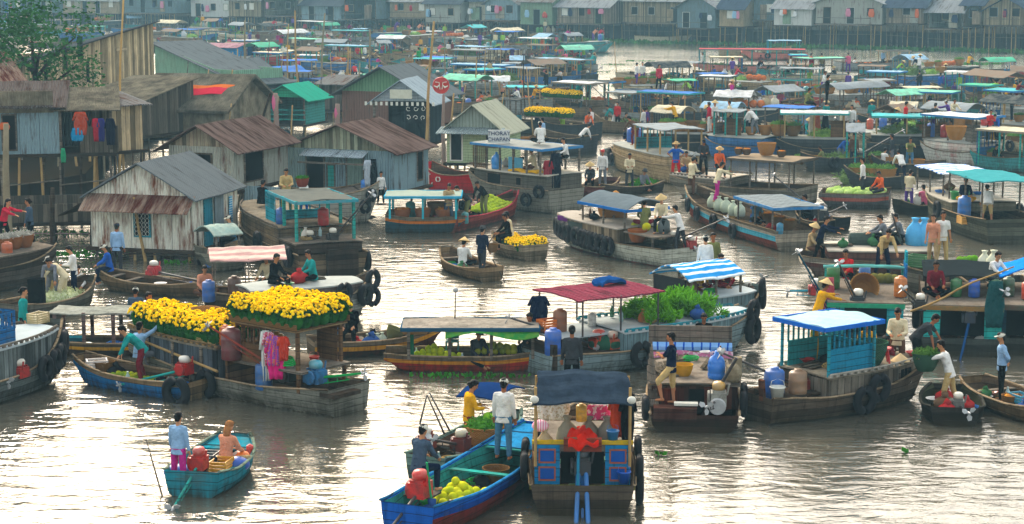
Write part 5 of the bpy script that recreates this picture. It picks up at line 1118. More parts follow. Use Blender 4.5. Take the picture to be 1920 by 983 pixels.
mb = MB(); mb.box((-.24*b.L, 0, 1.0), (.32*b.L, 1.7, .06)); mb.build('afterdeck', GREYW, b.root)
for u in (-.38, -.05):
    for v in (.78, -.78): MB().box((u*b.L, v, .75), (.08, .08, .52)).build('deck_post', BRN, b.root)
zc = 1.98
slats(b, -.09, -.23, .74, .74, 1.03, zc-.02, BRN, .45, 5); slats(b, -.09, -.09, -.7, .70, 1.03, zc-.02, BRN, .35, 6); slats(b, -.27, -.36, -.70, -.70, 1.03, zc-.02, BRN, .9, 4)
for u, v in ((-.23, .74), (-.37, .72), (-.37, -.74)): MB().box((u*b.L, v, (1.03+zc)/2), (.08, .08, zc-1.03)).build('post', BRN, b.root)
MB().box((-.235*b.L, 0, zc+.03), (.30*b.L, 1.75, .06)).build('roof_tray', mat('wood', '8a7350', '5c4a34'), b.root)
for s in (1, -1): MB().box((-.235*b.L, s*.9, zc+.13), (.31*b.L, .03, .14)).build('tray_rim', mat('weave', '8c6a3e', '5b452c'), b.root)
k = 0
nx = int(.30*b.L/.28)
for i in range(nx):
    for j in range(6):
        u = -.385+.30*(i+.5)/nx; v = -.76+1.52*j/5
        mum_pot(b.W(u, v, zc+.06), 'pot of yellow chrysanthemums in the upper tray of the flower boat', 'chrysanthemum pots on the cabin roof', (i*3+j) % 4, 1.0)
nx = int(.48*b.L/.30)
for i in range(nx):
    for j in range(5):
        u = .0+.46*(i+.5)/nx; v = -.66*b.wf(u)/.95+1.36*j/4*b.wf(u)/.95
        if .20 < u < .3 and j < 2: continue
        mum_pot(b.W(u, v, 1.30), 'pot of yellow chrysanthemums on the lower deck of the flower boat', 'chrysanthemum pots on the lower deck', (i+j*2) % 4, .97)
basket(b.W(.25, -.55, 1.3), 'big round wicker basket standing among the yellow flowers', 1.15, WEAVE); 
fruits([b.W(.36+.012*(i % 4), -.6+.08*(i//4), 1.4+.06*(i % 3)) for i in range(12)], 'marigold', 'flower', 'orange marigold head beside the wicker basket', 'marigolds by the basket', 'd8731a', 'b8560f', .07)
drum(b.W(-.02, .62, 1.3), 'orange jar between the flowers and the cabin', 'c8601c', .6); drum(b.W(-.09, .92, 1.06), 'tall maroon jar outside the cabin of the flower boat', '6a2a30', .95)
drum(b.W(-.20, .2, 1.06), 'yellow gas bottle inside the flower boat cabin', 'c08a1c', .8); pail(b.W(-.19, .5, 1.05), 'bright green pail inside the flower boat cabin', '5fc018', 1.1); pail(b.W(-.36, .1, 1.05), 'red bowl on the stern deck of the flower boat', 'b82a1c', .8, 'bowl')
Yh = .86
cloth_hang(b.W(-.245, Yh, 1.92), .22, 1.25, 'long white garment hanging at the flower boat cabin', 'cfd3cc'); cloth_hang(b.W(-.262, Yh+.02, 1.9), .24, .85, 'patterned pink blouse hanging next to the white garment', m=mat('pattern', 'b84a62', 'd8c3c8'))
cloth_hang(b.W(-.295, Yh+.02, 1.82), .42, 1.05, 'bright magenta dress hanging at the flower boat cabin', 'd81a78'); cloth_hang(b.W(-.29, Yh+.08, 1.85), .3, .75, 'striped purple and orange top over the magenta dress', m=mat('pattern', '8a4aa0', 'd87a3c')); cloth_hang(b.W(-.325, Yh, 1.85), .22, .6, 'orange red top hanging at the right end of the washing', 'c8402c')
drum(b.W(-.22, .78, .42), 'blue drum at the stern side below the cabin', '1c5c98', .8)
engine(b, -.40, .35, .72, (-1, -.35, .26), 1.3, '1c6a9c', mat('plain', '1f9a4c', '1a6a38'), tank='2c9ab0', scale=1.2); engine(b, -.30, .55, .7, (.9, .45, .62), 2.4, '20221f', mat('plain', '8a3226', '4a5a3c'), scale=1.1)
thing_mesh('green_rope_coil', lambda: MB().path([(.2*math.cos(i*.6)*(1-.01*i), .2*math.sin(i*.6), .02+.004*i) for i in range(50)], .02, 5), [mat('plain', '1fae4c', '148a3a')], b.W(-.31, .6, 1.06), 'coil of bright green rope on the stern of the flower boat', 'rope')
for s_, u in ((1, -.36), (1, -.5)): MB().box((u*b.L, .3, .55), (.5, .9, .1)).build('stern_plank', DARKW, b.root)
tyre(b, .02, 1, .35, 1.3, 'black tyre hung low on the flower boat beside the blue sampan')
P(b, 270, .1, .55, -30, 'stand', 'pink', 'pink', 'woman in pink dress standing behind the lower flowers at left', hair='bun'); THINGS[-1].location = b.W(.52, -.35, .35); THINGS[-1].children[0].color = lin('d0246a')+(1,); THINGS[-1].children[1].color = lin('d0246a')+(1,)
# small blue sampan alongside
b = boat('the blue fruit sampan', (372, 748), (150, 712), 1.25, H=.42, up='7d6a4e', st='1f6aa0', lo='1666a4', br=.28, sr=.05, bw=.35, sw=.75, label='small open sampan with blue bottom and yellow green fruit beside the flower boat', strz=.11, name='fruit_sampan')
fruits(heap_pts(b, -.15, .32, .6, .12, .3, .08, .0, 2), 'guava', 'fruit', 'yellow green fruit in the small blue bottomed sampan', 'fruit in the blue bottomed sampan', 'a9a51c', '5f7a1c', .08)
engine(b, -.36, -.15, .55, (1, .55, -.22), 1.7, 'b81a18', mat('plain', '2a9a92', '1f6a64'), tank='d8d6cc'); P(b, 268, -.05, .2, 200, 'bend', 'teal', 'maroon', 'woman in teal blouse and dark flowered trousers bending over fruit', u=None); THINGS[-1].children[0].color = lin('1a8aa0')+(1,)
P(b, 262, -.45, .15, 60, 'point', 'lightblue', 'grey', 'man in light blue shirt sitting with one arm raised to the flower boat'); THINGS[-1].location.z = .3
crate(b.P(182, .0, .3), 'white and red tray with basket at the bow of the blue bottomed sampan', 'c9c3bd', .3); basket(b.P(196, -.1, .2), 'brown woven basket at the bow of the blue bottomed sampan', .8, DWEAVE)
tyre(b, -.45, 1, .25, 1.5, 'large dark tyre at the stern of the blue bottomed sampan')
# -- left edge grey boat
b = boat('the grey boat at the left edge', (-190, 792), (104, 702), 2.2, H=.6, up='57605f', lo='2e3130', br=.9, sr=.1, bw=.25, sw=.8, label='dark grey planked boat with high bow and tyres, cut by the left edge', name='cargo_boat')
sides(b, -.4, .40, 1.35, mat('vplank', '626c6c', '41474a', amt=.7), mat('plain', 'a3aeb0', '84908f', s=.6), over=.05, rail=GREYW)
slats(b, -.25, .08, -.75, -.75, 1.42, 2.2, BLUE, .4); slats(b, .08, .08, -.72, .72, 1.42, 2.2, BLUE, .4)
for u, z in ((.2, .6), (.3, .65), (.38, .7), (.46, .95)): tyre(b, u, -1, z, 1.25)
P(b, 90, .6, 1.1, 10, 'stand', 'teal', 'black', 'woman in green teal blouse standing on the bow of the left edge boat', hair='bun'); THINGS[-1].children[0].color = lin('1f9a72')+(1,); THINGS[-1].location = b.P(90, 1.0, .55)
crate(b.P(72, .2, 1.42), 'square tan box on the deck of the left edge boat', 'b0a070', b.th, .9); engine(b, .05, -1.0, .55, (-1, -.2, 0), .6, 'b0241c', IRON)
# striped sampan with flat plank roof, behind
b = boat('the roofed sampan with yellow stripe', (300, 662), (104, 662), 1.15, H=.36, up='6f644e', st='c9961c', lo='3f2f26', br=.05, bw=.6, sw=.7, label='long low sampan with yellow stripe and flat plank roof on posts, left', name='roofed_sampan', strz=.09)
canopy(b, -.42, .5, 1.22, 1.2, mat('wood', '8b9088', '6a6c62'), 'flat', mat('wood', '6a5a54', '4a3c40'), 4, zb=.35, name='plank_roof', pr=.045)
thing_mesh('folded_cloth', lambda: MB().box((0, 0, .05), (.7, .35, .1)), [mat('plain', '1c5a6a', '14404c')], b.P(135, .1, .38), 'folded dark teal cloth on the roofed sampan', 'cloth')
P(b, 255, -.8, 0, 90, 'sit', 'slate', 'black', 'person in dark blue jacket and beige cap seated beyond the plank roof', hat='cap'); THINGS[-1].location = at(254, 605, .3)
# ------------------------------------------------------------------ middle distance boats
TARP = lambda c, c2=None: mat('plain', c, c2, s=1.2, amt=.6)
GROOF = mat('plain', '8d9698', '5f686a', s=1.0, amt=.8)
# grey boat behind the flower boat
b = boat('the grey boat behind the flowers', (455, 612), (694, 590), 1.9, H=.55, up='8e938c', lo='6b6f68', br=.75, bw=.22, label='grey brown boat with high pale bow and tyres behind the flower boat', strz=.14)
sides(b, -.48, .38, 1.12, mat('wood', '5c534f', '47403c'), mat('plain', 'a3a8a2', '7c807c', s=.6), over=.05, wins=[(.18, .8, .5, .35, 1)], wm=GREYW)
P(b, 588, -.1, 1.15, -150, 'sit', 'teal', 'black'); P(b, 512, -.2, .9, -30, 'sit', 'black', 'black'); THINGS[-1].location.z = 1.15
for u, z, s_ in ((.40, .75, 1.3), (.20, .95, 1.1), (.49, 1.15, 1.2), (.495, .6, 1.1)): tyre(b, u, -1, z, s_)
b = boat('the small canopy boat', (385, 578), (548, 572), 1.5, H=.5, up='4f463c', label='small dark boat under a flat pale pink canopy behind the flower boat')
canopy(b, -.45, .42, 1.62, 1.7, mat('stripe', 'cdb8a8', 'b58f88', s=.35, ax='y', amt=.5), 'gable', GREYW, 3, zb=.5, name='cloth_canopy', pr=.018)
P(b, 505, -.3, .35, -120, 'bench', 'cream', 'black', hair='bun'); drum(b.P(440, .1, .3), 'brown drum under the pale pink canopy', '6a4a3a', .8); drum(b.P(392, -.5, .3), 'blue drum at the left end of the pale pink canopy boat', '1c5ca8', .8)
P(b, 377, .4, .3, -70, 'sit', 'peach', 'brown', 'person glimpsed behind the wicker basket of the flower boat')
# big brown boat seen from the stern quarter
b = boat('the big brown boat', (625, 522), (478, 446), 2.9, H=.8, up='6a5c48', lo='3a352d', br=.6, sr=.05, sw=.85, bw=.25, label='big brown wooden boat with blue cabin frame, moored beside the white shack')
sides(b, -.30, .44, 1.5, mat('wood', '6e614c', '47413a', amt=.7), GT, over=.08, rail=GREYW)
sides(b, -.46, -.30, 1.15, DARKW, GREYW, over=.05)
canopy(b, -.44, -.1, 2.6, 2.2, mat('plain', '62655f', '484a46'), 'flat', TEALG, 3, zb=1.2, edge=mat('plain', '3c8f9c', '7c8688'), pr=.05, name='cabin_roof')
slats(b, -.18, -.06, 1.1, 1.1, 1.55, 2.6, mat('paint', '2f93a4', '4c6a68'), .4); slats(b, -.12, -.12, -1.1, 1.1, 1.55, 2.6, mat('paint', '2f93a4', '4c6a68'), .3, 6)
drum(b.W(-.3, -.3, 1.56), 'red drum under the roof of the big brown boat', 'b01c20', .75); drum(b.W(-.22, 1.0, 1.56), 'blue jar at the left post of the big brown boat', '1f5fa8', .7); sack(b.W(-.38, .6, 1.2), 'white folded sack at the stern of the big brown boat', 'c9c5b8', .6)
P(b, 0, 0, 0, -80, 'hold', 'khaki', 'olive', 'man in khaki shirt standing above the cabin of the big brown boat', u=.02); THINGS[-1].location = b.W(.0, .15, 1.6)
P(b, 0, 0, 0, -60, 'stand', 'white', 'blue', 'small child in green and white beside the man in khaki', u=.0, size=.75); THINGS[-1].location = b.W(-.02, -.45, 1.6)
P(b, 0, 0, 0, 60, 'sit', 'black', 'black', 'person in black sitting on the long bow of the big brown boat', u=.3); THINGS[-1].location = b.W(.22, .5, 1.6)
o = basket(b.W(-.12, -.1, 2.72), 'reddish pot with green plant on the cabin roof of the brown boat', .7, mat('plain', '7a3a2c'), ('3f8a1e', '1f5212'))
engine(b, -.44, -.2, 1.2, (-.9, -.5, 1.0), 2.6, '20221f', IRON); engine(b, -.4, .5, 1.1, (-.6, 0, -.9), 1.6, '232522', IRON)
MB().box((-.51*b.L, -.3, .55), (.2, 1.1, .9)).build('rudder_frame', DARKW, b.root)
tyre(b, -.1, 1, .8, 1.4); tyre(b, -.42, 1, .7, 1.4); tyre(b, -.46, -1, .5, 1.4)
b = boat('the moored grey boat', (548, 418), (712, 412), 2.3, H=1.25, up='a39f8c', lo='8a887a', br=.45, bw=.25, label='pale grey boat with raised bow and two tyres moored before the rusty roofed shack', upm=mat('paint', '98978a', '6a685c', amt=.6))
foredeck(b, -.4, .46, GREYW); tyre(b, .28, -1, .7, 1.1); tyre(b, .36, -1, 1.15, 1.1)
drum(b.P(683, 0, 1.25), 'bright blue basin drum on the grey bow', '1c7ad0', .55); cloth_hang(b.W(.42, -.3, 2.6), .3, 1.5, 'black trousers hanging on the pole by the grey bow', '12161c', shirt=False); cloth_hang(b.W(.36, -.2, 2.55), .3, 1.1, 'pale white shirt hanging on the pole by the grey bow', 'a9b3bc')
P(b, 742, -.3, .7, -60, 'stand', 'white', 'black', 'child behind the hanging clothes near the grey bow', size=.8, u=.5)
b = boat('the orange striped boat', (725, 432), (873, 432), 1.9, H=.62, up='6f6656', st='c9701c', lo='2f4a52', br=.05, bw=.75, sw=.9, label='flat boat with orange stripe and turquoise edged roof carrying big baskets')
canopy(b, -.5, .45, 1.50, 2.1, mat('plain', '8f9c90', '6f7a70'), 'flat', mat('plain', '2fa8b8'), 3, zb=.6, edge=mat('plain', '2f9cc0', '2a7a98'), pr=.04, name='cabin_roof')
for i in range(3): basket(b.P(755+i*38, -.45, .5), 'flat brown basket of produce under the turquoise roof', .95, mat('weave', 'a8683f', '7a4a2c'), ('d9a441', '7a6a34'))
basket(b.P(822, .3, .5), 'tall brown basket behind under the turquoise roof', 1.3, DWEAVE); drum(b.P(770, .4, .5), 'teal drum under the turquoise edged roof', '2a9a98', .75)
b = boat('the lime fruit boat', (836, 436), (966, 398), 1.5, H=.5, up='7f3a34', lo='5e2228', br=.45, bw=.2, sw=.7, label='dark red open boat with lime green fruit and four people, bow to the right', rim='a8404a')
P(b, 841, -.1, .3, -70, 'hold', 'tan', 'slate'); P(b, 870, .3, .3, -80, 'sit', 'black', 'black'); P(b, 878, -.2, .25, 200, 'bend', 'darkgrey', 'olive'); P(b, 909, -.2, .3, 230, 'bend', 'black', 'olive')
fruits(heap_pts(b, .0, .42, .75, .35, .3, .10, .2, 4), 'lime_fruit', 'fruit', 'lime green fruit in the dark red open boat', 'lime green fruit in the red boat', 'aebb30', '869e22', .10); drum(b.P(872, -.5, .3), 'teal basin in front of the people in the dark red boat', '1c8a8c', .55)
b = boat('the anchor bowed boat', (900, 362), (802, 356), 1.8, H=.85, up='a81f24', lo='7a181c', br=.5, bw=.5, label='bright red bow painted with a white anchor and an eye', upm=mat('paint', 'b81a20', '8a161a', amt=.2))
mb = MB(); Xs, y_ = .33*b.L, b.wf(.33)+.03; mb.tube((Xs, y_, .35), (Xs, y_, .95), .03, n=6); mb.path([(Xs+.2*math.cos(R(a)), y_+.01, .5+.2*math.sin(R(a))) for a in range(190, 351, 20)], .03, 6); mb.tube((Xs-.1, y_, .85), (Xs+.1, y_, .85), .025, n=6); mb.build('painted_anchor', WHITE, b.root)
mb = MB(); mb.path([((.12*b.L)+.11*math.cos(R(a)), b.wf(.12)+.04, .65+.11*math.sin(R(a))) for a in range(0, 360, 30)], .03, 6, closed=True); mb.build('painted_eye', WHITE, b.root)
# two storey boat with sign
b = boat('the two-tier grey boat', (1062, 398), (898, 376), 2.6, H=1.0, up='7a7666', lo='5f6258', br=.5, sr=.0, sw=.85, bw=.5, label='large grey boat with an upper cabin, blue roof edge and lettered sign', upm=mat('paint', '7f7d70', '5a584c', amt=.6))
sides(b, -.48, .48, 1.62, mat('wood', '5c5a52', '45433c'), mat('plain', 'b0ab9c', '8c887c', s=.6), over=.12, wins=[(.08, 1.3, .9, .45, 1), (.4, 1.3, .35, .35, 1), (-.2, 1.3, .3, .35, 1)])
canopy(b, -.45, .35, 2.78, 2.5, mat('plain', '8c8f8a', '6a6c68'), 'flat', GREYW, 6, zb=1.66, edge=mat('plain', '1f78b4', '7a8284'), name='upper_roof', pr=.035)
slats(b, .18, .34, 1.15, 1.15, 1.7, 2.7, BRN, .02, 7); MB().box((-.1*b.L, .9, 2.0), (.9, .03, .55)).build('blue_panel', mat('plain', '5fa3c0'), b.root)
sg = MB().box((0, 0, 0), (.95, .05, .58)).build('lettered_sign', mat('plain', 'cdd0cc', 'b0b4b0'), b.root); sg.location = (.09*b.L, .9, 3.12)
sg.rotation_euler.z = -b.th
for i, t_ in enumerate(('THORAY', 'CHAPAN')): text_mesh(t_, .25, .012, mat('plain', '1c2c5a'), sg, (0, -.035, .13-.26*i), (math.pi/2, 0, 0))
P(b, 1014, .3, 2.85, 100, 'sit', 'white', 'black', hat='cap'); P(b, 1002, .5, 1.68, 160, 'sit', 'cream', 'brown'); P(b, 1095, -.2, 1.2, -150, 'sit', 'white', 'black', u=-.46); THINGS[-1].location.z = 2.2
jug(b.P(931, .9, 1.68), 'big blue water jug on the front deck of the two-tier grey boat', '3a86c8', 1.5)
thing_mesh('yellow_cloth', lambda: MB().sheet(lambda a, c: (-.9+1.8*a, -.2+.4*c, .12+.04*math.sin(a*11)), 12, 3, .1), [mat('plain', 'd9a81c', 'a87a14', s=2)], b.P(985, .95, 1.68), 'long yellow bundle on the deck rail of the two-tier boat', 'bundle', rz=b.th)
cloth_hang(b.W(-.49, .6, 2.6), .5, 1.5, 'dark garment hanging at the stern of the two-tier boat', '161c28', rz=.4); cloth_hang(b.W(-.46, .9, 2.3), .35, 1.0, 'red top hanging at the stern of the two-tier boat', '8c2430')
for u, z in ((-.30, .55), (.02, .35), (-.42, .95), (.22, .3)): tyre(b, u, 1, z, 1.1)
# small sampans in the open channel
b = boat('the little red sampan', (1145, 352), (1088, 376), 1.3, H=.4, up='5a3430', lo='6a2a28', br=.25, bw=.35, label='little dark red sampan with two people pointing toward the camera')
P(b, 1107, 0, .2, -100, 'bench', 'darkgrey', 'black', hat='conical'); P(b, 1113, .1, .3, -100, 'stand', 'white', 'grey', hat='helmet', u=-.15)
b = boat('the greens sampan', (1232, 356), (1130, 368), 1.3, H=.35, up='4a4038', br=.2, label='low dark sampan with a heap of green leaves and a man bending')
P(b, 1180, 0, .2, -90, 'hold', 'cream', 'darkgrey'); f = link('greens_heap', leaf_heap(.9, .5, .35, 300, GREENL, .16), b.root); f.location = (-.25*b.L, 0, .25)
P(b, 1205, .2, .1, -60, 'sit', 'grey', 'black', hat='bucket')
b = boat('the rowing sampan', (921, 528), (836, 498), 1.35, H=.36, up='7d6a50', br=.3, bw=.3, label='small open rowing sampan with standing rower in mid river')
P(b, 892, 0, .12, 60, 'stride', 'navy', 'darkgrey', 'man in dark navy jacket standing to row in mid river', u=-.3, hat='bucket'); P(b, 852, 0, .1, 70, 'sit', 'white', 'black', 'woman in white shirt and conical hat sitting in the rowing sampan', u=.12, hat='conical'); thwarts(b, (-.1, .3))
basket(b.W(-.33, -.35, .55), 'small brown basket held beside the rower in navy', .6, DWEAVE); THINGS[-1].location.z = .9
pole(b.W(-.42, -.2, .7), b.W(-.62, -.5, -.3), .02, 'wooden oar over the stern of the rowing sampan', 'oar', 'oar', m=GREYW)
b = boat('the small flower sampan', (1004, 488), (938, 468), 1.5, H=.45, up='7f7460', lo='6a6250', br=.25, bw=.4, label='small sampan with yellow and orange flowers and two people, mid river')
for i in range(16): mum_pot(b.W(-.38+.1*(i % 4), -.45+.3*(i//4), .25), 'pot of yellow flowers in the small mid river sampan', 'flower pots in the small sampan', i % 4, .8)
for i in range(4): mum_pot(b.W(.3, -.3+.2*i, .25), 'pot of yellow flowers in the small mid river sampan', 'flower pots in the small sampan', i % 4, .7)
P(b, 976, .3, .2, -160, 'bench', 'black', 'black', u=.05); P(b, 958, 0, .2, 180, 'bench', 'cream', 'brown', u=.2)
pole(b.W(.1, .7, .9), b.W(.45, .95, -.2), .02, 'oar over the left side of the small flower sampan', 'oar', 'oar', m=GREYW)
# tyre hung boat
b = boat('the tyre-hung boat', (1278, 500), (1062, 452), 2.3, H=.62, up='a9aa98', lo='9a2c24', br=.45, sr=.05, sw=.8, bw=.35, label='brown and white boat with red waterline and a row of ten tyres', upm=mat('paint', 'b3b5a4', '6a675c', amt=.5))
sides(b, -.18, .47, 1.12, mat('vplank', '8c7f68', '574e42', amt=.7), mat('plain', 'a39c90', '7c766c'), over=.06, inset=.02)
MB().box((-.32*b.L, 0, 1.05), (.25*b.L, 1.9, .05)).build('afterdeck', GREYW, b.root)
for v in (.85, -.85): MB().box((-.42*b.L, v, .85), (.07, .07, .5)).build('deck_post', GREYW, b.root)
sg = MB().box((.2*b.L, b.wf(.2)+.02, .92), (.95, .03, .3)).build('name_plate', mat('plain', '3f4a48', '565c54'), b.root)
MB().box((.34*b.L, b.wf(.34)+.01, 1.06), (1.0, .03, .18)).build('purple_panel', mat('plain', '6a2a78'), b.root)
canopy(b, -.22, .20, 1.85, 1.9, mat('plain', '5f6a70', '4a5458'), 'arch', GREYW, 3, zb=1.15, edge=mat('plain', '1a66b0', '17508c'), name='arched_awning')
for i, u in enumerate((.47, .41, .35, .28, .17, .10, .06, .0, -.06, -.12)): tyre(b, u, 1, .66-.02*i, 1.35, 'worn tyre in the long row on the brown and white boat')
o = basket(b.P(1128, 0, 1.4), 'large round wicker basket lying on its side on the bow deck', 1.7, WEAVE); o.rotation_euler = (0, R(75), R(20))
P(b, 1208, .2, 1.16, 90, 'sit', 'olive', 'maroon', 'woman in olive green shirt and dark patterned trousers sitting with back to camera', hair='bun'); THINGS[-1].children[0].color = lin('5f7a4a')+(1,)
for i in range(3): fruits([b.P(1190+22*i, .2, 1.2+.02*i)], 'yellow_fruit', 'fruit', 'heap of yellow fruit under the blue arched awning', None, 'd8c81c', 'a8b01c', .16)
sack(b.P(1245, .1, 1.1), 'grey sack at the stern end of the blue arched awning', '5c6464', .9); basket(b.P(1195, .6, .7), 'round copper coloured jar basket under the side deck', 1.0, mat('plain', '9c5a2c', '7a401c'))
P(b, 1264, .0, .7, -110, 'bench', 'cream', 'black', hat='conical', u=-.34); THINGS[-1].location.z = 1.08
P(b, 1290, -.1, .5, 150, 'reach', 'white', 'darkgrey', 'man in white shirt standing at the stern tiller of the tyre hung boat', u=-.47)
engine(b, -.42, -.1, .75, (-1, -.25, .5), 2.6, '30322f', IRON); engine(b, -.48, -.5, .6, (-1, 0, .1), .4, 'a8302c', IRON, tank='d8d0c4')
# right of it
b = boat('the turquoise striped boat', (1500, 470), (1296, 398), 2.3, H=.72, up='8c8474', st='4aa0b4', lo='7a3a2c', br=.45, sr=.05, sw=.9, bw=.25, label='long boat with turquoise stripe and plank hull carrying sacks and baskets', strz=.2)
canopy(b, -.48, -.14, 1.60, 2.0, mat('stripe', '7c8486', '5c6466', s=.3, ax='x', amt=.5), 'flat', GREYW, 3, zb=.7, edge=mat('plain', '2a70a8', '8c9c9c'), name='cabin_roof')
for i in range(5): sack(b.P(1335+13*i, .1*(i % 2), .5), 'pale green and white sack in the turquoise striped boat', 'b4c0a8', .85, i)
P(b, 1356, .1, .85, 20, 'reach', 'cream', 'magenta', 'person in cream shirt and magenta trousers leaning on the cabin behind', u=.22); P(b, 1415, .2, .5, -60, 'sit', 'denim', 'black'); P(b, 1286, .0, .7, 40, 'hold', 'cream', 'brown', u=.5, hair='bun')
for i in range(4): basket(b.P(1420+20*i, -.2, .6), 'shallow brown basket under the striped roof', .8, DWEAVE, ('d9a441', '8a5a34'))
for u, z in ((.33, .6), (.18, .45), (.0, .4), (-.18, .3)): tyre(b, u, 1, z, 1.15)
P(b, 1413, -.3, .3, -60, 'sit', 'blue', 'black'); drum(b.P(1462, .8, .65), 'teal basin drum near the stern of the turquoise striped boat', '1c7a9c', .5)
b = boat('the brown roofed boat', (1512, 392), (1268, 372), 2.6, H=.85, up='7f7a6c', lo='5c5a50', br=.3, bw=.5, sw=.85, label='grey boat with brown cabin roof topped by a tall wicker basket')
sides(b, .02, .48, 1.15, mat('wood', '6f6a60', '4b463e'), mat('plain', 'b0a99a', '8a8478'), over=.08, rail=GREYW); canopy(b, -.48, .0, 2.15, 2.5, mat('plain', '8a7c68', '6a5f50'), 'flat', GREYW, 4, zb=.9, edge=GREYW, name='cabin_roof')
basket(b.P(1437, 0, 2.25), 'tall wicker basket on the brown cabin roof', 1.2, WEAVE); P(b, 1262, .3, .9, -90, 'akimbo', 'blue', 'red', 'girl in blue shirt, red trousers and straw hat with hands on hips', u=.48, hat='straw', sl='short', hair='long')
P(b, 1272, -.2, .6, -100, 'hold', 'tan', 'brown', u=.44); THINGS[-1].location.z = .5
P(b, 1311, .3, .95, 160, 'sit', 'navy', 'black', u=.3); P(b, 1327, .8, 1.2, -90, 'hold', 'darkgrey', 'black', u=.22, hat='bluecap'); P(b, 1346, .6, 1.2, -80, 'bench', 'orange', 'black', u=.12, hat='straw'); P(b, 1295, .5, 1.0, 30, 'sit', 'cream', 'black')
for i, px in enumerate((1385, 1400, 1465)): basket(b.P(px, .4, 2.25), 'yellow flower bundle on the brown cabin roof', .6, mat('plain', '5a4a3a'), ('d9a441', 'e8b80c'))
b = boat('the black motor boat', (1580, 434), (1500, 426), 1.8, H=.4, up='1c2024', lo='14181c', br=.3, bw=.4, label='small black boat with heaped black motors and long shaft', inner='1c1c1e')
engine(b, .1, 0, .6, (1, .4, .9), 2.4, '1c1f22', IRON); engine(b, -.1, .2, .5, (-.5, -.5, .4), 1.0, '24282c', IRON)
P(b, 1522, .2, .3, 160, 'squat', 'black', 'black', u=.2); drum(b.P(1540, 0, .3), 'black oil drum in the small black motor boat', '1a1c20', .9)
b = boat('the cabbage boat', (1668, 388), (1538, 384), 2.2, H=.62, up='6f6a66', st='a85a48', lo='5a5c5c', br=.0, bw=.9, sw=.9, label='square ended grey boat heaped with pale cabbages', strz=.16)
fruits([b.W(-.40+.8*((i*7) % 24)/24, -.85+1.7*((i*5) % 11)/11, .62+.10*((i*3) % 3)) for i in range(110)], 'cabbage', 'cabbage', 'pale green cabbage in the square ended boat', 'cabbages in the square boat', 'bdd08a', '8fae58', .15)
P(b, 1617, .1, .45, 170, 'stand', 'white', 'darkgrey'); P(b, 1652, .3, .6, -150, 'sit', 'orange', 'darkgrey')
b = boat('the dark channel sampan', (1738, 398), (1680, 402), 1.5, H=.4, up='2f2f28', lo='22241f', br=.25, bw=.4, label='small dark sampan in the channel loaded with pale bundles')
P(b, 1701, 0, .2, 60, 'hold', 'cream', 'purple', u=.1); P(b, 1733, .2, .2, 100, 'sit', 'pink', 'navy'); sack(b.P(1718, 0, .2), 'white sack in the dark channel sampan', 'c9c9bc', .9)
# right hand cluster, middle distance
b = boat('the yellow trousered boat', (1905, 458), (1760, 405), 2.8, H=.85, up='4f5145', lo='3c4030', br=.4, bw=.4, sw=.9, label='weathered olive boat with blue drum and white shade sail at the right')
sides(b, -.1, .45, 1.2, mat('wood', '6a6656', '4a4a3e'), mat('plain', 'a9a496', '7c7a70'), over=.08)
canopy(b, .08, .5, 2.2, 2.3, mat('stripe', '3a6ab4', 'c9d2d8', s=.5, ax='x', amt=.4), 'flat', GREYW, 3, zb=1.2, name='striped_canopy'); canopy(b, -.44, .04, 2.35, 2.4, mat('plain', '3f8c90', '2c6a70'), 'flat', GREYW, 3, zb=.9, name='teal_canopy')
P(b, 1826, .2, 1.1, -90, 'sit', 'navy', 'yellow', 'woman in dark top and bright yellow trousers sitting cross legged', hair='bun', u=-.02); THINGS[-1].location = b.W(-.12, .9, 1.22)
P(b, 1864, .6, .6, 80, 'bend', 'white', 'khaki', u=-.32, hat='bluecap', pl='short'); drum(b.W(-.20, 1.15, .75), 'bright blue drum hanging at the side below the woman in yellow trousers', '1c6ab4', 1.0)
crate(b.W(-.26, 1.35, .55), 'yellow crate under the blue drum', 'd8a03c', b.th); tyre(b, .05, 1, .8, 1.3); tyre(b, -.1, -1, .8, 1.3); pail(b.P(1790, 1.0, 1.25), 'green pail on the olive boat', '2f9a4c', 1.2)
b = boat('the black-striped loading boat', (1745, 522), (1500, 520), 2.2, H=.72, up='a39c8c', st='5a3c36', lo='5a4a40', br=.1, bw=.6, sw=.8, label='long cream edged boat with brown roof, bundles and blue plastic sacks', strz=.16)
sides(b, -.48, .3, 1.05, mat('wood', '6a4a42', '4a3a34'), mat('plain', 'b8b0a0', '8c8478'), over=.08)
P(b, 1525, 0, .5, -30, 'bench', 'tan', 'brown', u=.43, hat='conical'); P(b, 1558, .2, .5, -20, 'reach', 'navy', 'black', u=.36); P(b, 1577, .5, .2, -40, 'sit', 'white', 'white', size=.75)
P(b, 1662, .2, 1.1, 180, 'squat', 'grey', 'black'); P(b, 1690, -.2, 1.1, 190, 'squat', 'grey', 'black'); 
for i in range(2): sack(b.P(1715+17*i, -.1, 1.1), ('left', 'right')[i]+' big sky blue plastic sack on the brown roof', '58a8d8', 1.35)
thing_mesh('tarp_roll', lambda: MB().lathe([(.1, -.9), (.24, -.85), (.26, 0), (.22, .85), (.1, .9)], (0, 0, .22), 12, M=Matrix.Rotation(R(90), 3, 'Y')), [mat('plain', '46524c', '2c3430', s=2)], b.P(1640, -.1, 1.1), 'dark green rolled tarpaulin on the brown roof', 'tarpaulin', rz=b.th)
pail(b.P(1655, -.5, 1.1), 'green and white pot on the brown roof', '3f9a78', 1.0); pole(b.P(1692, 0, 1.1), b.P(1672, .3, 2.3), .05, 'black propeller shaft sticking up above the blue plastic sacks', 'drive_shaft', 'shaft', m=IRON)
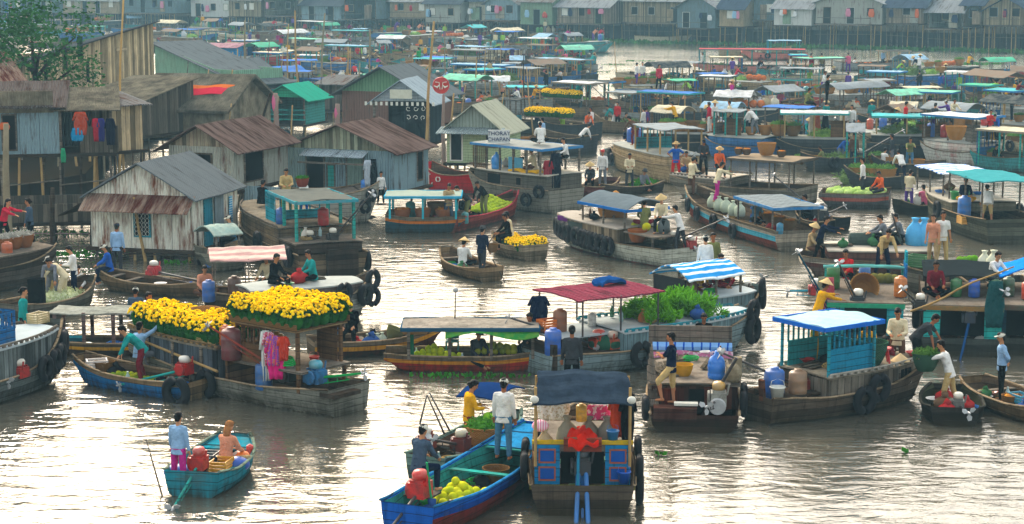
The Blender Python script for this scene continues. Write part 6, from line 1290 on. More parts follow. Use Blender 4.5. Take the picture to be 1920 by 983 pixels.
b = boat('the white shirted men boat', (1880, 560), (1700, 540), 2.0, H=.75, up='5c5a50', br=.1, bw=.5, label='boat with green crates where two young men stand side by side')
P(b, 1765, .1, .9, -85, 'stand', 'white', 'khaki', 'young man in white polo shirt and khaki trousers facing the camera at right', sl='short', size=1.05); P(b, 1748, .4, .9, -120, 'stand', 'peach', 'tan', 'young man in pinkish shirt just behind the man in white polo', sl='short')
crate(b.P(1722, 0, .75), 'green plastic crate left of the two standing young men', '2f6a34', b.th, 1.3); fruits([b.P(1800+9*(i % 5), .1*(i//5), .85+.03*i) for i in range(14)], 'green_gourd', 'vegetable', 'green gourd in the pile right of the two young men', 'green gourds', '8fb030', '4f8a24', .12)
sack(b.P(1845, .1, .8), 'tall white sack right of the green gourds', 'c9ccb8', 1.0); sack(b.P(1862, .3, .8), 'second tall white sack right of the green gourds', 'c4c8b0', 1.1)
# teal stern boats
def stern_teal(short, S, Bw, beam, label, pc, fc, goods):
    b = boat(short, S, Bw, beam, H=.5, up='3a3f3c', lo='24302f', br=.5, sr=.0, sw=.95, label=label)
    zf = 1.35; MB().box((-.22*b.L, 0, zf), (.5*b.L, beam*.94, .06)).build('deck', GREYW, b.root); MB().box((-.47*b.L, 0, zf-.06), (.08, beam*.95, .12)).build('deck_beam', mat('plain', fc, '2c5c4c', s=2), b.root)
    for s in (1, -1): MB().box((-.46*b.L, s*beam*.36, .85), (.05, beam*.2, .8)).build('stern_door', mat('paint', pc, '2c5a58', amt=.4), b.root)
    MB().box((-.40*b.L, 0, .85), (.04, beam*.7, .85)).build('stern_shade_panel', DARK, b.root)  # black panel between the doors, shade of the hold put in as colour
    for s in (1, -1): MB().box((-.1*b.L, s*beam*.46, .9), (.65*b.L, .05, .9)).build('side_panel', DARKW, b.root)
    return b
b = stern_teal('the wide teal stern boat', (1622, 662), (1598, 566), 2.25, 'wide teal and green boat seen from the stern with crossed shafts and baskets', '2f9ca8', '2f9c74', 0)
canopy(b, -.30, -.27, 2.15, 2.3, mat('plain', '5fa8a0', '6a8c84'), 'flat', TEALG, 1, zb=1.35, name='roof_beam'); MB().box((-.3*b.L, -1.15, 1.85), (.9, .05, .95)).build('blue_door', BLUE, b.root)
MB().box((-.3*b.L, -1.16, 2.4), (.5, .06, .5)).build('blue_vent', TEAL, b.root)
basket(b.W(-.25, .05, 1.4), 'pale wicker basket tipped on the wide teal boat', 1.2, WEAVE); THINGS[-1].rotation_euler.x = 1.2
drum(b.W(-.2, .85, 1.4), 'green drum on the wide teal boat', '2f7a34', .8); drum(b.W(-.1, -.1, 1.4), 'blue drum at the back of the wide teal boat', '1f6ab0', .65); drum(b.W(-.35, -1.0, 1.4), 'orange jar at the right of the wide teal boat', 'c8701c', .7)
for i in range(5): fruits([b.W(-.05, -.2-.2*i, 1.5)], 'brown_gourd', 'gourd', 'brown green gourd under the roof of the wide teal boat', 'brown gourds', '8a8040', '5a5a2c', .16)
engine(b, -.42, .2, 1.2, (-.5, .45, 1.0), 1.6, '1c2c34', IRON, scale=1.1); engine(b, -.45, .9, .9, (-.3, .8, 1.5), 2.2, '1c4a6a', mat('plain', '1c4a5c', '1c2c34')); engine(b, -.3, 1.35, 1.35, (.2, 1, .05), .8, 'b0242c', mat('plain', '2a8aa0'), tank='d0d0c8')
cloth_hang(b.W(-.42, 1.0, 2.0), .3, 1.1, 'pink towel hanging on the wide teal boat', 'b0505c', shirt=False); cloth_hang(b.W(-.41, 1.2, 2.0), .3, .9, 'grey cloth hanging on the wide teal boat', '8c8c70', shirt=False)
P(b, 1535, 1.3, .3, 20, 'reach', 'yellow', 'purple', 'woman in yellow blouse and conical hat climbing at the left of the teal boat', hat='conical'); THINGS[-1].location = at(1532, 640, .5)
b = stern_teal('the turquoise stern boat', (1803, 668), (1784, 575), 2.3, 'turquoise boat seen from the stern under a black awning with long bamboo pole', '2fb0a8', '8c6a3c', 0)
canopy(b, -.3, .08, 1.95, 2.1, mat('plain', '23292b', '181d1f', s=1), 'flat', DARKW, 2, zb=1.35, name='black_awning')
for v, c, l in ((.15, '1f6a34', 'dark green'), (-.35, '1c56b0', 'royal blue'), (-.95, '1a5a2c', 'deep green')): drum(b.W(-.3, v, 1.4), f'{l} drum under the black awning', c, .62)
crate(b.W(-.25, .7, 1.4), 'brown crate under the black awning', '6a4a34', b.th); engine(b, -.45, 1.15, 1.2, (-.3, .4, .5), .9, '20282c', IRON); engine(b, -.45, -.2, .9, (-.7, .2, -.7), 1.4, '1c2c3c', mat('plain', '1c4a7a'))
cloth_hang(b.W(-.48, -.85, 2.1), .5, 1.3, 'dark teal cloth with pink edge hanging at the right', '1c4a4c', shirt=False); tyre(b, -.3, 1, .8, 1.3)
pole(b.W(-.5, 1.4, 1.2), at(1895, 500, 2.9), .035, 'long curved bamboo pole over the black awning', bend=.02); engine(b, -.44, -.9, 1.2, (-.4, -.2, .6), .8, '24282c', IRON)
b = stern_teal('the right edge stern boat', (1925, 668), (1905, 575), 2.2, 'dark boat with bright blue plastic awning cut by the right edge', '1c3a4c', '5c4a3c', 0)
canopy(b, -.25, .02, 1.85, 1.7, mat('plain', '1c78d0', '1560a8', s=1), 'gable', DARKW, 2, zb=1.35, name='blue_awning'); drum(b.W(-.3, .5, 1.4), 'dark green drum beneath the bright blue awning', '1a4a2c', .65); drum(b.W(-.35, .0, 1.4), 'red orange jar beneath the bright blue awning', 'd0421c', .6)
# left foreground group of boats beside the shack
b = boat('the onion boat', (10, 602), (172, 566), 1.6, H=.42, up='5c5a50', lo='3a3a34', br=.45, bw=.25, label='grey boat heaped with white spring onions at the left')
f = link('onion_heap', leaf_heap(1.0, .6, .35, 700, mat('leaf', 'cfd2b0', '8f9f5c', s=5), .1), b.root); f.location = (.12*b.L, 0, .3)
P(b, 100, .2, .2, -90, 'bend', 'grey', 'grey'); P(b, 122, -.2, .2, 180, 'bend', 'cream', 'cream', hat='cap'); P(b, 140, .1, .2, 190, 'hold', 'white', 'navy'); P(b, 95, .7, .2, -60, 'sit', 'khaki', 'brown', hat='conical')
P(b, 165, .5, .15, -90, 'sit', 'white', 'black'); thing_mesh('black_speaker', lambda: MB().box((0, 0, .45), (.45, .4, .9)).lathe([(.17, 0), (.15, .02), (.05, -.02)], (0, -.2, .3), 14, M=Matrix.Rotation(R(90), 3, 'X')), [DARK], b.P(70, -.4, .3), 'black loudspeaker box standing at the left of the onions', 'speaker', rz=0)
b = boat('the basket boat at the left edge', (-120, 560), (92, 520), 2.0, H=.8, up='4a4640', lo='34322e', br=.4, bw=.4, label='dark boat with large brown baskets at the far left edge')
sides(b, -.3, .42, 1.15, DARKW, GREYW)
for i, px in enumerate((5, 24, 45)): basket(b.P(px, -.2, 1.2), 'large brown basket with white bundles on the dark boat', 1.0, mat('weave', '9c6a3c', '7a4a2c'), ('b9b8ae', '8a8a80'))
drum(b.P(14, -.6, 1.0), 'orange plastic tub below the baskets at the left edge', 'b0501c', .7); P(b, 8, .5, 1.2, -20, 'reach', 'crimson', 'black', hair='long'); P(b, 58, .7, 1.0, 180, 'stand', 'slate', 'black', hair='bun')
b = boat('the brown motor sampan', (385, 556), (190, 540), 1.4, H=.38, up='6a5a42', lo='4a4030', br=.3, bw=.25, label='long open brown sampan with motor by the white shack')
P(b, 207, 0, .15, 190, 'bench', 'blue', 'navy', 'man in blue sweater and beige cap sitting in the brown motor sampan', hat='cap'); THINGS[-1].children[0].color = lin('1c3f78')+(1,)
engine(b, -.02, .0, .6, (-1, -.1, -.1), 2.4, 'b8242c', IRON, tank='d0ccc0'); thwarts(b, (-.3, .2, .35)); 
P(b, 220, .4, .4, 80, 'stand', 'lightblue', 'darkgrey', 'man in light blue shirt with back turned in front of the white shack', hat='bluecap'); THINGS[-1].location = at(221, 513, .35); THINGS[-1].children[0].color = lin('7fa3dc')+(1,)
MB().box((0, 0, -.12), (1.4, .9, .12)).build('landing_raft', GREYW).location = at(221, 513, .33)
tag(bpy.data.objects['landing_raft'], 'small plank landing raft under the man in light blue', 'raft')
b = boat('the small dome boat', (445, 500), (372, 508), 1.7, H=.55, up='7a7a6c', lo='5c5e54', br=.35, bw=.3, label='small grey boat with teal cover and a capped man behind the pale canopy')
canopy(b, -.4, .35, 1.3, 1.5, mat('plain', '9aa89c', '4f8a8c'), 'arch', GREYW, 2, zb=.5, name='cover'); P(b, 438, -.1, .5, 200, 'bench', 'denim', 'black', hat='cap')
# ------------------------------------------------------------------ washing and poles at the left
hc = at(150, 288, 2.9)
for px, py, w_, h_, c, l, sh in ((150, 210, .5, .95, 'a8442c', 'rust red jacket hanging under the left hut roof', True), (179, 222, .22, .95, 'a81c34', 'narrow crimson top on the washing line', True), (189, 222, .25, .95, '2c2a6a', 'dark blue and white top on the washing line', True), (206, 222, .36, 1.1, '14182c', 'black and white shirt on the washing line', True), (144, 240, .48, .55, '1c86b4', 'turquoise bag cloth hanging below the left hut', False), (118, 278, .2, .6, '2f9a6c', 'green plastic bag hanging under the left huts', False), (8, 230, .4, .3, 'c8602c', 'orange cloth on a pole at the left edge', False)):
    p = on_y(px, py, hc.y-.5); cloth_hang(p, w_, h_, l, c, shirt=sh, group='washing at the left huts')
def vpole(px, py, tx, ty, r=.05, lab='bare bamboo pole standing in the river', m=None, z=0, bend=.006, g='poles standing in the river', name='bamboo_pole'):
    r *= 1.3; a = at(px, py, z); return pole(a-Vector((0, 0, .4)), on_y(tx, ty, a.y), r, lab, name, 'pole', m, bend, g)
vpole(222, 330, 230, -12, .055, 'very tall pale bamboo pole rising in front of the thatched house', mat('plain', 'c09a5c', '9a7a48'))
for a in ((15, 470, 10, 232, .13, 'thick brown mooring post at the left edge'), (98, 480, 98, 352, .10, 'dark post left of the white shack'), (104, 355, 118, 200, .05, None), (152, 355, 138, 268, .06, None), (166, 345, 172, 225, .06, None), (194, 330, 196, 250, .06, None), (184, 330, 184, 300, .05, None),
          (498, 360, 504, 250, .09, None), (530, 385, 515, 175, .13, 'pole with pink wrapped top left of the rusty roofed shack'), (505, 355, 520, 180, .08, None), (635, 345, 632, 195, .14, 'ringed coconut post with pink top before the tin shack'), (676, 340, 678, 255, .13, 'short thick post before the tin shack doorway'),
          (832, 320, 831, 178, .09, 'ringed pole carrying the round red sign'), (795, 318, 812, 40, .07, None), (700, 250, 805, 120, .05, None), (842, 312, 850, 175, .05, None), (852, 312, 862, 222, .06, None), (672, 235, 674, 118, .05, None), (695, 225, 693, 55, .07, None), (655, 210, 652, 88, .06, None), (660, 212, 656, 90, .04, None),
          (560, 205, 552, 20, .07, None), (600, 190, 608, 25, .08, None), (538, 190, 540, 45, .05, None), (505, 215, 500, 145, .05, None), (520, 212, 530, 100, .04, None), (438, 172, 436, 98, .05, None), (447, 172, 445, 92, .05, None), (462, 185, 458, 38, .07, None), (350, 150, 351, 50, .04, None), (370, 150, 372, 55, .05, None), (376, 145, 372, 88, .04, None),
          (835, 180, 834, 45, .04, None), (892, 205, 893, 108, .05, None), (948, 190, 925, 130, .05, None), (1157, 150, 1152, 78, .035, 'thin pole with yellow flag standing in open water'), (445, 385, 505, 175, .06, 'long dark boathook leaning beside the big brown boat'), (435, 410, 475, 262, .05, None), (258, 428, 255, 385, .06, None), (188, 442, 187, 385, .06, 'dark stake before the white shack wall'), (275, 490, 250, 370, .05, 'crooked branch leaning on the white shack window')):
    m = None; r = a[4]; lab = a[5] or 'bare bamboo pole standing in the river'
    ringed = 'ringed' in lab or 'pink' in lab
    o = vpole(a[0], a[1], a[2], a[3], r, lab, mat('plain', '8c7a70', '6a5048', s=8) if ringed else (DARKW if 'dark' in lab else (BAMB if random.random() < .5 else mat('plain', '8a8068', '5c5444'))))
    if 'pink' in lab:
        q = MB().ball((0, 0, 0), (.13, .13, .42), 10).build('pink_wrapping', mat('plain', 'c86a8c', 'a84a6c', s=3), o); p = on_y(a[2], a[3]+18, o.location.y); q.location = p-o.location
    if 'red sign' in lab:
        p = on_y(827, 160, o.location.y)-o.location; d_ = MB().lathe([(.01, -.04), (.42, -.04), (.44, 0), (.42, .04), (.01, .04)], (0, 0, 0), 24, M=Matrix.Rotation(R(90), 3, 'X')).build('round_red_sign', RED, o); d_.location = p-Vector((0, .1, 0))
        k = MB()
        for s in (1, -1): k.path([(s*.08, -.06, .02), (s*.2, -.07, -.10), (s*.36, -.06, -.02)], [.02, .06, .02], 6); k.path([(s*.05, -.06, -.2), (s*.10, -.06, .15), (s*.3, -.06, .18)], .02, 5)
        k.build('white_mark', WHITE, d_)
# ------------------------------------------------------------------ far boats read from the photograph
RW = dict(white='c9cccc', green='4fb08a', teal='4fb0b4', blue='3f74c0', lightblue='8fb4cc', grey='8a9296', brown='7c6a5a', red='b8404a', pink='c07a80', cream='c9c0a4', darkblue='2a4a80', black='2c3236', mint='7cc8a8')
HW = dict(brown=('7a6a54', '4f4236'), grey=('8a8e8a', '5c605c'), cream=('c4b898', '8f8468'), dark=('3c4042', '2c3030'), teal=('3f8c8c', '3c4a48'), red=('9c3c38', '6a2c2a'), salmon=('c87868', '8c5448'), white=('c8c8bc', '9c4a44'), blue=('3c6a9c', '2c4460'), tan=('9c8a68', '6a5a44'))
rnd = random.Random(77)
SH = ['red', 'white', 'white', 'cream', 'lightblue', 'blue', 'orange', 'pink', 'black', 'navy', 'teal', 'purple', 'yellow', 'grey', 'crimson', 'denim', 'green', 'peach', 'magenta', 'tan', 'maroon', 'darkgrey', 'lime']
GD = []; CROWD = []
def cargo_on(b, u, kind, z):
    p = lambda du=0, v=0: b.W(u+du/b.L, v, z)
    S_ = b.short
    if kind == 'basket':
        for i in range(rnd.choice((1, 2, 3))): basket(p(i*.75, rnd.uniform(-.3, .3)), f'wicker basket on {S_}', rnd.uniform(.9, 1.4), WEAVE if rnd.random() < .7 else DWEAVE, ('6f9a44', '3f6a2c') if rnd.random() < .5 else None)
    elif kind == 'greens': f = link('greens_heap', cached('fg', lambda: leaf_heap(1.0, .7, .55, 420, GREYG, .2)), b.root); f.location = (u*b.L, 0, z); f.scale = (rnd.uniform(.8, 1.6), 1, rnd.uniform(.7, 1.2))
    elif kind == 'lime': f = link('greens_heap', cached('fl', lambda: leaf_heap(.9, .65, .4, 380, PALEG, .15)), b.root); f.location = (u*b.L, 0, z)
    elif kind == 'sacks':
        for i in range(3): sack(p(i*.5-.5, rnd.uniform(-.3, .3)), f'sack on {S_}', rnd.choice(('c4c0ac', 'a89a7c', 'b8bcc0')), rnd.uniform(.8, 1.2), rnd.random()*6)
    elif kind == 'drums':
        for i in range(2): c, l = rnd.choice((('1c5cb0', 'blue'), ('2a8a8c', 'teal'), ('b8441c', 'orange'), ('2f8a3c', 'green'), ('c02428', 'red'))); drum(p(i*.65, rnd.uniform(-.3, .3)), f'{l} drum on {S_}', c, rnd.uniform(.7, 1))
    elif kind == 'jars':
        for i in range(4): fruits([b.W(u+(i*.5-.8)/b.L, -.2, z+.25)], 'clay_jar', 'jar', f'orange clay jar on {S_}', 'clay jars in rows', 'b8703c', 'a8582c', .27)
    elif kind == 'tarp': c, l = rnd.choice((('1f74c0', 'bright blue'), ('b8243c', 'crimson'), ('d8d8d0', 'white'), ('2f9a6c', 'green'))); thing_mesh('tarpaulin', lambda: MB().sheet(lambda a, c_: (-.8+1.6*a, -.5+c_, .2*math.sin(a*3.1)*math.sin(c_*3.1)+.05*math.sin(a*11)), 12, 6, .08), [mat('plain', c, None, s=2)], p(), f'{l} tarpaulin thrown over goods on {S_}', 'tarpaulin', rz=b.th, key=('tarp', c))
    elif kind == 'mums':
        MB().box((u*b.L-.3, .95, 1.30), (3.2, .6, .06)).build('flower_shelf', GREYW, b.root)
        for i in range(12):
            for v in (.8, 1.08): mum_pot(b.W(u+(-1.8+.27*i)/b.L, v, 1.33), f'pot of yellow chrysanthemums on {S_}', 'chrysanthemum pots far back', i % 4, .9)
def far(S, Bw, hull, roof=None, kind='flat', cargo=(), ppl=(), beam=2.0, H=.7, zr=2.1, cab=False, tag_=None, u=(-.4, .2), shaft=False, posts=3, lab=None):
    nm = f"the {roof}-roofed {hull} boat" if roof else f"the open {hull} boat"
    if tag_: nm = tag_
    h1, h2 = HW[hull]; b = boat(nm, S, Bw, beam, H=H, up=h1, lo=h2, br=rnd.uniform(.2, .5), bw=rnd.uniform(.25, .6), sw=.85, inner='5f5648', label=lab, group='boats of the floating market', upm=mat('paint', h1, h2, amt=.6))
    zd = .25
    if cab: sides(b, -.45, .42, H+.5, mat('wood', h1, h2), mat('plain', '9a9c94', '74766e'), over=.06); zd = H+.6
    if roof:
        canopy(b, u[0], u[1], zr+(.5 if cab else 0), beam*.98, mat('plain', RW[roof], '6f7068', s=.8, amt=.8), kind, rnd.choice((GREYW, BRN, GREYW, BAMB, TEALG)), posts, zb=zd, edge=mat('plain', rnd.choice(('3c7ab0', '5f6a6c', '3f9a98', '8c8474'))) if kind == 'flat' and rnd.random() < .6 else None, name='roof', pr=.035)
        if rnd.random() < .55: slats(b, u[1], u[1], -beam*.42, beam*.42, zd, zr-.05+(.5 if cab else 0), rnd.choice((TEAL, BRN, GREYW, BLUE)), .45, 6)
        if rnd.random() < .5: MB().box(((u[0]+.12)*b.L, beam*.3, zd+.45), (.9, .05, .9)).build('side_board', rnd.choice((TEAL, BRN, BLUE, GREYW, DARKW)), b.root)
    for i, c in enumerate(cargo): cargo_on(b, (.28, -.15, .05, -.35)[i], c, zd)
    for q in ppl:
        if b.mid.y > 205: CROWD.append((b.P(q[0], rnd.uniform(-.5, .5), zd), q[1], q[2], q[3])); continue
        px, pose, sh, pn, kw = (list(q)+[{}])[:5] if len(q) == 5 else (q[0], q[1], q[2], q[3], {})
        P(b, px, rnd.uniform(-.5, .5), zd if 'z' not in kw else kw.pop('z'), kw.pop('h', rnd.uniform(0, 360)), pose, sh, pn, **kw)
    if shaft: engine(b, -.42, 0, H, (-1, rnd.uniform(-.4, .4), rnd.uniform(.3, .8)), 2.6, '2c2f30', IRON)
    if rnd.random() < .4: tyre(b, rnd.uniform(-.2, .3), 1 if math.sin(b.th) == 0 or math.cos(b.th) < 0 else -1, H*.7, 1.2)
    GD.append((b.mid.x, b.mid.y, b.L)); return b
h_ = lambda **k: k
far((1190, 80), (1312, 80), 'cream', H=.8, cargo=('sacks',), lab='long empty cream barge under the far bank stilts'); far((1350, 106), (1482, 108), 'tan', H=.9, lab='long tan open barge behind the salmon roofed boat')
far((1520, 138), (1300, 136), 'salmon', 'red', u=(-.45, .45), cargo=('greens',), posts=5, ppl=((1318, 'stand', 'white', 'navy'), (1388, 'stand', 'pink', 'grey'), (1425, 'bend', 'maroon', 'denim')), zr=2.3, lab='boat with long salmon red roof in the far channel')
far((1512, 112), (1390, 112), 'salmon', 'lightblue', u=(-.4, .1), cargo=('sacks',)); far((1570, 132), (1705, 130), 'grey', 'black', u=(.1, .45), cargo=('jars', 'jars'), beam=2.3, zr=1.9, ppl=((1655, 'stand', 'lightblue', 'black'), (1600, 'sit', 'white', 'black')), lab='grey boat loaded with rows of orange clay jars, far right channel')
far((1420, 145), (1520, 145), 'teal', 'teal', kind='flat', cab=False, cargo=('greens', 'greens'), u=(.1, .4), ppl=((1482, 'stand', 'white', 'black'), (1420, 'bend', 'black', 'grey')))
far((1590, 165), (1430, 168), 'cream', 'mint', cargo=('tarp',), ppl=((1540, 'stand', 'khaki', 'grey'), (1520, 'stand', 'crimson', 'green'), (1590, 'stand', 'pink', 'purple'), (1480, 'sit', 'white', 'navy')), u=(-.4, .1), beam=2.4, cab=True)
far((1700, 185), (1560, 180), 'grey', 'lightblue', u=(-.45, 0), shaft=True, cargo=('tarp', 'basket'), ppl=((1662, 'stand', 'maroon', 'maroon'), (1618, 'bend', 'blue', 'black'), (1590, 'stand', 'purple', 'black')))
far((1672, 212), (1572, 192), 'white', None, H=1.1, cargo=('basket',), ppl=((1610, 'sit', 'brown', 'black'), (1625, 'sit', 'peach', 'grey')), lab='white and green hulled boat with pink stripe at right')
far((1718, 178), (1660, 175), 'dark', None, ppl=((1731, 'stand', 'black', 'black', h_(h=90)),), H=.5); far((1830, 185), (1745, 182), 'brown', 'white', ppl=((1762, 'stand', 'blue', 'grey'), (1770, 'stand', 'purple', 'grey'), (1798, 'stand', 'lime', 'white'), (1790, 'sit', 'purple', 'black')), cargo=('greens',), u=(-.45, .15))
far((1915, 200), (1810, 188), 'brown', 'brown', kind='gable', cargo=('greens', 'sacks'), ppl=((1872, 'stand', 'red', 'grey'), (1904, 'stand', 'yellow', 'grey'), (1862, 'stand', 'navy', 'black')), u=(-.4, .35), beam=2.4, lab='brown thatch roofed boat near the right edge')
far((1800, 232), (1680, 226), 'dark', 'mint', cargo=('greens', 'greens'), u=(-.45, .35), ppl=((1775, 'stand', 'white', 'black'),), beam=2.3); far((1885, 235), (1780, 228), 'teal', 'green', cargo=('drums', 'greens'), cab=True, u=(-.3, .2), ppl=((1865, 'stand', 'lime', 'black'),))
far((1955, 250), (1845, 240), 'grey', 'teal', cargo=('basket',), cab=True, ppl=((1905, 'reach', 'maroon', 'maroon', h_(h=0)), (1918, 'bend', 'grey', 'black')), u=(-.2, .3), beam=2.6, H=1.0); far((1842, 268), (1720, 258), 'blue', 'grey', kind='arch', cargo=('drums',), u=(-.4, .3), zr=1.9, ppl=((1715, 'sit', 'white', 'black'),), beam=2.3)
far((1860, 312), (1740, 300), 'white', 'white', cargo=('drums',), cab=True, u=(-.45, .4), ppl=((1860, 'crossed', 'red', 'black', h_(h=-90, z=1.3)), (1868, 'bend', 'blue', 'black'), (1885, 'sit', 'yellow', 'black')), beam=2.6, lab='white roofed goods boat with a wicker basket on its roof')
basket(at(1792, 262, 2.7), 'wide wicker basket on the white roofed goods boat', 1.35, WEAVE)
far((1940, 322), (1830, 312), 'teal', 'cream', cargo=('basket',), u=(-.5, .3), ppl=((1863, 'sit', 'black', 'black'),), beam=2.5); far((1760, 330), (1640, 322), 'dark', None, cargo=('basket', 'basket'), ppl=((1672, 'stand', 'darkgrey', 'grey'), (1705, 'reach', 'olive', 'denim'), (1655, 'sit', 'white', 'black')), beam=2.2, H=.6)
far((1620, 320), (1500, 318), 'dark', 'grey', kind='gable', cargo=('basket', 'greens'), ppl=((1575, 'bend', 'blue', 'grey'), (1600, 'stand', 'brown', 'navy'), (1543, 'sit', 'olive', 'black')), beam=2.1, shaft=True, u=(-.5, -.2)); far((1700, 352), (1590, 345), 'dark', None, cargo=('greens', 'basket'), beam=2.0, H=.5, ppl=((1690, 'bend', 'white', 'navy'),))
b = far((1595, 300), (1455, 298), 'dark', 'white', cargo=('basket', 'lime'), cab=True, u=(-.45, .45), ppl=((1550, 'stand', 'black', 'black', h_(z=2.9)), (1512, 'sit', 'olive', 'black', h_(z=2.9)), (1605, 'stand', 'white', 'darkgrey')), beam=2.4)
for px, c, l in ((1532, 'c8603c', 'orange striped towel'), (1524, 'd8d0c8', 'white towel'), (1548, '1c1c24', 'black trousers'), (1584, 'd0c8cc', 'white striped sheet')): cloth_hang(b.P(px, -1.2, 2.3), .4, 1.1, f'{l} hanging on the white-roofed dark boat', c, shirt=False)
far((1530, 268), (1420, 262), 'dark', 'blue', kind='flat', cargo=('sacks', 'tarp'), u=(-.45, .3), ppl=((1510, 'stand', 'lightblue', 'black'), (1525, 'stand', 'tan', 'grey')), beam=2.2); far((1590, 250), (1490, 240), 'grey', None, cargo=('greens', 'tarp'), ppl=((1548, 'stand', 'teal', 'white', h_(hat='conical')), (1495, 'bend', 'cream', 'grey')), H=1.0)
far((1440, 215), (1370, 212), 'white', None, H=1.2, cargo=('basket',), ppl=((1400, 'bend', 'orange', 'grey'),), lab='pale barrel bowed boat in the middle of the right cluster'); far((1450, 300), (1330, 292), 'blue', 'grey', cargo=('jars', 'basket'), cab=True, u=(-.1, .3), ppl=((1416, 'bend', 'white', 'grey', h_(z=1.4)), (1368, 'stand', 'cream', 'black', h_(z=1.4)), (1330, 'stand', 'crimson', 'white'), (1318, 'stand', 'white', 'grey', h_(hat='conical'))), beam=2.4)
far((1400, 262), (1300, 258), 'dark', 'lightblue', kind='arch', cargo=('basket',), u=(-.4, .3), ppl=((1350, 'stand', 'teal', 'navy'), (1425, 'stand', 'white', 'black')), zr=1.9); far((1415, 235), (1350, 230), 'dark', 'grey', kind='arch', u=(-.45, .3), zr=1.9, cargo=('sacks',))
b = far((1290, 345), (1165, 312), 'tan', 'grey', cargo=('drums',), cab=True, u=(-.42, .0), beam=2.4, H=.8, ppl=((1192, 'bend', 'brown', 'maroon'),), shaft=True, lab='tan hulled boat with turquoise rail and rounded grey roof, centre right'); slats(b, .0, .0, -1.0, 1.0, 1.3, 2.5, mat('paint', '3fb8c8', '5a8a8c', amt=.2), .5, 5)
for u, z in ((.47, .7), (.38, .5)): tyre(b, u, 1, z, 1.3)
far((1310, 235), (1205, 228), 'dark', 'blue', u=(-.45, .45), cargo=('sacks',), ppl=((1235, 'stand', 'crimson', 'black', h_(z=2.2)),)); far((1300, 268), (1205, 262), 'grey', 'cream', kind='arch', u=(-.4, .2), zr=1.8, cargo=('greens', 'basket'), ppl=((1200, 'stand', 'purple', 'navy'), (1182, 'stand', 'white', 'grey'), (1180, 'stand', 'red', 'grey')))
far((1215, 250), (1120, 246), 'brown', None, cargo=('sacks', 'greens'), ppl=((1158, 'stand', 'red', 'black'), (1152, 'bend', 'teal', 'white'), (1170, 'sit', 'brown', 'black')), beam=2.2); far((1260, 178), (1150, 172), 'brown', None, cargo=('tarp', 'sacks'), H=.9, ppl=((1207, 'bend', 'orange', 'grey'), (1230, 'sit', 'magenta', 'black'), (1186, 'sit', 'grey', 'black')), beam=2.4)
far((1345, 165), (1255, 160), 'dark', 'grey', cargo=('sacks',), u=(-.2, .4), ppl=((1345, 'sit', 'black', 'black'),)); far((1380, 195), (1290, 192), 'brown', 'white', cargo=('basket', 'sacks'), u=(-.45, .2), ppl=((1305, 'stand', 'blue', 'denim'), (1290, 'bend', 'lime', 'brown')))
far((1310, 205), (1190, 200), 'dark', None, cargo=('jars', 'basket'), ppl=((1240, 'stand', 'grey', 'black', h_(hat='conical')), (1225, 'bench', 'brown', 'black'), (1285, 'sit', 'peach', 'black')), beam=2.2); far((1300, 150), (1400, 150), 'dark', 'cream', cargo=('tarp',), u=(-.2, .4), ppl=((1340, 'sit', 'blue', 'black'),))
far((1130, 222), (1045, 216), 'brown', 'white', cargo=('mums',), u=(-.4, .4), beam=2.2, zr=2.4, ppl=((1088, 'stand', 'white', 'black'),), lab='boat with white roof and a row of yellow chrysanthemums, upper middle'); far((1115, 262), (1015, 256), 'dark', None, cargo=('mums', 'sacks'), beam=2.2, H=.9, ppl=((1055, 'stand', 'lime', 'lime'), (1108, 'stand', 'white', 'navy'), (1100, 'bend', 'orange', 'grey')), lab='dark boat with yellow chrysanthemums below the first flower boat')
far((1105, 290), (1010, 284), 'dark', None, cargo=('basket',), ppl=((1090, 'bend', 'white', 'black'), (1018, 'stand', 'lightblue', 'black')), H=.9, beam=2.3); far((1010, 250), (930, 246), 'dark', 'black', u=(-.2, .4), cargo=('drums',), ppl=((1018, 'stand', 'white', 'navy'),), beam=2.3)
far((1050, 108), (960, 105), 'brown', 'white', cargo=('tarp',), u=(-.3, .3), shaft=True, ppl=((1067, 'stand', 'maroon', 'brown', h_(z=.6, hat='straw')),)); far((985, 92), (900, 90), 'brown', 'blue', cargo=('basket',), u=(-.4, .1), ppl=((930, 'sit', 'maroon', 'black'),)); far((1110, 158), (1010, 152), 'dark', 'lightblue', cargo=('drums',), u=(-.4, .4), ppl=((1086, 'stand', 'teal', 'denim', h_(hat='helmet')), (1062, 'stand', 'grey', 'grey')), shaft=True)
far((850, 82), (765, 78), 'cream', None, H=.8, cargo=('greens', 'lime'), ppl=((858, 'stand', 'white', 'grey'),), lab='cream bowed boat with lime melon heap near the far bank'); far((950, 100), (850, 96), 'tan', None, cargo=('sacks',), H=1.0); far((990, 135), (900, 130), 'blue', 'blue', cargo=('tarp',), u=(-.2, .2), H=.8); far((920, 135), (850, 132), 'dark', 'grey', u=(-.4, .4), cargo=('greens',))
far((960, 170), (845, 165), 'dark', 'lightblue', cargo=('greens', 'drums'), u=(-.45, .4), ppl=((887, 'stand', 'white', 'purple'), (873, 'stand', 'blue', 'grey'), (950, 'sit', 'maroon', 'black'))); far((1020, 178), (950, 172), 'grey', 'grey', cargo=('drums',), u=(-.4, .3), ppl=((978, 'sit', 'orange', 'black'), (1030, 'stand', 'black', 'black'))); far((1075, 190), (990, 186), 'dark', None, cargo=('sacks', 'basket'), H=.9)
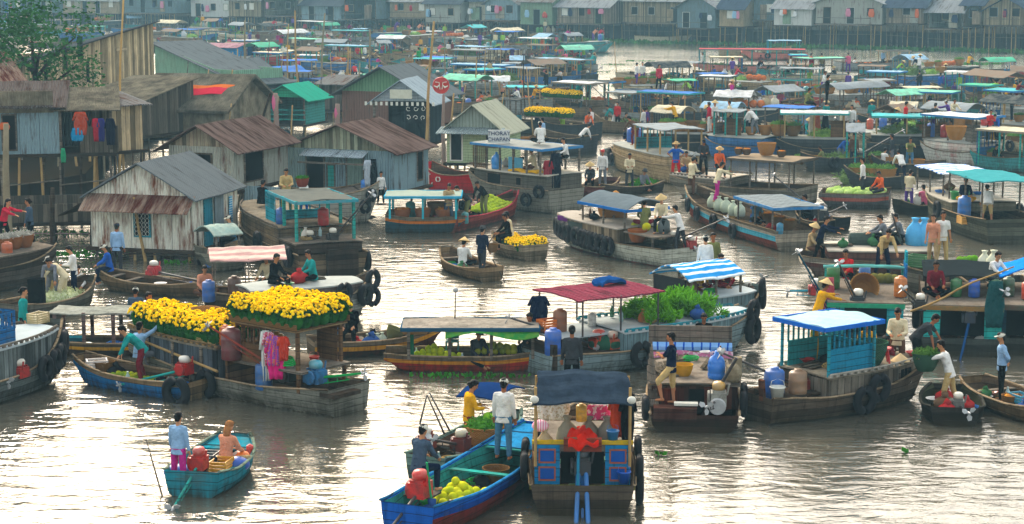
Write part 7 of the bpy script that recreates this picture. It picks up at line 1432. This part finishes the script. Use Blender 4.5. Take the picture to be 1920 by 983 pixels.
far((915, 205), (840, 200), 'teal', 'mint', u=(-.45, .45), cargo=('sacks',), ppl=((905, 'sit', 'orange', 'black'), (922, 'sit', 'peach', 'black')), kind='arch'); far((620, 78), (545, 74), 'white', 'white', u=(-.45, .2), cab=True, ppl=((572, 'sit', 'crimson', 'black'),)); far((700, 90), (620, 88), 'grey', 'teal', u=(-.4, .4), cargo=('sacks',), ppl=((655, 'sit', 'pink', 'black'), (640, 'stand', 'peach', 'grey')))
far((770, 108), (700, 106), 'dark', 'white', u=(-.4, .3), kind='gable', ppl=((732, 'bend', 'orange', 'navy'), (702, 'stand', 'white', 'grey'))); far((700, 125), (610, 122), 'blue', 'lightblue', u=(-.4, .4), shaft=True, cargo=('drums',)); far((620, 110), (545, 106), 'dark', 'mint', u=(-.3, .4), cargo=('basket',)); far((560, 142), (480, 138), 'brown', 'cream', cargo=('lime',), u=(-.2, .4), ppl=((602, 'stand', 'pink', 'purple', h_(hat='conical')),))
far((800, 140), (720, 136), 'brown', None, cargo=('greens', 'drums'), ppl=((790, 'bend', 'white', 'grey'), (812, 'stand', 'cream', 'denim'))); far((670, 165), (590, 160), 'dark', None, cargo=('basket', 'sacks'), ppl=((625, 'sit', 'peach', 'black'), (648, 'sit', 'lightblue', 'black'))); far((380, 88), (300, 84), 'red', 'blue', u=(-.4, .3), cargo=('sacks',)); far((450, 92), (380, 90), 'dark', 'black', cargo=('greens',), u=(-.3, .3), ppl=((430, 'sit', 'pink', 'black'),))
# packed remainder of the market: rows of varied boats between those read off one by one
def filler(x0, x1, y0, y1, rows, gap, seed):
    r2 = random.Random(seed)
    for j in range(rows):
        y = y0+(y1-y0)*j/max(1, rows-1); s = (y+75)/10.8; x = x0+r2.uniform(0, 60)
        while x < x1:
            L = r2.uniform(4.0, 6.6); w_ = L*s*.92; yy = y+r2.uniform(-3, 3); mid = at(x+w_/2, yy)
            if all((abs(mid.x-g[0]) > (L+g[2])*.38 or abs(mid.y-g[1]) > 2.6) for g in GD):
                dy = r2.uniform(-11, 11)*(s/25)**1.5; A, B_ = (x, yy), (x+w_, yy+dy)
                if r2.random() < .5: A, B_ = B_, A
                hull = r2.choice(['brown', 'grey', 'dark', 'dark', 'tan', 'teal', 'blue', 'red', 'cream', 'brown']); roof = r2.choice([None, None, 'white', 'green', 'teal', 'blue', 'lightblue', 'grey', 'brown', 'mint', 'cream', 'black', 'darkblue', 'grey', 'brown', 'black', 'cream'])
                nop = r2.random() < .35
                ppl = [(x+w_*r2.uniform(.1, .9), r2.choice(['stand', 'stand', 'bend', 'sit', 'hold', 'squat', 'reach', 'row']), r2.choice(SH), r2.choice(['black', 'grey', 'navy', 'brown', 'denim', 'purple']), dict(hat=r2.choice([None, None, None, 'conical', 'cap', 'straw']))) for _ in range((r2.choice([3, 4]) if y < 125 else r2.choice([1, 1, 2])) if x > 0 and y > 95 or x > 350 else 0)]
                far(A, B_, hull, None if nop else roof, r2.choice(['flat', 'flat', 'arch', 'gable']), tuple(r2.choice(['basket', 'greens', 'lime', 'sacks', 'drums', 'tarp', 'basket', 'jars']) for _ in range(r2.choice([2, 3, 3]))), ppl, beam=r2.uniform(1.8, 2.4), H=r2.uniform(.5, .95), zr=r2.uniform(1.6, 2.0), cab=r2.random() < .3, u=(-.45, r2.uniform(-.15, .25)), shaft=r2.random() < .3)
            x += w_+gap*s
# loose clutter on the decks
def rope_mb():
    r3 = random.Random(2); return MB().path([((.16+.05*math.sin(i*.31))*math.cos(i*.55), (.16+.05*math.sin(i*.31))*math.sin(i*.55), .02+.0016*i) for i in range(60)], .013, 5)
def bowl_mb(): return MB().lathe([(.06, 0), (.15, .08), (.16, .085), (.14, .08), (.05, .02)], n=16)
def bundle_mb():
    r3 = random.Random(5); m = MB().ball((0, 0, .13), (.24, .18, .15), 12); m.v = [(x+r3.uniform(-.02, .02), y+r3.uniform(-.02, .02), z+r3.uniform(-.02, .02)) for x, y, z in m.v]; return m.tube((0, -.05, .22), (.02, .03, .34), .05, .07, 8)
def planks_mb():
    m = MB()
    for i in range(4): m.box((0, -.18+.12*i, .02+.03*(i % 2)), (1.1, .10, .025), rz=.05*math.sin(i*5))
    return m
def bottle_mb(): return MB().lathe([(.045, 0), (.05, .02), (.05, .17), (.02, .23), (.02, .27), (.005, .27)], n=10)
r4 = random.Random(42)
for b in BOATS:
    if b.mid.y > 88: continue
    top = getattr(b, 'top', None)
    for i in range(9 if b.mid.y < 62 else 6):
        if top and r4.random() < .75: u = r4.uniform(top[0]+.04, top[1]-.04); z = top[2]+.1; vv = b.wf(u)*.75
        else: u = r4.uniform(-.4, .34); z = b.deck+.03; vv = b.wf(u)*.6
        if top and z < .5 and top[0] < u < top[1]: continue
        p = b.W(u, r4.uniform(-vv, vv), z); k = r4.randrange(5); S_ = b.short; a_ = r4.random()*6
        if k == 0: cn, cc = r4.choice((('green', '2f9a4c'), ('tan', 'a8905c'), ('blue', '2a6ab0'))); thing_mesh('rope_coil', rope_mb, [mat('plain', cc)], p, f'coil of {cn} rope on {S_}', 'rope', rz=a_, key=('rope', cc))
        elif k == 1: cn, cc = r4.choice((('red', 'b02a24'), ('white', 'c9c9c2'), ('blue', '2a6ab0'), ('green', '2f8a4c'), ('metal', '8c9090'))); thing_mesh('bowl', bowl_mb, [mat('plain', cc, rough=.4)], p, f'{cn} bowl on {S_}', 'bowl', rz=a_, key=('bowl', cc), scale=r4.uniform(.8, 1.5))
        elif k == 2: cn, cc = r4.choice((('black', '1c1e22'), ('white', 'c4c4bc'), ('brown', '6a5440'), ('red', '9c2c2c'), ('blue', '2c4a80'), ('green', '3c6a44'))); thing_mesh('bundle', bundle_mb, [mat('plain', cc, s=3)], p, f'{cn} cloth bundle on {S_}', 'bundle', rz=a_, smooth=True, key=('bundle', cc), scale=r4.uniform(.8, 1.3))
        elif k == 3: thing_mesh('loose_planks', planks_mb, [GREYW], p, f'loose grey planks lying on {S_}', 'planks', rz=b.th+r4.uniform(-.3, .3), key='planks')
        else: cn, cc = r4.choice((('clear', '9cb8b8'), ('green', '2f6a4c'), ('brown', '5a3a24'))); thing_mesh('bottle', bottle_mb, [mat('plain', cc, rough=.25)], p, f'{cn} bottle standing on {S_}', 'bottle', rz=a_, key=('bottle', cc), scale=1.2)
# more bare poles between the huts
r5 = random.Random(9)
for i in range(30):
    x, y = r5.uniform(300, 1010), r5.uniform(150, 330)
    if x > 750 and y > 300: y -= 60
    s_ = (y+75)/10.8; vpole(x, y, x+r5.uniform(-14, 14), y-s_*r5.uniform(2.6, 4.6), r5.uniform(.03, .055), 'thin bare pole among the huts and boats', r5.choice((BAMB, GREYW, DARKW, mat('plain', 'b09468', '7c6648'))), name='thin_pole')
b = [q for q in BOATS if q.short == 'the turquoise stern boat'][0]
P(b, 0, 0, 1.4, -90, 'sit', 'maroon', 'black', u=-.30); THINGS[-1].location = b.W(-.3, .75, 1.4)
P(b, 0, 0, 1.4, -60, 'squat', 'white', 'navy', u=-.1); THINGS[-1].location = b.W(-.1, -.9, 1.4)
b = [q for q in BOATS if q.short == 'the wide teal stern boat'][0]
P(b, 0, 0, 1.4, -120, 'squat', 'red', 'black', u=-.2); THINGS[-1].location = b.W(-.15, .4, 1.4)
P(b, 0, 0, 1.4, -80, 'bend', 'khaki', 'navy', u=-.3); THINGS[-1].location = b.W(.1, -.7, 1.4)
filler(1130, 1900, 150, 305, 14, .35, 5); filler(330, 1050, 70, 215, 15, .5, 9); filler(-60, 330, 58, 92, 5, .6, 13)
def crowd():
    mb = MB(); keys = sorted(COLS); mats = [mat('plain', '8d5b3e'), DARK]+[mat('plain', COLS[k]) for k in keys]
    for p, pose, sh, pn in CROWD:
        low = pose in ('sit', 'squat', 'bench'); z = 0 if not low else -.5; ln = .35 if pose in ('bend', 'reach') else 0
        if not low:
            for s in (1, -1): cap(mb, p+Vector((s*.09, 0, .05)), p+Vector((s*.08, 0, .8)), .05, .08, 6, 2+keys.index(pn))
        else: mb.ball(p+Vector((0, -.1, .15)), (.25, .28, .14), 6, 2+keys.index(pn))
        a = p+Vector((0, 0, .85+z)); c = p+Vector((ln, 0, 1.35+z-ln*.5)); mb.path([a, a.lerp(c, .6), c, c+(c-a)*.1], [(.13, .16), (.12, .18), (.11, .19), (.05, .07)], 8, 2+keys.index(sh))
        for s in (1, -1): cap(mb, c+Vector((s*.18, 0, 0)), c+Vector((s*.24, -.05, -.5)), .05, .035, 6, 2+keys.index(sh))
        h = c+Vector((ln*.4, 0, .24)); mb.ball(h, (.085, .085, .11), 8, 0); mb.ball(h+Vector((0, .02, .03)), (.095, .09, .10), 8, 1)
    o = mb.build('crowd', mats); o['kind'] = 'stuff'; o['label'] = 'distant crowd of boat people near the far bank'
crowd()
# ------------------------------------------------------------------ labels: make each one single out its thing
ORD = ['', 'first', 'second', 'third', 'fourth', 'fifth', 'sixth', 'seventh', 'eighth', 'ninth', 'tenth', 'eleventh', 'twelfth']
bpy.context.view_layer.update()
by = {}
for o in THINGS: by.setdefault(o['label'], []).append(o)
for lab, os_ in by.items():
    if len(os_) < 2: continue
    if len(os_) > 12:
        for o in os_:
            if 'group' not in o: o['group'] = 'alike: '+lab[:40]
        continue
    os_.sort(key=lambda o: proj(o.matrix_world.translation)[0])
    for i, o in enumerate(os_):
        wds = lab.split(); suf = f', {ORD[i+1]} of {len(os_)} from left' if len(os_) > 2 else (', the left one' if i == 0 else ', the right one')
        o['label'] = ' '.join(wds[:16-len(suf.split())+ (1 if suf[0] == ' ' else 0)])+suf
for o in THINGS:
    w_ = o['label'].split()
    if len(w_) > 16: o['label'] = ' '.join(w_[:16])

_n = {}
for o in THINGS: _n[o['category']] = _n.get(o['category'], 0)+1
print('COUNTS', sorted(_n.items(), key=lambda t: -t[1])[:12])
